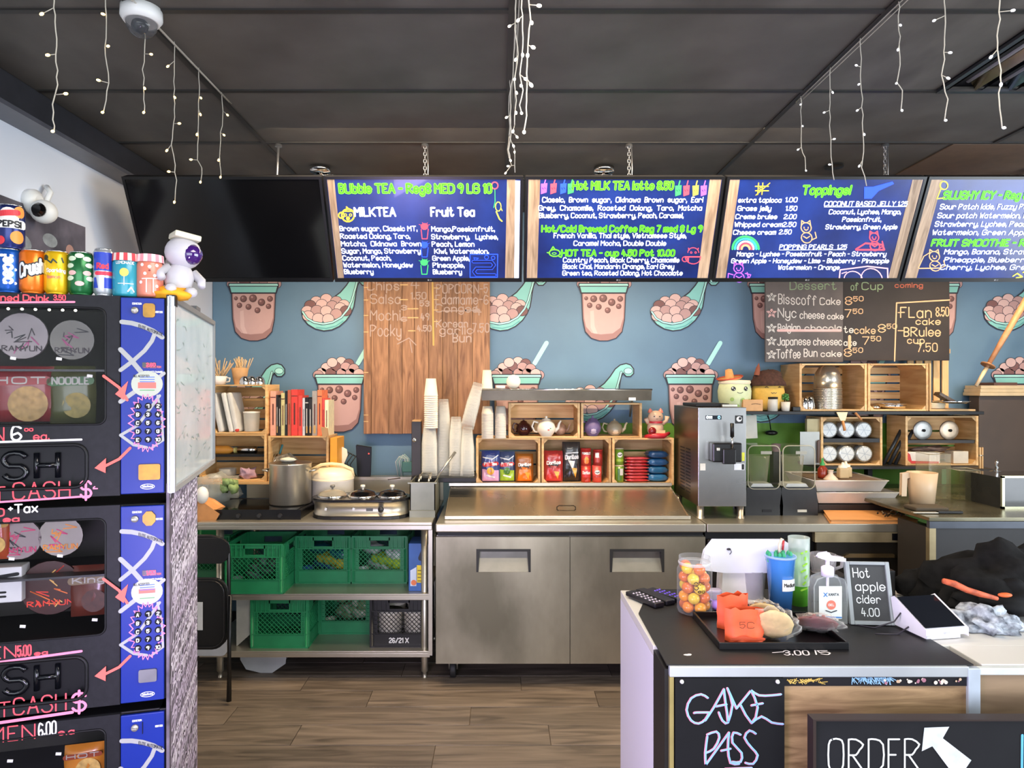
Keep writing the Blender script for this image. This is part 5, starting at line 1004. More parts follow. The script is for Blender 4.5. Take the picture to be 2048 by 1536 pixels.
# ================================================================ wood board with the snack list
t = thing('wooden_menu_board', 'tall reddish plank board with chalked snack prices', 'sign', (X(727, 4.72), 4.72, 0))
bz0, bz1 = Z(868, 4.72), Z(480, 4.72); W_ = X(980, 4.72)-X(727, 4.72); ed = [0, .06, .20, .305, .40, .515, .625, .745, .86, 1]
PW = wood('a37855', '6a4830', 'z', 7, .6, .2)
for i in range(9): MB().box(ed[i]*W_+.0012, ed[i+1]*W_-.0008, 0, .03, bz0+(.002 if i % 2 else 0), bz1).build('plank', PW, t, bev=.002)
m = MB(); kk = 4.72/FP
def bt(s_, x0, x1, yb_, h, mi=0, w=2.2, **k): txt(m, s_, (x0-727)*kk, (x1-727)*kk, Z(yb_, 4.72), h*kk, w*kk, -.001, mi, jit=.03, **k)
bt('Chips', 735, 798, 580, 17); bt('-', 801, 815, 578, 16, 2); bt('4', 822, 838, 577, 18); bt('Salsa', 741, 800, 607, 18); bt('-', 800, 815, 607, 16, 2); bt('1.50', 822, 852, 598, 13); bt('53', 840, 858, 612, 10)
bt('Mochi', 741, 800, 640, 19); bt('3', 803, 813, 620, 9); bt('6', 803, 813, 642, 8); bt('-', 816, 836, 625, 16, 2); bt('-', 816, 836, 643, 16, 2); bt('49', 842, 858, 640, 13); bt('Pocky', 741, 802, 672, 22); bt('-', 817, 830, 670, 16, 2); bt('4.50', 835, 862, 662, 11)
bt('POPCORN-5', 873, 975, 586, 17); bt('Edamame-6', 872, 976, 608, 18); bt('Congee', 872, 955, 624, 14, 0, 2); m.line([((885-727)*kk, Z(622, 4.72)), ((960-727)*kk, Z(621, 4.72))], 2*kk, -.0012, 0); bt('4', 950, 962, 630, 18)
bt('Korean', 873, 935, 654, 14); bt('garlic', 880, 945, 668, 15); bt('7.50', 945, 978, 664, 17); bt('Bun', 906, 942, 684, 16, 0, 2.6)
m.line([((865-727)*kk, Z(560, 4.72)), ((867-727)*kk, Z(690, 4.72))], 3.4*kk, -.0013, 1)
for y in (575, 600, 631, 664, 745, 830, 843): m.line([((728-727)*kk, Z(y, 4.72)), ((736-727)*kk, Z(y, 4.72))], 1.6*kk, -.0013, 2)
for y in (576, 599, 620, 643): m.line([((868-727)*kk, Z(y, 4.72)), ((876-727)*kk, Z(y, 4.72))], 1.6*kk, -.0013, 2)
m.line([((795-727)*kk, Z(688, 4.72)), ((818-727)*kk, Z(676, 4.72)), ((832-727)*kk, Z(690, 4.72))], 2*kk, -.0013, 0); m.line([((820-727)*kk, Z(682, 4.72)), ((824-727)*kk, Z(705, 4.72))], 2*kk, -.0013, 0)
m.build('chalk_writing', [M('ab968a', .8), M('cba75c', .8), M('cfae78', .8)], t)
# ================================================================ stainless prep table
PX0, PX1 = X(871, 3.8), X(1412, 3.8)
t = thing('prep_table', 'long stainless refrigerated prep table with two doors and a sloped lid', 'refrigerated table', (0, 0, 0))
SD = M('b8b19c', .38, .9, .2, 2.6, .0, (1, 1, .5), h2='75705f')
MB().box(PX0+.004, PX1-.004, 3.83, 4.70, .125, .84).build('cabinet_body', STEELD, t)
MB().box(PX0, PX1, 3.80, 4.72, .862, .909).build('worktop', STEELH, t, bev=.006)
MB().box(PX0+.01, PX1-.01, 3.825, 3.84, .838, .862).build('shadow_gap', BLACK, t)
xm = X(1140, 3.8)
for i, (a, b) in enumerate(((PX0+.002, xm-.002), (xm+.002, PX1-.004))):
    hx = X(1007, 3.8) if i == 0 else X(1274, 3.8); hw = .152; h1, h0 = Z(1098, 3.8), Z(1144, 3.8)
    dz0, dz1 = .128, .836
    hole = [(hx-hw, h0), (hx+hw, h0), (hx+hw, h1), (hx-hw, h1)]
    d = plate('door', [(a, dz0), (b, dz0), (b, dz1), (a, dz1)], [hole], 3.80, 3.826, SD, t)
    m = MB(); m.prism([(hx-hw, h0), (hx-hw+.012, h0), (hx-hw+.018, h1-.014), (hx+hw-.018, h1-.014), (hx+hw-.012, h0), (hx+hw, h0), (hx+hw, h1), (hx-hw, h1)], 3.797, 3.84); m.build('handle_recess', M('1c1b17', .5), d)
    m = MB(); m.add([(hx-hw, 3.803, h0), (hx+hw, 3.803, h0), (hx+hw, 3.852, h1), (hx-hw, 3.852, h1)], [(0, 1, 2, 3)]); m.build('handle_plate', M('8c8778', .45, .8, .1), d)
for x in (PX0+.09, PX1-.09):
    for y in (3.93, 4.6):
        c = MB(); c.box(x-.03, x+.03, y-.03, y+.03, .10, .125); c.tube([(x-.022, y, .11), (x-.022, y, .045)], .006, 6); c.tube([(x+.022, y, .11), (x+.022, y, .045)], .006, 6); co = c.build('caster', STEEL, t)
        MB().lathe([(0, x-.016), (.048, x-.016), (.05, x-.01), (.05, x+.01), (.048, x+.016), (0, x+.016)], 22, (0, y, .05), axis='x').build('wheel', M('1a1a1a', .6), co)
        o = co.children[0]
# sloped lid
lx0, lx1 = X(890, 3.95), X(1378, 3.95)
l = MB(); l.prism([(3.93, .912), (4.40, 1.035), (4.72, 1.035), (4.72, .912)], lx0, lx1, axis='x'); l.build('lid', M('d8cbb0', .27, .9, .12, 3, h2='bfb196'), t, bev=.006)
MB().box(lx0, lx1, 3.915, 3.935, .911, .932).build('lid_lip', STEELH, t, bev=.003)
MB().box(lx0-.01, lx1+.01, 4.38, 4.40, 1.035, 1.056).build('top_rail', STEELH, t, bev=.002)
hz = .955; m = MB(); m.tube([(X(1132, 4.05)-.055+a, 4.05-.012, .952+b) for a, b in ((0, -.006), (0, .01), (.012, .018), (.098, .018), (.11, .01), (.11, -.006), (.098, -.012), (.012, -.012))], .0035, 6, closed=True); m.build('lid_handle', M('3a3024', .3, .8), t)
# boxes on it
yc = 4.42; CZ = Z(965, yc)
LC2 = 'wooden crates stacked on the prep table'
CZ = 1.036
s_ = lambda py: CZ+(965-py)*yc/FP
MB().box(X(945, yc), X(1352, yc), 4.41, 4.70, 1.0355, 1.0365)
c1 = wcrate('lower left crate on the prep table, holding three chip bags', X(952, yc), X(1081, yc), CZ, s_(871), yc, .26, LC2, 3)
c2 = wcrate('lower middle crate on the prep table, holding red and black chip bags', X(1083, yc), X(1222.5, yc), CZ, s_(871), yc, .26, LC2, 1, nogap=True)
c3 = wcrate('lower right crate on the prep table, holding stacked red and blue packets', X(1224.5, yc), X(1348, yc), CZ, s_(871), yc, .26, LC2, 3)
U0 = s_(871)+.0005; U1 = s_(801)
c4 = wcrate('upper left crate on the prep table, holding teapots', X(1017, yc), X(1160, yc), U0, U1, yc, .24, LC2, 2)
c5 = thing('wooden_crate', 'upper right crate on the prep table, open at the back, with two teapots', 'crate', ((X(1162, yc)+X(1284, yc))/2, yc, U0), (0, 0, 0), LC2)
w = X(1284, yc)-X(1162, yc); h = U1-U0
for sx in (-1, 1): MB().box(min(sx*w/2, sx*(w/2-.016)), max(sx*w/2, sx*(w/2-.016)), 0, .24, 0, h).build('end_board', PINEY, c5, bev=.0015)
for zz in (0, h-.011):
    for k in range(3): MB().box(-w/2+.0165, w/2-.0165, k*.082, k*.082+.075, zz+.0006, zz+.0105).build('slat', PINE, c5, bev=.0012)
CF = CZ+.0125; UF = U0+.0125
# steel overshelf
ys = 4.34
t = thing('steel_shelf', 'stainless overshelf across the top of the crates', 'shelf', (0, 0, 0))
sx0, sx1 = X(963, ys), X(1303, ys)
MB().box(sx0, sx1, ys, 4.66, Z(778, ys)-.004, Z(778, ys)).build('shelf_plate', STEELH, t)
m = MB(); m.prism([(ys, Z(778, ys)), (ys-.012, Z(781, ys)), (ys+.004, Z(801, ys)), (ys+.012, Z(801, ys)), (ys, Z(781, ys))], sx0, sx1, axis='x'); m.build('front_lip', M('a8a496', .3, .8, .1, 3, h2='7c786c'), t)
m = MB(); m.tube([(sx0-.003, ys-.006, Z(779, ys)), (sx1+.003, ys-.006, Z(779, ys))], .006, 8); m.build('rolled_edge', CHROME, t)
for x in (sx0+.08, sx1-.06): MB().prism([(4.665, Z(790, ys)), (4.78, Z(790, ys)), (4.78, Z(790, ys)-.16)], x, x+.012, axis='x').build('bracket', STEEL, t)
MB().box(X(1257, 4.33), X(1271, 4.33), 4.322, 4.326, Z(801, 4.33), Z(795, 4.33)).build('tag', WHITE, t)
shz = Z(778, ys)
# paper cups
cupm = {}
def cup(mat, r0, r1, h, key):
    if key not in cupm: cupm[key] = (MB().lathe([(0, .004), (r0*.9, .003), (r0, 0), (r1, h-.003), (r1*1.04, h-.003), (r1*1.04, h), (r1*.97, h), (r0*.92, .006)], 20, sm=True), mat)
    return cupm[key]
def cup_stack(name, label, loc, mat, r0, r1, h, n, dz, key, group, flip=True, tilt=(0, 0, 0)):
    """each nested cup is an object of its own; upside-down stacks grow upward with the mouth down"""
    mb, mt = cup(mat, r0, r1, h, key); Rm = Matrix.Rotation(tilt[1], 4, 'Y') @ Matrix.Rotation(tilt[0], 4, 'X'); me = cupm.get(key+'me')
    for k in range(n):
        if me is None: o = mb.build(name, mt); me = o.data; cupm[key+'me'] = me
        else: o = obj(name, me)
        p = Rm @ Vector((0, 0, k*dz+(h if flip else 0))); o.location = Vector(loc)+p; o.rotation_euler = (tilt[0]+(PI if flip else 0), tilt[1]*(1), 0)
        o['label'] = label; o['category'] = 'cup'; o['group'] = group
PCUP = M('e6ddcf', .6, 0, .04)
PCL = M('dde2e4', .08, 0, .03, alpha=.085, k='pcl')
cz = Z(950, 4.32)
st_ = thing('cup_stand', 'black shelf with an upright post carrying the tall cup stacks', 'stand', (0, 0, 0))
MB().box(X(826, 4.3), X(952, 4.3), 4.2, 4.55, cz-.03, cz-.001).build('stand_plate', BLACK, st_, bev=.003)
MB().box(X(823, 4.3), X(842, 4.3), 4.30, 4.36, TZ, Z(843, 4.3)).build('post', M('2a2522', .5), st_, bev=.003)
MB().box(X(940, 4.3), X(950, 4.3), 4.46, 4.5, 1.037, cz-.03).build('back_post', M('2a2522', .5), st_); MB().box(X(825, 4.3), X(842, 4.3), 4.29, 4.37, Z(843, 4.3), Z(840, 4.3)).build('post_cap', PINE, st_)
MB().lathe([(0, -.008), (.012, -.006), (.014, 0)], 12, (X(829, 4.3), 4.30, Z(880, 4.3)), axis='y').build('bolt', CHROME, st_)
CG = 'tall cup stacks on the black stand'
cup_stack('paper_cup', 'white paper cup nested in the tall tower of cups beside the black post', (X(862, 4.3), 4.30, cz+.07*0+.30), PCUP, .031, .043, .11, 16, .0135, 'pc', 'white paper cups in the tall tower')
cup_stack('clear_cup', 'clear plastic cup in the leftmost stack, under the white paper cups', (X(859, 4.3), 4.30, cz), PCL, .036, .050, .14, 13, .0165, 'cc', 'clear cups under the white paper cups')
cup_stack('clear_cup', 'clear plastic cup in the second stack from the black post', (X(886, 4.3), 4.34, cz), PCL, .031, .044, .14, 19, .019, 'cd', 'clear cups in the second stack')
cup_stack('clear_cup', 'clear plastic cup in the third, shorter stack from the black post', (X(912, 4.3), 4.30, cz), PCL, .031, .044, .14, 15, .0165, 'cd', 'clear cups in the third stack')
cup_stack('clear_cup', 'clear plastic cup in the rightmost upright stack beside the crates', (X(935, 4.3), 4.28, cz), PCL, .031, .044, .14, 11, .0165, 'cd', 'clear cups in the fourth stack')
cup_stack('clear_cup', 'clear plastic cup in the leaning top of the rightmost stack', (X(934, 4.3), 4.30, cz+.30), PCL, .031, .044, .14, 8, .022, 'cd', 'clear cups in the leaning stack', tilt=(0, R(14), 0))
cup_stack('lidded_cup', 'white cup nested in the left column beside the teapot crate', (X(975, 4.42), 4.40, U0), PCUP, .030, .038, .05, 17, .0098, 'sc', 'white cups in the left column beside the teapots')
cup_stack('lidded_cup', 'white cup nested in the right column beside the teapot crate', (X(1001, 4.42), 4.42, U0), PCUP, .030, .036, .05, 17, .0098, 'sd', 'white cups in the right column beside the teapots')
cup_stack('paper_cup', 'white paper cup upside down at the left end of the steel shelf', (X(974, 4.4), 4.40, shz), PCUP, .027, .036, .122, 1, .01, 'se', None)
MB().lathe([(0, -.022), (.042, -.02), (.046, 0), (.042, .02), (0, .022)], 26, axis='y').build('paper_roll', CREAM, loc=(X(1027, 4.4), 4.42, shz+.047), label='round white paper roll standing on the steel shelf', cat='roll')
MB().lathe([(.0, 0), (.03, 0), (.03, .022), (0, .022)], 16).build('white_disc', WHITE, loc=(X(1001, 4.4), 4.40, shz), label='small white lid on the steel shelf beside the upturned cup', cat='lid')
# chip bags (pillow packets standing up)
def pack(name, label, px, w, h, base, y, h1, prints, zb, cat_='chips', group='snacks in the crates', lean=0, th=.028, rough=.28):
    t = thing(name, label, cat_, (X(px, y), y+th, zb), (0, 0, 0), group); m = MB(); n = 11; vs = []; fs = []; sd = px*.37
    for sg in (-1, 1):
        for j in range(n):
            for i in range(n):
                a, b = i/(n-1)*2-1, j/(n-1)*2-1
                q = th*max(0, 1-abs(a)**3)**.6*max(0, 1-abs(b)**5)**.6*(1+.35*noise.noise((a*2.5+sd, b*2.5, sg*2.0)))
                vs.append((a*w/2*(1-.10*max(0, abs(b)-.6)+.03*noise.noise((b*4, sd, a))), sg*q, (b+1)*h/2+.004*noise.noise((a*5, sd, 3))*(b > .9)))
    for sg in (0, 1):
        for j in range(n-1):
            for i in range(n-1): q = [sg*n*n+j*n+i, sg*n*n+j*n+i+1, sg*n*n+(j+1)*n+i+1, sg*n*n+(j+1)*n+i]; fs.append(q if sg == 0 else q[::-1])
    m.add(vs, fs, 0, True); m.build('bag_body', M(h1, rough, 0, .12, 18, .3, coat=.5), t)
    p = MB(True); prints(p, w, h); vv = []
    for x, yy, z in p.v:
        a, b = x/(w/2), z/(h/2)-1; q = th*max(0, 1-min(1, abs(a))**3)**.6*max(0, 1-min(1, abs(b))**5)**.6*(1+.35*noise.noise((a*2.5+sd, b*2.5, -2.0))); vv.append((x, -q-.0035+yy, z))
    p.v = vv; p.build('bag_print', PRM, t); t.rotation_euler = (0, R(lean), 0); return t
PRM = [M(c, .3, 0, .05, coat=.3) for c in ('f0ece4', 'd03a38', '2a3f8c', 'e8a83a', '1a1718', 'd8a8c8', 'a8c83a', 'f07a1c', '4a7a28', 'b8443a')]
def fr(m, w, h, cols, word, wz=.52, top=2, body=5):
    for k in range(5):
        for j in range(5): pass
    m.fill([(-w*.44, h*.03), (w*.44, h*.03), (w*.44, h*.38), (-w*.44, h*.42)], 0, body); m.disc(0, h*.36, w*.2, -.001, cols, h*.12); m.line([(-w*.33, h*.56), (w*.33, h*.60)], h*.13, -.001, 1); txt(m, word, -w*.33, w*.33, h*.55, h*.09, h*.022, -.002, 0); m.line([(-w*.2, h*.22), (w*.2, h*.16)], h*.05, -.001, 0); m.line([(-w*.4, h*.8), (w*.1, h*.74), (w*.4, h*.86)], h*.03, -.001, 0)
def dor(m, w, h, c1, body, wc=0, word='Doritos'):
    m.fill([(-w*.40, h*.04), (w*.40, h*.04), (w*.34, h*.46), (-w*.28, h*.46)], 0, body); m.fill([(-w*.36, h*.58), (w*.36, h*.62), (w*.05, h*.40)], -.001, 4); m.fill([(-w*.2, h*.55), (w*.06, h*.30), (w*.18, h*.52)], -.0016, c1); txt(m, word, -w*.33, w*.36, h*.57, h*.10, h*.028, -.0024, wc, rise=.06); m.fill([(0, h*.36), (w*.22, h*.10), (w*.3, h*.34)], -.0018, 3)
pack('chip_bag', 'purple and blue corn chip bag in the lower left crate', 981, .123, .205, 0, 4.46, '2c3d78', lambda m, w, h: fr(m, w, h, 3, 'Ruffles'), CF)
pack('chip_bag', 'green and blue chip bag in the lower left crate', 1014, .108, .198, 0, 4.48, '3c4a6a', lambda m, w, h: fr(m, w, h, 8, 'Ruffles', body=6), CF, th=.024)
pack('chip_bag', 'orange and brown tortilla chip bag in the lower left crate', 1049, .118, .185, 0, 4.46, '9a5a20', lambda m, w, h: dor(m, w, h, 7, 7), CF)
pack('chip_bag', 'red tortilla chip bag in the lower middle crate', 1107, .128, .205, 0, 4.46, 'a8302c', lambda m, w, h: dor(m, w, h, 9, 1), CF)
pack('chip_bag', 'tall black and silver tortilla chip bag in the lower middle crate', 1143, .122, .262, 0, 4.48, '3c3834', lambda m, w, h: (dor(m, w, h, 0, 4, 0, 'Doritos'), m.line([(-w*.3, h*.72), (w*.35, h*.74)], h*.03, -.001, 0)), CF)
def tin(label, px, w, h, c, zb, prints, y=4.46, r=None, lid='c23a34'):
    t = thing('snack_tin', label, 'snack tin', (X(px, y), y+w/2, zb), (0, 0, 0), 'snack tins in the crates'); r = w/2
    MB().lathe([(0, 0), (r, 0), (r, h*.93)], 22).build('tin_body', M(c, .3, 0, .06, coat=.4), t); MB().lathe([(r*1.04, h*.92), (r*1.04, h*.97), (r*.98, h), (0, h)], 22).build('lid', M(lid, .3), t)
    m = MB(True); prints(m, r, h); m.wrap(r+.0010); m.build('tin_print', PRM, t)
tin('red snack tub with a dark label, lower of two in the middle crate', 1173, .064, .108, 'c83a30', CF, lambda m, r, h: (m.fill([(-r*.9, h*.3), (r*.9, h*.3), (r*.9, h*.75), (-r*.9, h*.75)], 0, 1), txt(m, 'Doritos', -r*.8, r*.8, h*.5, h*.16, h*.04, -.0004, 0), m.fill([(-r*.5, h*.05), (r*.5, h*.05), (r*.4, h*.28)], 0, 9)))
tin('coral snack canister with a moustache mark in the middle crate', 1195, .062, .108, 'e0544c', CF, lambda m, r, h: (m.disc(0, h*.6, r*.62, 0, 0, h*.14), m.line([(-r*.4, h*.6), (0, h*.57), (r*.4, h*.62)], h*.05, -.0004, 4), m.fill([(-r*.7, h*.3), (r*.7, h*.3), (r*.7, h*.4), (-r*.7, h*.4)], 0, 9)), lid='e8574f')
tin('red snack tub with flames standing on the red tub', 1173, .068, .112, 'c2332e', CF+.109, lambda m, r, h: (txt(m, 'PRINGLES', -r*.9, r*.9, h*.65, h*.12, h*.03, 0, 0), m.disc(0, h*.25, r*.5, 0, 7, h*.15), m.fill([(-r*.6, h*.35), (r*.6, h*.35), (0, h*.55)], -.0004, 3)))
tin('red snack tub with a grey panel standing on the coral canister', 1197, .062, .104, 'a8302e', CF+.109, lambda m, r, h: (m.fill([(-r*.8, h*.2), (r*.2, h*.2), (r*.2, h*.85), (-r*.8, h*.85)], 0, 9), m.fill([(-r*.7, h*.5), (r*.1, h*.5), (r*.1, h*.8), (-r*.7, h*.8)], -.0004, 0)))
tin('green snack tin at the bottom left of the right crate', 1240, .060, .112, '7fae3a', CF, lambda m, r, h: (m.fill([(-r*.6, h*.1), (r*.4, h*.1), (r*.4, h*.8), (-r*.6, h*.8)], 0, 8), m.fill([(0, h*.4), (r*.8, h*.4), (r*.8, h*.8), (0, h*.8)], -.0004, 0)), lid='c8bca0')
tin('green snack tin with a moustache mark, standing on the other green tin', 1240, .060, .112, '86b23c', CF+.1125, lambda m, r, h: (m.disc(0, h*.6, r*.6, 0, 0, h*.15), m.line([(-r*.4, h*.6), (0, h*.57), (r*.4, h*.62)], h*.05, -.0004, 4), m.fill([(-r*.8, h*.2), (r*.8, h*.2), (r*.8, h*.35), (-r*.8, h*.35)], 0, 6)), lid='c8bca0')
def flat_pack(label, loc, w, d, h, c, group, c2):
    t = thing('snack_packet', label, 'snack packet', loc, (0, 0, random.uniform(-.06, .06)), group); m = MB(); m.ell((0, 0, 0), (w/2, d/2, h/2), 14, 0, amp=.12, fr=3); 
    m.v = [(max(-w*.46, min(w*.46, x*1.6)), max(-d*.46, min(d*.46, y*1.6)), z*.9) for x, y, z in m.v]; m.build('packet_body', M(c, .28, 0, .12, 25, .2, coat=.4), t)
    for sx in (-1, 1): MB().box(min(sx*w*.44, sx*w*.54), max(sx*w*.44, sx*w*.54), -d*.42, d*.42, -.0015, .0015).build('sealed_end', M(c2, .3), t)
rn = ['lowest', 'second lowest', 'third from the bottom', 'fourth from the bottom', 'fifth from the bottom', 'sixth from the bottom', 'second from the top', 'topmost']
for k in range(8): flat_pack(rn[k]+' of the flat red snack packets in the right crate', (X(1275, 4.46), 4.53, CF+.0105+.0205*k), .148, .13, .0215, ['c8343a', 'd8484c', 'c03038'][k % 3], 'flat red snack packets', ['d8b8a8', 'c83a3c'][k % 2])
bn = ['lowest', 'second', 'third', 'topmost']
for k in range(4): flat_pack(bn[k]+' of the four blue snack packets in the right crate', (X(1317, 4.46), 4.53, CF+.026+.051*k), .13, .12, .056, ['1c6a9a', '17608c', '1c5c90', '124e7c'][k], 'blue snack packets', '1a5684')
# teapots
def teapot(label, loc, r, body, rz=0, squash=.85, belly=None, spout=None, s=1, ears=False, deco=None):
    t = thing('teapot', label, 'teapot', loc, (0, 0, rz), 'teapots in the upper crates'); h = 2*r*squash
    MB().lathe([(r*.5, 0), (r*.62, .004), (r*.95, h*.3), (r, h*.5), (r*.85, h*.78), (r*.5, h*.95), (r*.45, h*.96)], 26).build('pot_body', body, t)
    MB().lathe([(r*.5, h*.95), (r*.42, h*1.04), (r*.12, h*1.10), (r*.1, h*1.14), (r*.15, h*1.2), (0, h*1.24)], 20).build('lid', body, t)
    if spout is not False: MB().tube([(r*.85, 0, h*.3), (r*1.25, 0, h*.5), (r*1.35, 0, h*.78), (r*1.55, 0, h*.95)], [r*.24, r*.17, r*.12, r*.09], 10).build('spout', spout or body, t)
    MB().tube([(-r*.85, 0, h*.82), (-r*1.3, 0, h*.9), (-r*1.5, 0, h*.6), (-r*1.25, 0, h*.3), (-r*.9, 0, h*.25)], r*.11, 8).build('handle', body, t)
    if belly: MB().ell((0, -r*.35, h*.38), (r*.62, r*.66, h*.32), 16).build('pale_belly', belly, t)
    if ears:
        for sx in (-1, 1): MB().lathe([(r*.2, 0), (0, r*.35)], 8, (sx*r*.45, -r*.1, h*.88)).build('ear', body, t)
    if deco: deco(t, r, h)
    return t
teapot('dark brown glazed teapot at the left inside the upper left crate', (X(1048, 4.46), 4.52, UF), .052, M('3a1418', .12, 0, .2, coat=.6), R(20))
teapot('big white teapot with a flower spray at the front of the upper left crate', (X(1093, 4.42), 4.445, UF-.002), .062, M('efe4cf', .2, 0, .03, coat=.5), R(0), .86, deco=lambda t, r, h: (MB().ell((.01, -r*.93, h*.42), (.009, .004, .006), 8).build('painted_flower', M('d85a50', .4), t), MB().ell((.022, -r*.9, h*.5), (.008, .004, .004), 8).build('painted_leaf', M('5f8a4c', .4), t)))
teapot('pinkish-tan patterned teapot at the right of the upper left crate', (X(1122, 4.5), 4.57, UF), .045, M('c09a80', .25, 0, .35, 30), R(-10))
teapot('purple cat-eared teapot with a pale belly in the upper right crate', (X(1186, 4.44), 4.46, UF), .056, M('6e5f88', .35, 0, .05), R(0), .95, belly=M('c4b2c4', .4), ears=True, spout=False)
teapot('grey and cream teapot in the upper right crate', (X(1232, 4.44), 4.50, UF), .054, M('a89c80', .3, 0, .1), R(0), .82, belly=M('e6d8b8', .4), spout=M('e0cfa8', .4))
# lucky cat
t = thing('lucky_cat', 'red and cream waving cat figurine on the crate beside the soft-serve machine', 'figurine', (X(1315, 4.4), 4.46, s_(871)+.001)); CR = M('ecc9a8', .35, 0, .05); RD = M('c8303a', .35, 0, .06)
MB().ell((0, 0, .06), (.055, .045, .06), 18).build('body', CR, t); MB().ell((0, -.005, .135), (.05, .042, .042), 18).build('head', CR, t)
for sx in (-1, 1): MB().lathe([(.018, 0), (.012, .018), (0, .032)], 10, (sx*.034, 0, .162)).build('ear', M('e88a78', .4), t)
MB().tube([(.045, 0, .09), (.07, -.01, .11), (.075, -.01, .14)], [.014, .013, .016], 8).build('raised_paw', CR, t); MB().tube([(-.045, 0, .09), (-.065, -.015, .125)], [.013, .015], 8).build('raised_paw', CR, t)
MB().lathe([(.042, 0), (.048, .006), (.042, .012)], 20, (0, -.003, .095)).build('collar', RD, t)
m = MB(); m.ell((-.03, -.048, .045), (.026, .018, .026), 12); m.build('red_ball', M('8a1c20', .2), t)
MB().prism([(-.02, .03), (.05, .03), (.052, .05), (-.022, .05)], -.055, -.045).build('gold_plaque', M('e0c08a', .4), t)
MB().tube([(-.07, -.02, .008), (-.03, -.055, .014), (.04, -.055, .014), (.085, -.02, .03)], [.012, .018, .018, .010], 8).build('red_cushion', RD, t)
m = MB()
for sx in (-1, 1): m.disc(sx*.018, .14, .004, -.047, 0, n=8)
m.line([(-.006, .126), (0, .122), (.006, .126)], .002, -.047); m.line([(-.03, .105), (.03, .105)], .004, -.0475, 1); m.build('painted_face', [BLACK, RD], t)
# ================================================================ right part of the back counter
QX0, QX1 = PX1+.006, X(1856, 3.8)
t = thing('undercounter_fridge', 'low black-doored undercounter fridge with a steel top at the right', 'fridge', (0, 0, 0))
MB().box(QX0, QX1, 3.80, 4.72, .862, .909).build('steel_top', STEELH, t, bev=.004)
MB().box(QX0, QX1, 3.84, 4.7, .12, .862).build('fridge_body', BLACK, t)
MB().box(X(1630, 3.8), QX1-.01, 3.80, 3.84, .805, .862).build('control_strip', M('b8a988', .35, .7, .1), t, bev=.002)
MB().box(X(1784, 3.8), X(1835, 3.8), 3.797, 3.80, .818, .856).build('display_panel', M('0a0a10', .2), t)
txt(MB(), '3 P', X(1799, 3.8), X(1811, 3.8), .832, .012, .003, 3.7965).build('blue_digits', E('6fb4ff', 3), t)
for a, b in ((QX0+.006, X(1622, 3.8)), (X(1634, 3.8), QX1-.02)):
    d = MB().box(a, b, 3.81, 3.84, .15, Z(1080, 3.8)).build('door', M('231f1a', .35, .3, .2, 3), t, bev=.004)
    c = (a+b)/2; MB().prism([(c-.15, Z(1114, 3.8)), (c+.15, Z(1114, 3.8)), (c+.12, Z(1108, 3.8)), (c-.12, Z(1108, 3.8))], 3.795, 3.812).build('handle', M('c8b48a', .2, 1), d, bev=.003)
for x in (QX0+.08, QX1-.08): leg(MB(), x, 3.9, 0, .13).build('leg', STEEL, t)
# tall table / oven at the far right
t = thing('side_table', 'steel-framed dark table with a green-tinted top at the right edge', 'table', (0, 0, 0)); tz = 1.003
MB().box(X(1858, 3.5), 3.3, 3.5, 4.70, tz-.02, tz).build('table_top', M('6f6b58', .25, .6, .25, 4), t, bev=.003)
MB().box(X(1858, 3.5), 3.3, 3.495, 3.52, tz-.055, tz-.02).build('front_rail', M('4a4f58', .35, .5), t)
MB().box(X(1859, 3.5), X(1872, 3.5), 3.5, 3.53, 0, tz-.055).build('frame_post', M('a89a78', .35, .7), t)
MB().box(X(1873, 3.5), 3.3, 3.51, 3.53, .1, tz-.055).build('dark_panel', M('2b2b2d', .6, 0, .15, 4), t)
MB().box(X(1859, 3.5), X(1864, 3.5), 3.53, 3.78, .1, tz-.055).build('side_panel', M('2b2622', .6), t)
# soft-serve machine
t = thing('soft_serve_machine', 'stainless soft-serve ice cream machine with black lever on the right counter', 'ice cream machine', (X(1444.5, 3.94), 3.94, TZ)); w = (X(1493, 3.94)-X(1397, 3.94))/2; z0, z1 = Z(1013, 3.94)-TZ, Z(815, 3.94)-TZ
MB().box(-w, w, .006, .55, z0, z1).build('housing', M('7a6a58', .3, .9, .2, 5), t, bev=.004)
MB().box(-w, w, 0, .006, z0, z1).build('front_panel', M('b4b4b2', .25, .95, .12, 3, h2='8c8c8c'), t, bev=.002)
m = MB()
for k in range(14):
    for j in range(2): m.box(-w-.001, -w+.001, .16+.13*j, .26+.13*j, .05+z0+k*.02, .058+z0+k*.02)
m.build('side_louvres', BLACK, t, kind='stuff')
k_ = 3.94/FP
def f_(px, py): return ((px-1444.5)*k_, (1013-py)*k_+z0)
def fbox(nm, px0, px1, py0, py1, y0, y1, mt, bev=.002, par=None): a, b = f_(px0, py1), f_(px1, py0); return MB().box(a[0], b[0], y0, y1, a[1], b[1]).build(nm, mt, par or t, bev=bev)
fbox('dispenser_head', 1418, 1476, 884, 922, -.07, 0, M('141416', .25, 0, .1), .008)
fbox('nozzle', 1436, 1462, 895, 925, -.09, -.06, M('1c1c1e', .2), .006); fbox('head_side_knob', 1425, 1431, 893, 899, -.08, -.07, STEEL)
p0, p1, p2 = f_(1456, 896), f_(1455, 872), f_(1454, 845)
MB().tube([(p0[0], -.075, p0[1]), (p1[0], -.08, p1[1])], .005, 8).build('lever_rod', CHROME, t); MB().tube([(p1[0], -.08, p1[1]), (p2[0], -.085, p2[1])], .011, 10).build('lever_grip', BLACK, t)
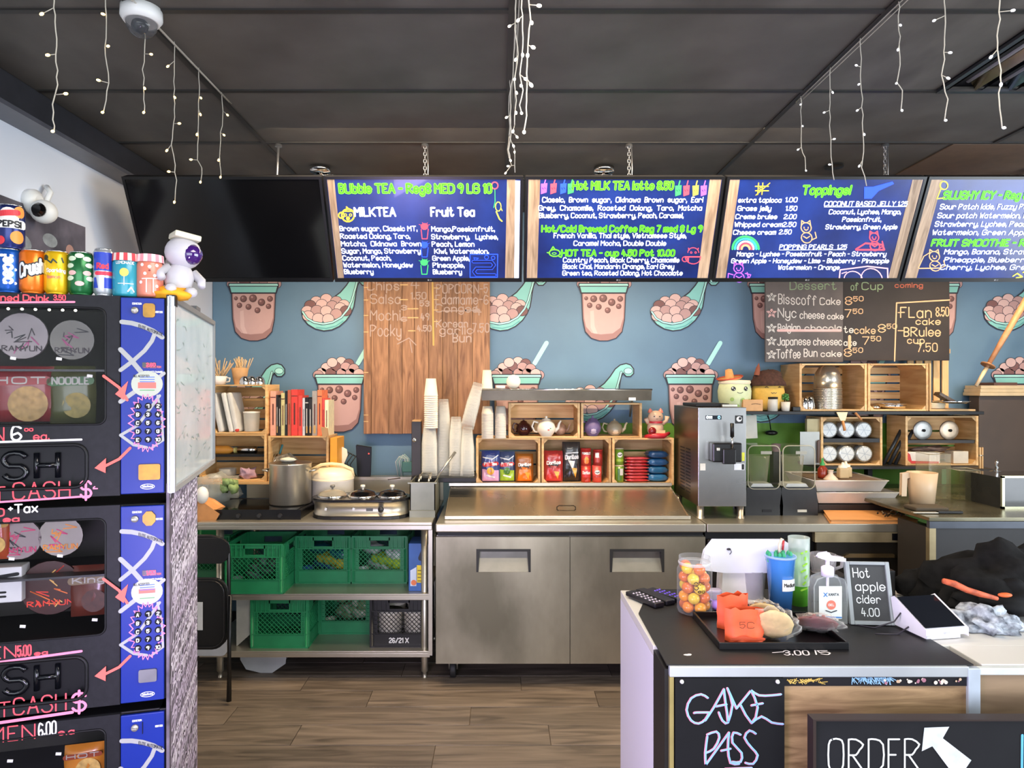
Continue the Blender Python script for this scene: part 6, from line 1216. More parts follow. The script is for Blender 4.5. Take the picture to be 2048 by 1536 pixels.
fbox('screen', 1411, 1443, 831, 839, -.003, 0, M('0c1420', .2)); a = f_(1413, 837); txt(MB(), '0111', a[0], a[0]+.03, a[1], .013, .0035, -.004).build('lit_digits', E('dff2ff', 3), t); a = f_(1436, 837); txt(MB(), '0', a[0], a[0]+.01, a[1], .013, .0035, -.004).build('lit_digits', E('6fc8ff', 3), t)
fbox('maker_badge', 1470, 1486, 831, 847, -.002, 0, BLACK); a = f_(1478, 838); m = MB(); m.disc(a[0], a[1], .016, -.003, 0); m.disc(a[0]+.005, a[1]+.003, .008, -.0035, 1); m.build('badge_emblem', [M('c8c8c8', .4), BLACK], t)
fbox('yellow_sticker', 1477, 1489, 905, 922, -.0025, 0, M('d8d838', .5)); m = fbox('white_sticker', 1468, 1489, 927, 940, -.0025, 0, WHITE); fbox('sticker_mark', 1483, 1488, 928, 939, -.004, -.0025, BLACK); fbox('paper_note', 1400, 1411, 927, 941, -.0025, 0, M('c8c6be', .6))
for a in (1404, 1484):
    for y in (.03, .5): MB().lathe([(.024, 0), (.024, .01), (.018, .012), (.021, z0)], 14, (f_(a, 900)[0], y, 0)).build('leg', STEEL, t)
MB().box(-.12, .08, .1, .4, z1+.001, z1+.02).build('black_tray', BLACK, loc=(t.location.x, 3.95, TZ), label='flat black tray lying on top of the soft-serve machine', cat='tray', bev=.004)
MB().box(-.05, .04, .08, .2, z1, z1+.016).build('steel_plate', STEEL, loc=(t.location.x+.08, 3.95, TZ), label='small steel plate lying at the right on the soft-serve machine', cat='plate', bev=.002)
# two blenders with sound covers
def blender(label, px, d=4.05):
    t = thing('blender', label, 'blender', (X(px, d), d+.09, TZ), (0, 0, 0), 'blenders beside the soft-serve machine'); w = .10
    MB().prism([(-w, 0), (w, 0), (w*1.02, .06), (w*.9, .155), (-w*.9, .155), (-w*1.02, .06)], -.09, .12).build('motor_base', M('1c1c1e', .35, 0, .15, 30), t, bev=.012)
    m = MB(); pr = rrect(-w*.95, w*.95, .157, .415, .035); m.prism(pr, -.09, -.086, sm=False); m.prism(pr, .106, .11)
    n = len(pr); m.add([(a, y, b) for y in (-.088, .108) for a, b in pr], [(i, (i+1) % n, n+(i+1) % n, n+i) for i in range(n)], 0, True)
    m.build('sound_cover', M('6a6c5c', .06, 0, .05, alpha=.02, k='bl'), t)
    MB().tube([(a, -.088, b) for a, b in pr], .0035, 6, closed=True).build('cover_rim', M('b8b49c', .2, 0, .05, alpha=.6, k='rim'), t)
    MB().lathe([(.045, .165), (.05, .19), (.066, .35), (.064, .35), (.046, .19)], 20).build('blender_jug', M('c8c4a8', .12, 0, .05, alpha=.06, k='jug'), t)
    MB().prism([(-.07, .165), (.07, .165), (.055, .185), (-.055, .185)], -.06, .05).build('jug_base', M('cfd2cc', .3, 0, .1, 9, alpha=.8, k='jb'), t)
    MB().box(-.01, .045, -.0935, -.091, .02, .035).build('name_plate', M('c8c4b4', .4) if px > 1570 else BLK2, t)
    MB().box(-.02, .045, -.094, -.09, .365, .383).build('latch', M('8a8878', .3), t); return t
blender('left blender with black base and clear hood, behind the soft-serve machine', 1528); blender('right blender with black base and clear hood', 1598)
# long black shelf with crates
yd = 4.45; SZ = Z(822, yd)
t = thing('wall_shelf', 'long black wall shelf carrying the right-hand crates', 'shelf', (0, 0, 0))
MB().box(X(1486, yd), X(1962, yd), 4.42, 4.78, SZ-.022, SZ-.001).build('shelf_board', BLACK, t, bev=.002)
for px in (1500, 1790, 1945): MB().prism([(4.735, SZ-.022), (4.78, SZ-.022), (4.78, SZ-.14)], X(px, yd), X(px, yd)+.02, axis='x').build('bracket', BLACK, t)
LR = 'wooden crates on the right wall shelf'
zt_ = Z(727, yd)
def wc_r(label, px0, px1, z0, z1, y0, dep, **k): return wcrate(label, X(px0, y0), X(px1, y0), z0, z1, y0, dep, LR, **k)
wc_r('left crate on the black wall shelf, holding upturned metal cups', 1599, 1734, SZ, zt_, yd, .30, back=5)
wc_r('middle crate on the black wall shelf, holding a steel pan', 1736, 1857, SZ, zt_, yd, .30, back=5)
t = thing('wooden_crate', 'upright slatted crate at the right end of the black wall shelf', 'crate', (X(1859, yd), yd, SZ), (0, 0, 0), LR)
W_ = X(1951, yd)-X(1859, yd); H_ = Z(698, 4.7)-SZ
for k in range(5): MB().box(k*W_/5+.012, (k+1)*W_/5-.004, .26, .272, .012, H_).build('slat', PINEZ, t, bev=.0012)
for k in range(3): MB().box(.0, .012, k*.09, k*.09+.08, .012, zt_-SZ).build('slat', PINEZ, t, bev=.0012)
MB().box(0, W_, 0, .28, 0, .011).build('base_board', PINE, t); MB().box(0.012, W_, .248, .26, H_-.03, H_).build('cross_bar', PINE, t); MB().box(W_-.012, W_, .27, .30, .012, H_).build('edge_bar', PINEZ, t)
# lower crates with tins
LZ2 = Z(931, 4.5)
t = thing('low_wall_shelf', 'thin dark shelf under the tin crates on the green wall', 'shelf', (0, 0, 0))
MB().box(X(1632, 4.5), X(1958, 4.5), 4.45, 4.78, LZ2-.018, LZ2-.001).build('shelf_board', M('1c1a18', .5), t)
for px in (1728, 1930): MB().box(X(px, 4.6), X(px, 4.6)+.03, 4.55, 4.6, TZ+.0, LZ2-.018).build('support', BLACK, t)
wcrate('lower crate holding six round tins in two rows', X(1642, 4.5), X(1765, 4.5), LZ2, Z(834, 4.5), 4.5, .22, 'wooden crates under the black wall shelf', back=1, nogap=True, mats=(PINE, PINEY, PINEZ))
MB().box(X(1646, 4.5), X(1761, 4.5), 4.505, 4.69, Z(882, 4.5)-.01, Z(877, 4.5)).build('tin_rack_shelf', BLACK, label='black divider between the two rows of tins', cat='divider', bev=.001)
TL = M('c4c8c4', .25, .6, .15, 30)
tn = ['upper left', 'upper middle', 'upper right', 'lower left', 'lower middle', 'lower right']
for k, (px, py) in enumerate(((1659, 860), (1694, 860), (1728, 860), (1659, 908), (1694, 908), (1729, 908))):
    t = thing('round_tin', tn[k]+' round tin lid facing forward in the tin crate', 'tin', (X(px, 4.51), 4.51, Z(py, 4.51)), (0, 0, 0), 'six round tins in the crate')
    MB().lathe([(0, .0), (.050, .0), (.0535, .004), (.0535, .15), (0, .15)], 26, axis='y').build('tin_body', TL, t)
    m = MB(); m.disc(0, 0, .045, -.0008, 0)
    for q in range(3): m.line([(-.04*math.cos(q*1.05+k), -.04*math.sin(q*1.05+k)), (.04*math.cos(q*1.05+k), .04*math.sin(q*1.05+k))], .004, -.0012, 1)
    m.build('lid_print', [M('d0d4d0', .35), M('a8b0b4', .35)], t)
wcrate('lower right crate holding two pan lids and red-white boxes', X(1811, 4.5), X(1957, 4.5), LZ2, Z(832, 4.5), 4.5, .22, 'wooden crates under the black wall shelf', back=3)
for i, (px, c) in enumerate(((1848, 'a8a8a4'), (1901, 'c4b098'))):
    t = thing('pan_lid', ['left, greyer pan lid standing in the lower right crate', 'right, warmer pan lid standing in the lower right crate'][i], 'pan lid', (X(px, 4.52), 4.53, Z(861, 4.52)), (0, 0, 0), 'pan lids in the crate'); MB().lathe([(0, -.005), (.04, -.004), (.058, -.001), (.0625, .002), (.065, .006)], 28, axis='y').build('lid_disc', M(c, .42, .8, .2, 20), t); MB().lathe([(0, -.014), (.010, -.014), (.008, -.004)], 10, axis='y').build('lid_knob', BLACK, t)
MB().box(X(1815, 4.52), X(1953, 4.52), 4.512, 4.60, Z(880, 4.52)-.02, Z(880, 4.52)).build('middle_tray', M('2a2622', .5), label='dark tray across the middle of the lower right crate', cat='tray')
t = thing('card_box', 'red and white box at the bottom of the lower right crate', 'box', (X(1850, 4.5), 4.515, LZ2+.0125)); MB().box(-.11, .11, 0, .1, 0, .075).build('box_body', M('e0d8cc', .5), t, bev=.003)
m = MB(); m.fill([(-.11, .0), (-.075, .0), (-.09, .06), (-.11, .075)], -.001); m.fill([(-.11, 0), (.1, 0), (.1, .012), (-.11, .018)], -.0012); m.build('red_print', M('c83a34', .5), t)
MB().box(-.05, .05, 0, .09, 0, .08).build('pale_box', M('cfc6b4', .6), loc=(X(1925, 4.5), 4.515, LZ2+.0125), label='pale box at the right of the lower right crate', cat='box', bev=.002)
MB().ell((0, 0, .015), (.12, .04, .02), 14, 0, amp=.8, fr=4).build('packet_heap', M('5a4438', .5, 0, .4, 30), loc=(X(1870, 4.5), 4.56, LZ2+.09), label='dark packets lying on the red and white box', cat='packets')
for k in range(3):
    m = MB(); m.tube([(0, 0, 0), (.12, .0, .23)], .011, 6); m.build('black_binder', M('3a3c3e', .35, .3), loc=(X(1778+k*12, 4.5)-.005, 4.56, LZ2), label=['leftmost of the three slanted grey bars between the crates', 'middle one of the three slanted grey bars between the crates', 'rightmost of the three slanted grey bars, touching the crate'][k], cat='bar', group='slanted bars between the crates')
MB().box(X(1603, 4.4), X(1642, 4.4), 4.42, 4.425, Z(930, 4.4), Z(864, 4.4)).build('steel_sheet', M('8a8c88', .4, .5, .1), label='grey sheet leaning beside the tin crate', cat='sheet')
MB().box(X(1610, 4.55), X(1642, 4.55), 4.52, 4.55, Z(870, 4.5), Z(838, 4.5)).build('pale_card', M('b9ac80', .6), label='pale card between the green wall and the tin crate', cat='card')
MB().prism([(0, 0), (.012, 0), (.02, .15), (.0, .14)], 0, .01).build('dark_knife', M('4a3020', .5), loc=(X(1636, 4.4), 4.405, Z(926, 4.4)), label='dark wooden knife handle beside the grey sheet', cat='knife')
MB().box(-.04, .04, 0, .006, 0, .155).build('white_cutting_mat', M('cdc9bc', .6), loc=(X(1509, 4.5), 4.55, Z(878, 4.5)), label='white sheet hanging on the green wall above the left blender', cat='sheet', rot=(0, R(-3), 0))
t = thing('hanging_ladle', 'black ladle hanging on the green wall above the blenders', 'ladle', (X(1555, 4.6), 4.72, Z(862, 4.6))); MB().tube([(-.02, 0, .10), (-.005, 0, .06), (.002, 0, 0)], [.006, .003, .004], 6).build('handle', BLACK, t); MB().ell((.002, -.01, -.02), (.045, .03, .018), 14).build('bowl', M('1a1a1a', .3), t)
MB().lathe([(.025, 0), (.03, .05), (0, .055)], 16).build('pink_jar', M('a88a8a', .4), loc=(X(1562, 4.5), 4.58, Z(905, 4.5)), label='greyish pink jar top behind the two blenders', cat='jar')
MB().box(-.03, .03, -.03, .03, 0, Z(905, 4.5)-TZ).build('jar_stand', BLACK, loc=(X(1562, 4.5), 4.58, TZ), label='black pedestal under the greyish pink jar, behind the blenders', cat='stand')
# plush cups and small things on the shelf
def plush(label, px, body, lid, face='v', hat=None, spots=None, s=1.0):
    t = thing('plush_cup', label, 'plush toy', (X(px, 4.5), 4.54, SZ+.033), (0, 0, 0), 'plush tea cups on the wall shelf'); t.scale = (s, s, s)
    MB().lathe([(0, 0), (.07, .002), (.09, .02), (.105, .08), (.108, .13), (.098, .175), (.0, .178)], 28).build('body', body, t)
    MB().lathe([(.0, .168), (.095, .17), (.105, .185), (.10, .20), (.0, .206)], 28).build('lid', lid, t)
    m = MB()
    for sx in (-1, 1):
        if face == 'v': m.disc(sx*.042, .145, .015, 0, 0, n=14); m.disc(sx*.042-.004, .15, .005, -.0008, 1, n=10); m.disc(sx*.042+.006, .14, .003, -.0008, 1, n=8)
        else: m.line([(sx*.045-.01, .155), (sx*.045, .162), (sx*.045+.01, .155)], .004, 0, 0)
    m.line([(-.018, .122), (-.009, .117), (0, .122 if face != 'v' else .116), (.009, .117), (.018, .122)], .0035, 0, 0)
    if spots is not None:
        for a, b, r in ((-.05, .075, .013), (.02, .07, .015), (.075, .07, .010), (-.075, .03, .011), (-.015, .03, .014), (.05, .025, .012)): m.disc(a, b, r, .0005, 2, n=12)
    vv = []
    for x, y, z in m.v:
        R_ = .1085 if z > .1 else .1085-.02*(1-z/.1)**2; R_ = min(R_, .109) if z < .14 else .109-.011*((z-.14)/.035)**1.5 if z < .175 else .1
        vv.append((math.sin(x/R_)*(R_+.001-y), -math.cos(x/R_)*(R_+.001-y), z))
    m.v = vv; m.build('stitched_face', [M('1c1a1c', .5), WHITE, spots or BLACK], t); return t
g1 = plush('pale green plush tea cup with a smiling face and a small straw hat', 1473, M('cfd9ae', .9, 0, .04, 40, .3), M('e8dfc0', .9, 0, .04), spots=M('9ab86a', .9))
g1.location.z = SZ+.001
HT = M('e0a060', .7, 0, .15, 60, .3)
ho = MB().lathe([(0, .072), (.022, .066), (.03, .01), (.075, .0), (.082, .012), (.072, .006), (.03, .004)], 22, sm=True).build('straw_hat', HT, None, label='small straw sombrero with red edge on the green plush cup', cat='hat', loc=(X(1464, 4.5), 4.54, SZ+.208), rot=(R(6), R(-10), 0))
ho2 = MB().tube([(.083*math.cos(a), .083*math.sin(a), .012) for a in [2*PI*k/18 for k in range(18)]], .004, 5, closed=True).build('red_edge', M('c84a34', .7), ho)
g2 = plush('yellow plush tea cup with closed-eye smile under a brown furry hat', 1540, M('d9ae52', .9, 0, .08, 40, .3), M('6a4a34', .9), face='m', spots=None, s=.98); g2.location.z = SZ+.001
m = MB(); m.lathe([(.0, .07), (.05, .06), (.085, .03), (.11, -.004), (.12, -.03), (.10, -.025)], 22); m.ell((0, 0, .03), (.09, .08, .045), 18, 0, amp=.4, fr=4); m.build('furry_hat', M('4a2f24', .95, 0, .3, 60, .6), loc=(X(1540, 4.5), 4.54, SZ+.195), label='dark brown furry hat with flaps on the yellow plush cup', cat='hat')
MB().lathe([(.02, 0), (.014, .05), (0, .085)], 10).build('hat_ear', M('8a4f3a', .9), bpy.data.objects['furry_hat'], loc=(-.08, -.02, .04), rot=(0, R(10), 0))
MB().box(X(1483, yd), X(1523, yd), 4.425, 4.47, SZ, SZ+.075).build('wooden_sign_box', M('c99a68', .6, 0, .1, 20), label='small tan wooden box in front of the plush cups', cat='box', bev=.003)
MB().line([(X(1500, yd), SZ+.045), (X(1508, yd), SZ+.05), (X(1518, yd), SZ+.044)], .003, 4.423).build('burnt_mark', M('5a3a20', .7), bpy.data.objects['wooden_sign_box'])
t = thing('label_jar', 'small white-labelled jar with a dark lid on the black shelf', 'jar', (X(1545, yd), 4.45, SZ)); MB().lathe([(0, 0), (.032, 0), (.032, .075), (.028, .08)], 18).build('jar_body', M('c9c5b8', .4, 0, .05), t); MB().lathe([(.033, .078), (.033, .092), (0, .094)], 18).build('lid', M('2a2826', .4), t)
t = thing('small_succulent', 'tiny green succulent in a white pot on the black shelf', 'plant', (X(1571, yd), 4.45, SZ)); MB().lathe([(0, 0), (.024, 0), (.03, .06), (.026, .06), (0, .05)], 16).build('pot', M('d6d0c0', .5), t)
for k in range(12):
    a = k*2.4; MB().ell((.014*math.cos(a), .014*math.sin(a), .075+.003*k), (.011, .009, .008), 6).build('leaf', M('3f7a34', .5), t)
MB().tube([(0, 0, .05), (0, 0, .09)], .003, 5).build('stem', M('5a6a30', .6), t)
MB().box(-.025, .025, 0, .03, 0, .028).build('dark_block', BLACK, loc=(X(1591, yd), 4.43, SZ), label='small dark block at the foot of the left shelf crate', cat='block', bev=.003)
# nested metal cups tower in the left shelf crate
CUPM = None
for k in range(13):
    if CUPM is None: o = MB().lathe([(.092, 0), (.095, .0025), (.092, .005), (.087, .006), (.086, .06), (.078, .11), (.055, .145), (.025, .162), (0, .165)], 30).build('metal_tumbler', M('d4d0c4', .25, .9, .08, 5)); CUPM = o.data
    else: o = obj('metal_tumbler', CUPM)
    o.location = (X(1674, 4.43), 4.56, SZ+.0125+k*.0108); o.scale = (.98, .98, 1)
    o['label'] = 'shiny metal bowl nested in the tall upturned tower in the shelf crate'; o['category'] = 'bowl'; o['group'] = 'tower of upturned metal bowls'
mbowl((X(1615, yd), 4.50, SZ+.0125), .032, .08, 'pointed upturned metal cup at the left of the metal tower', 'small upturned metal cups in the shelf crate'); mbowl((X(1628, yd), 4.52, SZ+.0125), .036, .09, 'second pointed upturned metal cup, next to the metal tower', 'small upturned metal cups in the shelf crate')
t = thing('spatula', 'cream spatula with an orange wooden handle hanging over the tin crate', 'spatula', (X(1682, 4.42), 4.405, SZ-.006), (R(-6), 0, 0)); MB().prism([(-.036, .0), (.036, 0), (.018, -.055), (-.012, -.055)], 0, .006).build('blade', M('ead9a8', .5), t); MB().tube([(.002, .003, -.055), (.012, .003, -.12)], .009, 8).build('handle', M('c98a50', .5), t)
m = MB(); m.tube([(0, 0, 0), (.035, -.01, -.045)], .008, 8); m.build('wooden_utensil', M('b07a4a', .5), loc=(X(1708, 4.42), 4.405, SZ-.01), label='second wooden utensil handle below the black shelf', cat='utensil')
t = thing('steel_pan', 'round shallow steel pan in the middle shelf crate', 'pan', (X(1800, 4.47), 4.58, SZ+.0125)); MB().lathe([(0, .002), (.085, .0), (.10, .03), (.098, .03), (.083, .004), (0, .004)], 32).build('pan_body', CHROME, t); MB().tube([(.10*math.cos(a), .10*math.sin(a), .031) for a in [2*PI*k/24 for k in range(24)]], .003, 5, closed=True).build('pan_rim', CHROME, t)
MB().ell((0, 0, .01), (.03, .02, .012), 10, 0, amp=.5).build('crumpled_foil', CHROME, loc=(X(1757, 4.47), 4.5, SZ+.0125), label='small crumpled foil beside the steel pan', cat='foil')
for k in range(4): MB().lathe([(0, 0), (.06+.002*k, .001), (.075, .012), (.073, .012), (.058, .003), (0, .002)], 24).build('plate', M('d8ccb0', .4, 0, .05), loc=(X(1885, yd), 4.55, SZ+.012+k*.009), label='cream plate stacked in the upright crate', cat='plate', group='cream plates in the upright crate')
t = thing('metal_tray', 'thin metal tray resting on the plates at the right end of the shelf', 'tray', (X(1912, yd), 4.50, SZ+.05)); MB().lathe([(0, 0), (.095, .0), (.11, .014), (.108, .015), (.09, .003), (0, .003)], 30).build('tray_dish', CHROME, t)
t = thing('patterned_box', 'dark patterned tin tilted on the metal tray', 'tin', (X(1905, yd), 4.53, SZ+.085), (0, R(30), 0)); MB().box(-.06, .06, -.03, .03, -.012, .012).build('box_body', M('4a3a2c', .4, 0, .6, 60), t, bev=.004)
# brown cabinet block, pizza boxes, wooden pole
t = thing('warming_cabinet', 'big dark brown box with pale boxes on top at the right edge', 'cabinet', (0, 0, 0)); MB().box(X(1958, 4.6), 3.7, 4.6, 4.70, tz+.0005, Z(792, 4.6)).build('body', M('4c4038', .6, 0, .08, 3), t, bev=.006)
for k in range(3): MB().box(X(1960+k*2, 4.58), 3.65, 4.58+.005*k, 4.75, Z(792-k*7, 4.6)+.001, Z(792-(k+1)*7, 4.6)).build('pizza_box', M('cdb892', .7, 0, .06, 20), label=['lowest pale card box on the brown cabinet', 'middle pale card box on the brown cabinet', 'topmost pale card box on the brown cabinet'][k], cat='box', group='pale card boxes on the brown cabinet', bev=.002)
MB().prism(rrect(X(1988, 4.6), 3.5, Z(771, 4.6)+.001, Z(765, 4.6), .004), 4.6, 4.74).build('dark_board', M('5a3a2c', .5), label='thin dark board on the pale boxes', cat='board')
t = thing('wooden_pole', 'diagonal wooden pole with a round guard leaning at the right edge', 'pole', (0, 0, 0)); pa, pb = Vector((X(1952, 4.3), 4.3, Z(772, 4.3))), Vector((X(2075, 4.3), 4.3, Z(560, 4.3))); g_ = pa.lerp(pb, .17); h_ = pa.lerp(pb, .22)
MB().tube([pa, g_], [.010, .012], 12).build('grip_end', M('e0c49a', .5), t); MB().tube([h_, pa.lerp(pb, .5), pb], [.013, .018, .02], 12).build('shaft', M('c08a60', .5, 0, .15, 30), t)
go = MB().lathe([(0, -.004), (.042, -.004), (.042, .004), (0, .004)], 20).build('round_guard', M('9a6a44', .5), t, loc=g_.lerp(h_, .5)); go.rotation_euler = (pb-pa).to_track_quat('Z', 'Y').to_euler(); MB().tube([g_, h_], .012, 10).build('collar', M('a87850', .5), t)
# chalk menu of cakes
t = thing('cake_chalkboard', 'wide chalkboard listing cakes, left part dusty grey, right part black', 'sign', (0, 4.60, 0)); c_ = 4.60
MB().box(X(1531, c_), X(1686, c_), 0, .018, Z(724, c_), Z(540, c_)).build('grey_board', M('6a625e', .8, 0, .12, 5, h2='54504e'), t, bev=.001); MB().box(X(1686, c_), X(1899, c_), 0, .018, Z(721, c_), Z(540, c_)).build('black_board', M('2a2422', .7, 0, .25, 5), t, bev=.001)
MB().tube([(X(1580, c_), .01, Z(540, c_)), (X(1580, c_), .01, Z(500, c_)), (X(1580, c_), .18, Z(500, c_))], .004, 5).build('hook', STEEL, t)
m = MB(); kk = c_/FP
def ct(s_, x0, x1, py, h, mi=0, w=1.9, **k): txt(m, s_, X(x0, c_), X(x1, c_), Z(py, c_), h*kk, w*kk, -.001, mi, jit=.03, **k)
ct('Dessert', 1580, 1672, 579, 16, 1); ct('of', 1702, 1716, 580, 14, 1); ct('Cup', 1724, 1765, 579, 14, 1); ct('coming', 1790, 1845, 575, 9, 4, 1.6)
ct('Bisscoff', 1557, 1632, 607, 19, rise=-.05); ct('Cake', 1640, 1680, 609, 13); ct('Nyc', 1556, 1592, 635, 18); ct('cheese', 1600, 1648, 637, 14); ct('cake', 1655, 1686, 638, 11); ct('Belgian', 1556, 1600, 662, 14); ct('chocola', 1610, 1682, 662, 12)
ct('te', 1688, 1706, 665, 12); ct('cake', 1709, 1750, 667, 13, 3); ct('Japanese', 1555, 1620, 690, 15); ct('cheesec', 1627, 1683, 690, 14); ct('ake', 1688, 1712, 691, 11); ct('Toffee', 1553, 1600, 716, 17); ct('Bun', 1608, 1634, 713, 15); ct('cake', 1642, 1682, 713, 11)
for x0, x1, py, s_ in ((1691, 1703, 609, '8'), (1690, 1702, 634, '7'), (1757, 1770, 664, '8'), (1725, 1738, 689, '7'), (1689, 1702, 712, '8')): ct(s_, x0, x1, py, 15, 3); ct('50', x1+4, x1+23, py-7, 9, 3, 1.6)
m.line([(X(1556, c_), Z(661, c_)), (X(1681, c_), Z(661, c_))], 5*kk, -.0014, 2); m.line([(X(1699, c_), Z(673, c_)), (X(1699, c_), Z(694, c_))], 6*kk, -.0014, 3)
for q, py in enumerate((594, 626, 656, 682, 709)):
    P5 = [(X(1543, c_)+9.5*kk*math.sin(a), Z(py, c_)+9.5*kk*math.cos(a)) for a in [4*PI*k/5 for k in range(6)]]; m.line(P5, 2*kk, -.001, 2 if q == 1 else 0)
m.line([(X(1789, c_), Z(722, c_)), (X(1793, c_), Z(606, c_)), (X(1899, c_), Z(600, c_))], 2.6*kk, -.001, 3)
ct('FLan', 1801, 1862, 635, 20, 3, 2.2); ct('8.50', 1872, 1897, 632, 17, 3, 2); ct('cake', 1832, 1880, 649, 12, 3); ct('BRulee', 1808, 1880, 672, 17, 3, 2.2); ct('-', 1796, 1806, 668, 14, 3); ct('-', 1796, 1801, 632, 14, 3); ct('cup', 1815, 1848, 687, 12, 3); ct('7.50', 1834, 1874, 703, 16, 3)
m.build('chalk_writing', [M('d5cec4', .8), M('8aa07a', .8), M('e8b8b0', .8), M('e0b48a', .8), M('b8624a', .8)], t)
# things on the counter at the right
t = thing('tray_stack', 'dark box under two white baking trays beside the blenders', 'box', (0, 0, 0)); MB().box(X(1640, 4.1), X(1798, 4.1), 4.12, 4.5, TZ, Z(1010, 4.1)).build('box_body', M('2a1f1a', .5), t, bev=.004)
z_ = Z(1008, 4.1)
for k, (a, b) in enumerate(((1632, 1798), (1629, 1777))):
    t = thing('baking_tray', ['lower, wider white baking tray on the dark box', 'upper white baking tray carrying the sauce bottles'][k], 'tray', (0, 0, z_+k*.072), (0, 0, 0), 'white baking trays'); x0, x1 = X(a, 4.1), X(b, 4.1); x0i, x1i = x0+.03, x1-.03
    q = [(x0i, 4.13), (x1i, 4.13), (x1i, 4.5), (x0i, 4.5)]; Q = [(x0, 4.10), (x1, 4.10), (x1, 4.53), (x0, 4.53)]; m = MB()
    m.add([(a_, b_, 0) for a_, b_ in q]+[(a_, b_, .068) for a_, b_ in Q]+[(a_+.004, b_+.004, .064) for a_, b_ in Q], [(0, 1, 2, 3)]+[(i, (i+1) % 4, 4+(i+1) % 4, 4+i) for i in range(4)]); m.build('tray_shell', M('cfc9c0', .4, .2, .05), t)
    m = MB(); m.tube([(a_, b_, .068) for a_, b_ in Q], .004, 6, closed=True); m.build('tray_rim', M('e0dac8', .3, .3), t)
MB().box(X(1640, 4.1), X(1770, 4.1), 4.12, 4.5, z_+.13, z_+.138).build('tray_cover', M('6f5a48', .6, 0, .2, 9), label='brown board lying in the upper white tray', cat='board')
zq = z_+.139
t = thing('sauce_bottle', 'red chilli sauce bottle with a green cap on the trays', 'bottle', (X(1648, 4.2), 4.22, zq)); MB().lathe([(0, 0), (.027, .002), (.03, .02), (.028, .06), (.012, .08)], 18).build('bottle_body', M('8a2c18', .2, 0, .1), t); MB().lathe([(.012, .08), (.014, .088), (.008, .10), (.004, .125), (0, .126)], 14).build('green_cap', M('2f9a4c', .4), t)
t = thing('funnel', 'upturned cream funnel beside the chilli bottle', 'funnel', (X(1663, 4.17), 4.18, zq-.004)); MB().lathe([(.045, 0), (.04, .008), (.014, .035), (.014, .055), (.019, .06), (.012, .058)], 20).build('cone', M('e0cdb4', .5), t)
for k, (px, dy) in enumerate(((1689, 0), (1703, .05))):
    t = thing('squeeze_bottle', ['left squat squeeze bottle of pale sauce with white cap', 'right squat squeeze bottle of pale sauce with white cap'][k], 'bottle', (X(px, 4.2), 4.22+dy, zq), (0, 0, 0), 'squeeze bottles on the trays'); MB().box(-.03, .03, -.025, .025, 0, .065).build('bottle_body', M('cdb487', .4, 0, .05), t, bev=.008); MB().lathe([(.026, .065), (.026, .078), (.01, .085), (.006, .1), (0, .1)], 14).build('cap', CREAM, t)
MB().prism([(X(1648, 3.9), 3.82), (X(1828, 3.85), 3.815), (X(1800, 4.0), 4.1), (X(1650, 4.1), 4.11)], TZ, TZ+.02, axis='z').build('cutting_board', M('d99a5c', .5, 0, .08, 6), label='orange-tan cutting board at the front of the right counter', cat='cutting board', bev=.005)
t = thing('tongs_and_keys', 'tangle of small dark metal utensils on the cutting board', 'utensils', (X(1790, 3.9), 3.9, TZ+.022)); random.seed(4)
for k in range(12):
    p = Vector((random.uniform(-.09, .05), random.uniform(-.05, .08), random.uniform(.004, .02))); q = p+Vector((random.uniform(-.06, .06), random.uniform(-.04, .04), random.uniform(0, .01))); MB().tube([p, (p+q)/2+Vector((0, 0, .01)), q], .004, 5).build('utensil_piece', M(['3a2c20', '8a7a60', '2a221c'][k % 3], .35, .4), t)
# on the side table
t = thing('white_jug', 'cream plastic measuring jug with a square handle on the side table', 'jug', (X(1853, 3.8), 3.84, tz)); MB().lathe([(0, .0), (.06, 0), (.078, .19), (.075, .19), (.057, .004), (0, .004)], 26).build('jug_body', M('c8ad8c', .45, 0, .03), t); MB().prism([(-.07, .188), (-.115, .182), (-.118, .06), (-.098, .06), (-.094, .16), (-.07, .165)], -.012, .012).build('handle', M('c8ad8c', .45, 0, .03), t, bev=.004)
def tubc(label, px0, px1, py0, d, h, c, cat_='container', a=.3):
    w = (X(px1, d)-X(px0, d))/2; t = thing('clear_container', label, cat_, ((X(px0, d)+X(px1, d))/2, d+w, tz), (0, 0, 0), 'clear tubs on the side table'); m = MB()
    m.box(-w, w, -w, -w+.003, 0, h).box(-w, w, w-.003, w, 0, h).box(-w, -w+.003, -w, w, 0, h).box(w-.003, w, -w, w, 0, h).box(-w, w, -w, w, 0, .004); m.build('tub_wall', M(c, .12, 0, .1, 9, alpha=a*.4, k='tub'), t)
    m = MB(); m.tube([(-w, -w, h), (w, -w, h), (w, w, h), (-w, w, h)], .004, 6, closed=True); m.build('tub_rim', M('b8ae90', .3, alpha=.7, k='tr'), t); return t
tubc('tall square clear tub behind the cream jug', 1858, 1902, 905, 4.05, .27, 'b8ae88'); tubc('wide clear tub of cloudy plastic to the right of the jug', 1920, 1962, 945, 4.0, .18, '8a8560')
MB().box(X(1903, 4.6), X(1918, 4.6), 4.7, 4.71, tz, Z(935, 4.7)).build('green_strip', M('5fae6a', .5), label='bright green plastic strip between the two clear tubs', cat='strip')
t = thing('lid_and_ladle', 'steel dome lid with an ornate twisted handle at the right edge', 'dome', (X(2008, 4.0), 4.06, tz+.10)); MB().lathe([(.075, 0), (.078, .004), (.068, .04), (.035, .068), (.008, .076)], 30).build('dome_shell', CHROME, t)
m = MB(); m.tube([(0, 0, .075), (.003, 0, .09), (-.003, 0, .105), (.002, 0, .12), (0, 0, .135)], [.007, .010, .006, .010, .008], 10); m.build('twisted_handle', CHROME, t)
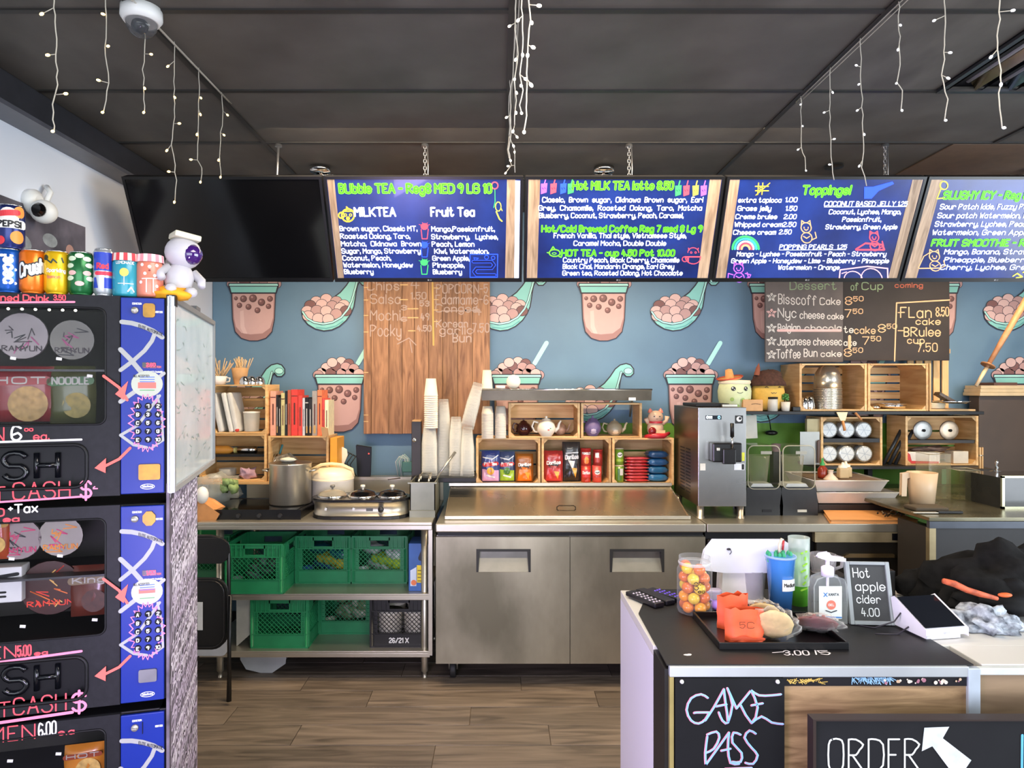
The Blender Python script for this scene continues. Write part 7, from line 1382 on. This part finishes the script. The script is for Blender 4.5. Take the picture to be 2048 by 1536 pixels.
MB().box(X(1975, 4.0), X(2045, 4.0), 4.0, 4.14, tz, tz+.10).build('glass_box', M('55523e', .2, 0, .1, alpha=.6, k='gb'), label='low glassy box under the steel dome', cat='box')
t = thing('glass_case', 'small glass-fronted case at the right edge of the side table', 'case', (X(2045, 3.75), 3.75, tz)); MB().box(-.11, .3, .006, .3, 0, .17).build('case_body', M('2c2c2c', .15, 0, .2, 6), t); 
for a in ((-.115, -.10, -.004, .01, 0, .18), (-.115, .3, -.004, .01, .17, .182), (-.115, .3, -.004, .01, 0, .012)): MB().box(*a).build('steel_edge', M('a8a68c', .3, .7), t)
t = thing('clothes_peg', 'wooden clothes peg and small clamps standing beside the clear tub', 'peg', (X(1963, 4.2), 4.2, Z(937, 4.2))); MB().box(-.012, -.003, 0, .01, 0, .13).build('peg_leg', PINEZ, t); MB().box(.003, .012, 0, .01, 0, .13).build('peg_leg', PINEZ, t); MB().tube([(-.012, .005, .08), (.012, .005, .08)], .006, 8).build('spring', STEEL, t)
t2 = thing('small_shelf_rail', 'thin dark ledge behind the clear tubs', 'shelf', (0, 0, 0)); MB().box(X(1915, 4.2), X(1990, 4.2), 4.19, 4.3, Z(941, 4.2), Z(938, 4.2)).build('ledge', M('3a342c', .4), t2); MB().box(X(1950, 4.2), X(1956, 4.2), 4.24, 4.26, tz, Z(941, 4.2)).build('ledge_post', M('3a342c', .4), t2)
t = thing('knife', 'black-handled knife lying at the front of the side table', 'knife', (X(1890, 3.6), 3.6, tz+.006), (0, 0, R(-2))); MB().box(-.17, -.04, -.012, .012, 0, .003).build('blade', STEEL, t); MB().box(-.04, .09, -.010, .010, -.004, .010).build('handle', BLACK, t, bev=.004)
MB().box(-.1, .08, -.06, .06, 0, .022).build('dark_sponge', M('4a4032', .8), loc=(X(1860, 3.7), 3.72, tz), label='flat dark brown pad in front of the cream jug', cat='pad', bev=.008)
# ================================================================ front counter
FZ = .970; FD = 1.73; FX0 = .42
t = thing('white_counter', 'white laminate counter with a pale side panel, right foreground', 'counter', (0, 0, 0)); WL = M('d9d6e0', .4, 0, .02, 2)
MB().box(FX0, 3.2, 1.865, 2.37, FZ-.03, FZ-.002).box(X(1950, 1.73)*1.02, 3.2, 1.74, 1.865, FZ-.03, FZ-.002).build('counter_top', M('cfccc6', .4, 0, .03, 2), t, bev=.002)
MB().box(FX0, FX0+.02, 1.865, 2.37, 0, FZ-.03).build('side_panel', WL, t)
MB().box(FX0+.02, 3.2, 2.30, 2.33, .05, FZ-.03).build('back_panel', WL, t)
t = thing('black_counter', 'black counter section with aluminium-framed front panels', 'counter', (0, 0, 0)); BS = M('121012', .5, 0, .3, 14, .1)
MB().box(FX0, 1.196+.02, 1.735, 1.862, .05, FZ-.012).build('cabinet', BS, t)
m = MB(); m.prism([(FX0+.004, 1.73), (1.205, 1.73), (1.205, 2.37), (FX0+.10, 2.37), (FX0+.012, 2.12)], FZ-.0015, FZ+.002, axis='z'); m.build('black_top_sheet', BS, t)
AL = M('c3c9cc', .35, .45, .06, 5); x_ = lambda px: X(px, FD); zf_ = lambda py: Z(py, FD)
MB().box(x_(1338), x_(1934), FD-.008, FD+.008, zf_(1352), zf_(1331)).build('frame_rail', AL, t, bev=.002)
MB().box(x_(1338), x_(1346), FD-.008, FD+.008, .05, zf_(1352)).build('frame_post', M('a89a60', .4, .4), t)
MB().box(x_(1932), x_(1956), FD-.010, FD+.008, .05, zf_(1334)).build('frame_post', M('c8d4e0', .35, .4), t, bev=.002)
MB().box(x_(1956), 3.0, FD-.008, FD+.008, zf_(1348), zf_(1334)).build('frame_rail', M('e4eae8', .35, .3), t, bev=.002)
WF = wood('b0916a', '6e553a', 'x', 7, .5, .05)
MB().box(x_(1562), x_(1932), FD, FD+.006, .05, zf_(1370)).build('wood_panel', WF, t); MB().box(x_(1956), 3.0, FD, FD+.006, .05, zf_(1348)).build('wood_panel', wood('9a8266', '6e5a44', 'x', 3, .5, .05), t)
st2 = MB().box(x_(1565), x_(1932), FD-.003, FD, zf_(1371), zf_(1352)).build('poster_strip', M('161318', .4), t)
m = MB(); random.seed(8)
for k in range(40): a = random.uniform(1572, 1642); m.line([(x_(a), zf_(1361+random.uniform(-5, 5))), (x_(a+random.uniform(2, 14)), zf_(1361+random.uniform(-6, 6)))], .0015, FD-.004, 0)
for k in range(60): a = random.uniform(1700, 1780); m.line([(x_(a), zf_(1354)), (x_(a+random.uniform(-8, 12)), zf_(1354+random.uniform(4, 14)))], .0018, FD-.004, 1)
for k in range(24): a = random.uniform(1760, 1925); m.disc(x_(a), zf_(1360+random.uniform(-3, 5)), random.uniform(.002, .006), FD-.004-.0001*k, random.choice([2, 3, 2, 4]), n=7)
m.build('poster_print', [M('d8b45a', .5), M('8ab4d8', .5), M('e0d0c0', .5), M('c8a88a', .5), M('a06a7a', .5)], t)
t = thing('game_pass_board', 'black chalkboard reading GAME PASS on the counter front', 'sign', (0, 0, 0))
MB().box(x_(1348), x_(1565), FD-.012, FD-.009, .2, zf_(1353)).build('board', M('0f1013', .65, 0, .2, 9, spec=.25), t)
m = MB()
def chal(pts, w=3.6):
    Q = _cat([Vector(p) for p in pts]) if len(pts) > 2 else [Vector(p) for p in pts]; Q = [(x_(p[0]), zf_(p[1])) for p in Q]; k = FD/FP
    m.line([(a-.9*k, b) for a, b in Q], w*k*1.35, FD-.0128, 1); m.line(Q, w*k, FD-.0132, 0); m.line([(a+.6*k, b+.8*k) for a, b in Q], w*k*.45, FD-.0136, 2)
for s_ in ([(1413, 1391), (1400, 1384), (1380, 1392), (1371, 1415), (1380, 1436), (1395, 1442), (1408, 1434), (1416, 1420)], [(1416, 1420), (1392, 1420), (1386, 1421)], [(1408, 1436), (1425, 1410), (1445, 1374)], [(1445, 1374), (1448, 1400), (1453, 1440), (1442, 1436), (1435, 1420)], [(1430, 1408), (1450, 1404)],
           [(1453, 1440), (1462, 1405), (1452, 1372)], [(1452, 1372), (1470, 1412)], [(1470, 1412), (1499, 1376)], [(1499, 1376), (1512, 1410), (1500, 1441), (1478, 1405)], [(1499, 1376), (1515, 1386), (1540, 1386), (1558, 1384)], [(1500, 1406), (1522, 1402)], [(1500, 1441), (1520, 1428), (1540, 1440), (1562, 1443)],
           [(1412, 1468), (1408, 1500), (1409, 1524)], [(1412, 1464), (1430, 1458), (1436, 1470), (1425, 1492), (1410, 1500)], [(1409, 1524), (1430, 1495), (1455, 1460)], [(1455, 1460), (1453, 1490), (1458, 1520), (1475, 1522)], [(1440, 1496), (1458, 1492)],
           [(1478, 1464), (1464, 1460), (1462, 1480), (1480, 1500), (1478, 1518), (1462, 1518)], [(1508, 1462), (1496, 1456), (1486, 1470), (1500, 1490), (1512, 1505), (1503, 1522), (1488, 1520)], [(1448, 1532), (1500, 1530)], [(1450, 1534), (1452, 1560)]): chal(s_)
m.build('chalk_writing', [M('9aaae8', .7), M('e08aa0', .7), M('8ad0f0', .7)], t)
for px in (1361, 1551): MB().lathe([(0, -.006), (.004, -.005), (.0055, 0)], 12, (x_(px), FD-.012, zf_(1359)), axis='y').build('push_pin', WHITE, t)
# order sign
d5 = 1.60; t = thing('order_sign', 'black sign reading ORDER with a white arrow, leaning on the counter front', 'sign', (0, 0, 0)); k5 = d5/FP
MB().box(X(1630, d5), 1.75, d5, d5+.02, .1, Z(1440, d5)).build('sign_board', M('15161a', .65, 0, .15, 9, spec=.25), t, bev=.002)
MB().box(X(1624, d5), 1.75, d5-.006, d5+.024, Z(1440, d5), Z(1437, d5)).box(X(1624, d5), X(1630, d5), d5-.006, d5+.024, .1, Z(1440, d5)).build('sign_frame', M('2a1c18', .5), t)
m = MB(); txt(m, 'ORDER', X(1657, d5), X(1838, d5), Z(1540, d5), 62*k5, 3.4*k5, d5-.001, 0, jit=.01)
m.build('sign_lettering', M('dfe6e4', .6), t)
MB().fill([(X(a, d5), Z(b, d5)) for a, b in ((1843, 1502), (1848, 1455), (1898, 1453), (1885, 1476), (1942, 1520), (1915, 1560), (1864, 1492))], d5-.0012).build('painted_arrow', M('c9d2d6', .6, 0, .15, 30), t)
MB().line([(X(2044, d5), Z(1470, d5)), (X(2043, d5), Z(1560, d5))], 5*k5, d5-.001).build('blue_stroke', M('5fb4e0', .6), t)
# chalk price on the top sheet
m = MB(); txt(m, '3.00', -.035, .03, -.012, .03, .004, 0, 0, slant=.3); txt(m, '/', .05, .06, -.008, .028, .004, 0, 0); txt(m, '5', .065, .09, -.008, .026, .004, 0, 0); m.line([(-.06, .004), (-.03, .010)], .004); m.build('chalk_price', M('e0d8da', .8), bpy.data.objects['black_counter'], loc=(X(1592, 1.80), 1.80, FZ+.0024), rot=(-PI/2, 0, 0))
m = MB(); m.disc(0, 0, .011, 0, 0, .006, 7); m.disc(.006, .003, .006, -.0002, 0, .005, 6); m.build('paint_chip', M('e8e4e0', .7), bpy.data.objects['black_counter'], loc=(X(1375, 1.79), 1.79, FZ+.0024), rot=(-PI/2, 0, 0))
def D_(py): return (CH-FZ)*FP/(py-CY)
# three dark remotes
for k, (px, py, rz) in enumerate(((1291, 1205, 28), (1312, 1200, 30), (1337, 1198, 40))):
    d = D_(py); t = thing('remote_control', ['black remote dotted with pale buttons, nearest the counter edge', 'plain black remote between the two dotted ones', 'black remote with violet buttons beside the sweets jar'][k], 'remote', (X(px, d), d, FZ+.010), (0, 0, R(rz)), 'remotes on the counter corner')
    MB().box(-.02, .02, -.07, .08, -.007, .009).build('case', M('18151a', .35), t, bev=.004)
    if k != 1:
        m = MB()
        for i in range(3):
            for j in range(6): m.lathe([(.0038, 0), (.003, .002), (0, .002)], 8, (-.012+.012*i, -.055+.02*j, .009))
        m.build('buttons', M('b8b0c0' if k == 0 else '6a4ae0', .4), t, kind='stuff')
# jar of capsules
d = D_(1236)+.05; t = thing('sweets_jar', 'clear screw-top jar of yellow and orange capsule toys priced 3.00 each', 'jar', (X(1389, d), d, FZ+.002)); JH = .175
MB().lathe([(0, 0), (.05, .002), (.0535, .012), (.0535, .135), (.048, .145), (.046, .148), (.048, .15), (.048, JH), (.045, JH), (.044, .148)], 30).build('jar_glass', M('ccd0d4', .06, 0, .02, alpha=.07, k='jg'), t)
MB().lathe([(.0485, .150), (.050, .153), (.050, .158), (.0485, .160)], 28, close=False).build('jar_ring', M('d8dcdc', .1, alpha=.4, k='jr'), t)
random.seed(12); cc = ['f09a1c', 'f2b01c', 'ee8a2a', 'e8c43a', 'e88a6a', 'f0a428', 'd8702a']
q = 0
for lv in range(5):
    for j in range(5 if lv < 4 else 3):
        a = 2*PI*j/5+lv*.6; MB().ell((.031*math.cos(a), .031*math.sin(a), .021+lv*.030), (.0185, .0185, .0175), 12).build('capsule', M(cc[(q*3) % 7 if lv < 2 else (3 if q % 2 else 6)], .2, 0, .05, alpha=.85, k='cap'), t); q += 1
m = MB(); txt(m, '3', -.016, -.004, .085, .022, .0022); txt(m, '00', 0, .014, .1, .008, .0016); txt(m, 'ea', -.004, .016, .075, .010, .0018); m.wrap(.0545); m.build('marker_price', M('1c1a1a', .5), t)
# white tablet stand with its cable hole
d = D_(1215)+.03; k = d/FP; t = thing('tablet_stand', 'white point-of-sale tablet stand seen from behind', 'tablet stand', (X(1490, d), d, FZ), (0, 0, 0)); z = lambda py: (1218-py)*k; xx = lambda px: (px-1490)*k
m = MB(); m.prism([(xx(1404), z(1146)), (xx(1412), z(1112)), (xx(1428), z(1092)), (xx(1566), z(1092)), (xx(1578), z(1100)), (xx(1570), z(1140)), (xx(1560), z(1152)), (xx(1450), z(1152))], .0, .016); m.build('tablet_shell', M('d4d4dc', .35, 0, .03), t, bev=.005)
m = MB(); m.prism([(xx(1450), 0), (xx(1528), 0), (xx(1524), z(1130)), (xx(1454), z(1130))], .018, .075); m.build('stand_foot', M('dcd8d2', .4), t, bev=.006)
MB().box(xx(1450)-.01, xx(1532)+.01, -.005, .10, .002, .012).build('stand_base', M('dcd8d2', .4), t, bev=.003)
m = MB(); m.ell((xx(1457), -.003, z(1107)), (.007, .003, .004), 10); m.tube([(xx(1460), -.004, z(1107)), (xx(1462), -.006, z(1112)), (xx(1458), -.006, z(1117))], .0012, 5); m.build('back_mark', M('2a2228', .4), t)
MB().box(-.04, .045, -.02, .02, 0, .035).build('white_charger', M('c8c0e0', .4), loc=(X(1432, 2.2), 2.26, FZ), label='small white adapter behind the sweets jar', cat='adapter', bev=.005)
t = thing('purple_scoop', 'small purple plastic thing beside the sweets jar', 'scoop', (X(1437, 2.12), 2.14, FZ+.003)); MB().ell((0, 0, .016), (.018, .025, .016), 12).build('scoop_bowl', M('a486e6', .4), t); MB().tube([(.0, .02, .02), (-.02, .04, .03)], .004, 6).build('handle', M('a486e6', .4), t)
def ccup(name, label, px, py0, py1, dpy, mat, r0k=.78, rim=None, inner=None):
    d = D_(dpy)+.04; k = d/FP; h = (py1-py0)*k; t = thing(name, label, 'cup', (X(px, d), d, FZ+.002), (0, 0, 0)); return t, k, h
t, k, h = ccup('clear_cup', 'empty clear plastic cup in front of the tablet stand', 1507, 1152, 1214, 1210, None); r = 24*k
MB().lathe([(0, .002), (r*.78, 0), (r, h), (r*1.05, h), (r*.97, h-.002), (r*.76, .004)], 26).build('cup_wall', M('d8d8de', .12, 0, .03, alpha=.25, k='cc1'), t)
t, k, h = ccup('blue_cup', 'tall blue-filled cup labelled Medium with a green spiky top', 1561, 1124, 1236, 1232, None); r = 28*k
MB().lathe([(0, .002), (r*.72, 0), (r, h*.98), (r*1.06, h), (r*.98, h)], 28).build('cup_wall', M('4a8ede', .25, 0, .06, 6, coat=.5), t); MB().lathe([(r*1.0, h), (r*1.07, h+.001), (r*1.07, h-.006), (r*1.0, h-.007)], 28, close=False).build('cup_rim', M('a8c4e8', .2, alpha=.7, k='rm'), t)
for j in range(14): a = j*2.4; q = r*.85*((j % 5)+1)/5; MB().lathe([(.007, -.02), (.006, .006), (0, .014)], 6, (q*math.cos(a), q*math.sin(a), h)).build('green_tip', M('2f9a6a', .5), t)
m = MB(); [m.box(-r*.25+q_*r*.13, -r*.25+(q_+1)*r*.13, -.0015, .002, h*.42, h*.62) for q_ in range(8)]; m.wrap(r*.95); m.build('label_sticker', WHITE, t); m = MB(); txt(m, 'Medium', -r*.12, r*.7, h*.50, .010, .0018, -.002); m.wrap(r*.955); m.build('sticker_writing', BLACK, t)
d = t.location.y; tt = thing('small_fan_pick', 'red and cream pick figure standing in the blue cup', 'pick', (t.location.x+.002, d, FZ+h+.004)); m = MB(); m.tube([(-.006, 0, 0), (-.005, 0, .03), (.004, 0, .05)], .005, 6); m.build('cream_part', M('e0cfb8', .5), tt); MB().tube([(.003, -.004, .015), (.006, -.004, .045)], .0035, 6).build('red_part', M('a82c30', .4), tt)
t, k, h = ccup('green_tall_cup', 'tallest cup, frosted top and filled with lime green, behind the blue cup', 1603, 1090, 1226, 1222, None); r = 20*k
t.location.y += .02; MB().lathe([(0, .002), (r*.85, 0), (r, h*.8)], 26).build('green_filling', M('6fcc3c', .4, 0, .15, 9), t); MB().lathe([(r*1.0, h*.3), (r*1.02, h*.8), (r*1.03, h), (r*.98, h), (r*.97, h*.8)], 26).build('frosted_wall', M('cfdcd8', .2, 0, .04, alpha=.45, k='gw'), t)
m = MB()
for j in range(7): m.line([(-.006+.006*(j % 3), h*(.25+.09*j)), (.012-.005*(j % 2), h*(.28+.09*j))], .006, -.001)
m.wrap(r*1.02); m.build('green_print', M('9ad838', .5), t)
# mug on a stand
d = 2.28; t = thing('glass_mug', 'clear faceted mug on a black stand behind the sanitizer', 'mug', (X(1646, d), d, Z(1145, d))); MB().lathe([(0, .003), (.036, 0), (.043, .062), (.040, .062), (.033, .006)], 12).build('mug_wall', M('b8b4bc', .06, 0, .05, alpha=.25, k='mug'), t); MB().tube([(.04, 0, .055), (.065, 0, .05), (.062, 0, .02), (.04, 0, .012)], .0055, 6).build('handle', M('c8c4cc', .08, alpha=.4, k='mg2'), t)
MB().box(-.06, .07, -.05, .05, FZ-Z(1145, d), -.002).build('black_stand', BLACK, loc=t.location, label='black block stand under the clear mug', cat='stand', bev=.004)
# sanitizer
d = D_(1252)+.03; k = d/FP; t = thing('sanitizer_bottle', 'clear pump bottle of hand sanitizer with a white pump', 'bottle', (X(1655, d), d, FZ+.002)); h = 92*k
pr = [(-.044, 0), (.044, 0), (.045, h*.8), (.036, h*.94), (.012, h), (-.012, h), (-.036, h*.94), (-.045, h*.8)]
MB().prism(pr, -.02, .02).build('bottle_body', M('e4ecec', .06, 0, .02, alpha=.13, k='san'), t, bev=.006)
MB().box(-.036, .032, -.0225, -.0215, h*.12, h*.82).build('label', M('dde2e0', .5), t)
m = MB(); m.line([(-.022, h*.68), (-.012, h*.60)], .0025, -.0232, 0); m.line([(-.012, h*.68), (-.022, h*.60)], .0025, -.0232, 0); txt(m, 'XANTA', -.008, .022, h*.62, .007, .0014, -.0232, 3); m.disc(0, h*.42, .014, -.0232, 1); txt(m, 'GEL', -.008, .008, h*.40, .006, .0014, -.0238, 2); m.line([(-.016, h*.30), (0, h*.26), (.016, h*.30)], .003, -.0232, 3); m.line([(-.034, h*.165), (.03, h*.15)], .004, -.0232, 0)
m.build('label_print', [M('3a7ac0', .5), M('e07a68', .5), WHITE, M('2c3440', .5)], t)
PW_ = M('e8e0f2', .35); MB().lathe([(.0, h), (.018, h), (.018, h+.026), (.012, h+.03), (.006, h+.032), (.006, h+.055), (0, h+.055)], 18).build('pump_collar', PW_, t); MB().prism([(-.03, h+.058), (-.024, h+.066), (.0, h+.07), (.01, h+.058), (.05, h+.052), (.05, h+.046), (.0, h+.048)], -.007, .007).build('pump_head', PW_, t, bev=.002); MB().tube([(0, 0, h), (0, 0, .03)], .004, 6).build('dip_tube', PW_, t)
# small framed board
d = D_(1252); k = d/FP; t = thing('cider_sign', 'small grey-framed chalkboard reading Hot apple cider 4.00', 'sign', (X(1745, d), d, FZ+.003), (R(-13), 0, R(-4))); w, h = .058, .182; GF = M('8e9496', .5, .1, .1)
sk = -.018
m = MB(); m.box(-w, w, 0, .006, 0, h); m.build('chalk_panel', M('3a3c3c', .8, 0, .15, 12), t)
for a in ((-w-.006, -w+.006, -.006, .010, 0, h), (w-.006, w+.006, -.006, .010, 0, h), (-w+.006, w-.006, -.006, .010, 0, .012), (-w+.006, w-.006, -.006, .010, h-.010, h)): MB().box(*a).build('frame_bar', GF, t, bev=.002)
m = MB(); txt(m, 'Hot', -.042, .005, .135, .026, .0028, -.001, jit=.05); txt(m, 'apple', -.038, .046, .098, .024, .0028, -.001, jit=.04); txt(m, 'cider', -.038, .030, .062, .022, .0026, -.001, jit=.05); txt(m, '4.00', -.028, .022, .025, .022, .0026, -.001, jit=.05); m.build('chalk_writing', M('d5dada', .8), t)
MB().box(-.02, .02, .006, .05, 0, .06).build('easel_foot', GF, t)
# snack tray
t = thing('snack_tray', 'black rectangular tray of wrapped bakes at the counter front', 'tray', (0, 0, 0)); ya, yb2 = D_(1300), D_(1238); x0, x1 = X(1442, ya), X(1692, ya); TB = M('0e0e10', .3, 0, .1)
MB().box(x0, x1, ya, yb2, FZ+.002, FZ+.006).build('tray_floor', TB, t)
for a in ((x0-.006, x1+.006, ya-.006, ya, FZ+.002, FZ+.022), (x0-.006, x1+.006, yb2, yb2+.006, FZ+.002, FZ+.022), (x0-.006, x0, ya, yb2, FZ+.002, FZ+.022), (x1, x1+.006, ya, yb2, FZ+.002, FZ+.022)): MB().box(*a).build('tray_edge', TB, t, bev=.002)
TF = FZ+.0065
def obag(label, px, d, w, h, rz, wr=None):
    t = thing('orange_bag', label, 'bag', (X(px, d), d, TF), (0, 0, rz), 'orange paper bags on the tray'); m = MB(); n = 9; vs = []; fs = []
    for sg in (-1, 1):
        for j in range(n):
            for i in range(n):
                a, b = i/(n-1)*2-1, j/(n-1); q = .028*(1-b*.55)*max(0, 1-abs(a)**4)**.5*(1+.4*noise.noise((a*2+px, b*3, sg))); vs.append((a*w/2+.004*noise.noise((b*5, px, a)), sg*q, b*h+.008*noise.noise((a*3, px, 2))*b))
    for sg in (0, 1):
        for j in range(n-1):
            for i in range(n-1): q = [sg*n*n+j*n+i, sg*n*n+j*n+i+1, sg*n*n+(j+1)*n+i+1, sg*n*n+(j+1)*n+i]; fs.append(q if sg == 0 else q[::-1])
    m.add(vs, fs, 0, True); m.build('bag_body', M('e2592c', .6, 0, .10, 12, .4), t)
    if wr: m = MB(); txt(m, wr, -.02, .018, h*.50, .016, .0022, -.032, 0); m.line([(-w*.4, h*.12), (-w*.1, h*.22), (w*.2, h*.14), (w*.42, h*.18)], .008, -.031, 1); m.build('bag_print', [M('7a3a18', .6), M('b84420', .6)], t)
obag('orange paper bag standing behind on the tray, at the left', 1465, 1.99, .10, .095, R(12)); obag('front orange paper bag with dark lettering on the tray', 1488, 1.88, .105, .09, R(-4), '5C')
def cookie(label, px, d, r, mat, chips, rx, ry, z, film):
    t = thing('wrapped_cookie', label, 'cookie', (X(px, d), d, TF+z), (R(rx), R(ry), 0), 'wrapped cookies on the tray'); m = MB(); m.ell((0, 0, 0), (r, r*.95, .012), 22, 0, amp=.15, fr=5); m.build('cookie_disc', mat, t); random.seed(int(px))
    for j in range(9): a = random.uniform(0, 6.28); q = random.uniform(.1, .8)*r; MB().ell((q*math.cos(a), q*math.sin(a), .010), (.006, .005, .004), 6).build('chip', chips, t)
    m = MB(); m.ell((0, 0, .0), (r*1.15, r*1.12, .018), 24, 0, amp=.45, fr=6); m.build('plastic_film', film, t); return t
FILM = M('f2eee6', .06, 0, .02, alpha=.03, k='film'); CK = M('cdb07c', .7, 0, .15, 40, .3)
cookie('pale chocolate-chip cookie in film, front middle of the tray', 1548, 1.87, .052, CK, M('6a4a2c', .5), -60, 24, .048, FILM); cookie('pale cookie in film leaning behind the front one', 1528, 1.97, .046, CK, M('8a6a40', .5), -45, 20, .048, FILM)
cookie('red-brown cookie in shiny film at the right of the tray', 1634, 1.92, .056, M('6a2c2c', .6, 0, .3, 40, .4), M('8a3a34', .5), -32, 12, .034, M('f2eee6', .05, 0, .02, alpha=.08, k='film2'))
cookie('second red-brown cookie in film under the shiny one', 1628, 1.955, .05, M('7a3838', .6, 0, .3, 40, .4), M('5a2424', .5), -24, 6, .022, FILM)
# card terminal, cables
d = D_(1280); k = d/FP; t = thing('card_terminal', 'white wedge-shaped payment terminal with a dark screen', 'payment terminal', (X(1893, d), d, FZ), (0, 0, R(10))); w = .068
WT = M('e6e4ec', .35, 0, .02); m = MB()
m.prism([(0.0, .012), (.0, .030), (.115, .088), (.125, .082), (.11, .012)], -w, w, axis='x'); m.build('wedge_body', WT, t, bev=.004); MB().box(-w*.8, w*.8, .01, .10, 0, .012).build('foot', WT, t)
m = MB(); m.add([(-w*.93, .004, .034), (w*.93, .004, .034), (w*.93, .112, .0885), (-w*.93, .112, .0885)], [(0, 1, 2, 3)]); m.v = [(a, b, c+.001) for a, b, c in m.v]; m.build('screen', M('10131a', .12), t)
m = MB(); txt(m, 'elo', -.009, .009, .018, .006, .0012, -.0006); m.build('maker_mark', M('a8a8b0', .5), t)
MB().tube([(-w, .09, .05), (-w-.03, .08, .03), (-w-.07, .11, .004), (-w-.12, .16, .003)], .0022, 6).build('cable', M('2a2630', .5), t); MB().tube([(-w, .06, .02), (-w-.04, .055, .003), (-w-.1, .07, .003)], .0022, 6).build('cable', M('2a2630', .5), t)
def heap(name, label, loc, r, mat, cat_, amp=.6, fr=2.5, n=30, rot=(0, 0, 0), cut=True):
    m = MB(); m.ell((0, 0, 0), r, n, 0, amp=amp, fr=fr); m.v = [(x, y, max(z, -.3*r[2]) if cut else z) for x, y, z in m.v]
    vv = []
    for x, y, z in m.v: q = 1+.12*noise.noise((x*30, y*30, z*30)); vv.append((x*q, y*q, z*q))
    m.v = vv; return m.build(name, mat, loc=loc, rot=rot, label=label, cat=cat_)
heap('patterned_scarf', 'crumpled grey and white patterned cloth beside the payment terminal', (X(1985, 1.97), 1.99, FZ+.014), (.085, .06, .045), M('c4ccd8', .8, 0, 0, 42, .5, h2='3a3e48'), 'cloth', .7, 2.4)
m = MB(); m.prism([(0, 0), (.03, .035), (.06, .03), (.07, -.01)], 0, .02); m.build('scarf_corner', M('b4bccc', .8, 0, 0, 42, .5, h2='4a4e58'), parent=bpy.data.objects['patterned_scarf'], loc=Vector((X(1922, 2.0), 1.995, Z(1238, 2.0)))-bpy.data.objects['patterned_scarf'].location)
FUR = M('0f0e0e', .9, 0, .5, 40, .6, spec=.2); heap('black_jacket', 'black padded jacket heaped at the right edge of the counter', (X(1985, 2.2)+.05, 2.22, FZ+.05), (.24, .12, .14), FUR, 'jacket', .5, 2, 34)
JK = bpy.data.objects['black_jacket']; sl_ = heap('jacket_sleeve', None, (X(2010, 2.1)-X(1985, 2.2), 2.12-2.22, -.015), (.17, .07, .06), M('0c0c0e', .8, 0, .3, 30, .5, spec=.2), None, .6, 2); sl_.parent = JK
m = MB(); pp = [(1878, 1158), (1900, 1164), (1925, 1176), (1950, 1184), (1985, 1193)]; m.tube([(X(a, 2.05), 2.03, Z(b, 2.05)) for a, b in pp], [.008, .010, .009, .009, .006], 8); m.build('orange_strap', M('c05a38', .7, 0, .4, 40), JK, loc=-JK.location)
m = MB(); m.ell((0, 0, 0), (.022, .01, .007), 10); m.build('orange_patch', M('d0602c', .6), JK, loc=Vector((X(2010, 2.03), 2.03, Z(1190, 2.03)))-JK.location)
t = thing('baseball_cap', 'dark baseball cap with an olive badge lying beside the jacket', 'cap', (X(1835, 2.3), 2.30, FZ+.004)); m = MB(); m.ell((0, 0, .03), (.07, .06, .055), 20, 0, amp=.3); m.v = [(x, y, max(z, 0)) for x, y, z in m.v]; m.build('crown', FUR, t); MB().prism([(-.05, -.05), (.06, -.05), (.10, -.11), (.03, -.14), (-.04, -.11)], .004, .012, axis='z').build('peak', M('242226', .7), t); MB().ell((-.02, -.055, .03), (.022, .008, .012), 10).build('badge', M('57553a', .7), t); MB().box(.02, .05, -.062, -.055, .008, .012).build('metal_tab', M('c8c4cc', .3, .8), t)
MB().box(X(1700, 2.3), X(1785, 2.3), 2.28, 2.34, FZ, FZ+.09).build('dark_box', M('101012', .4), label='low black box behind the framed cider sign', cat='box', bev=.004)
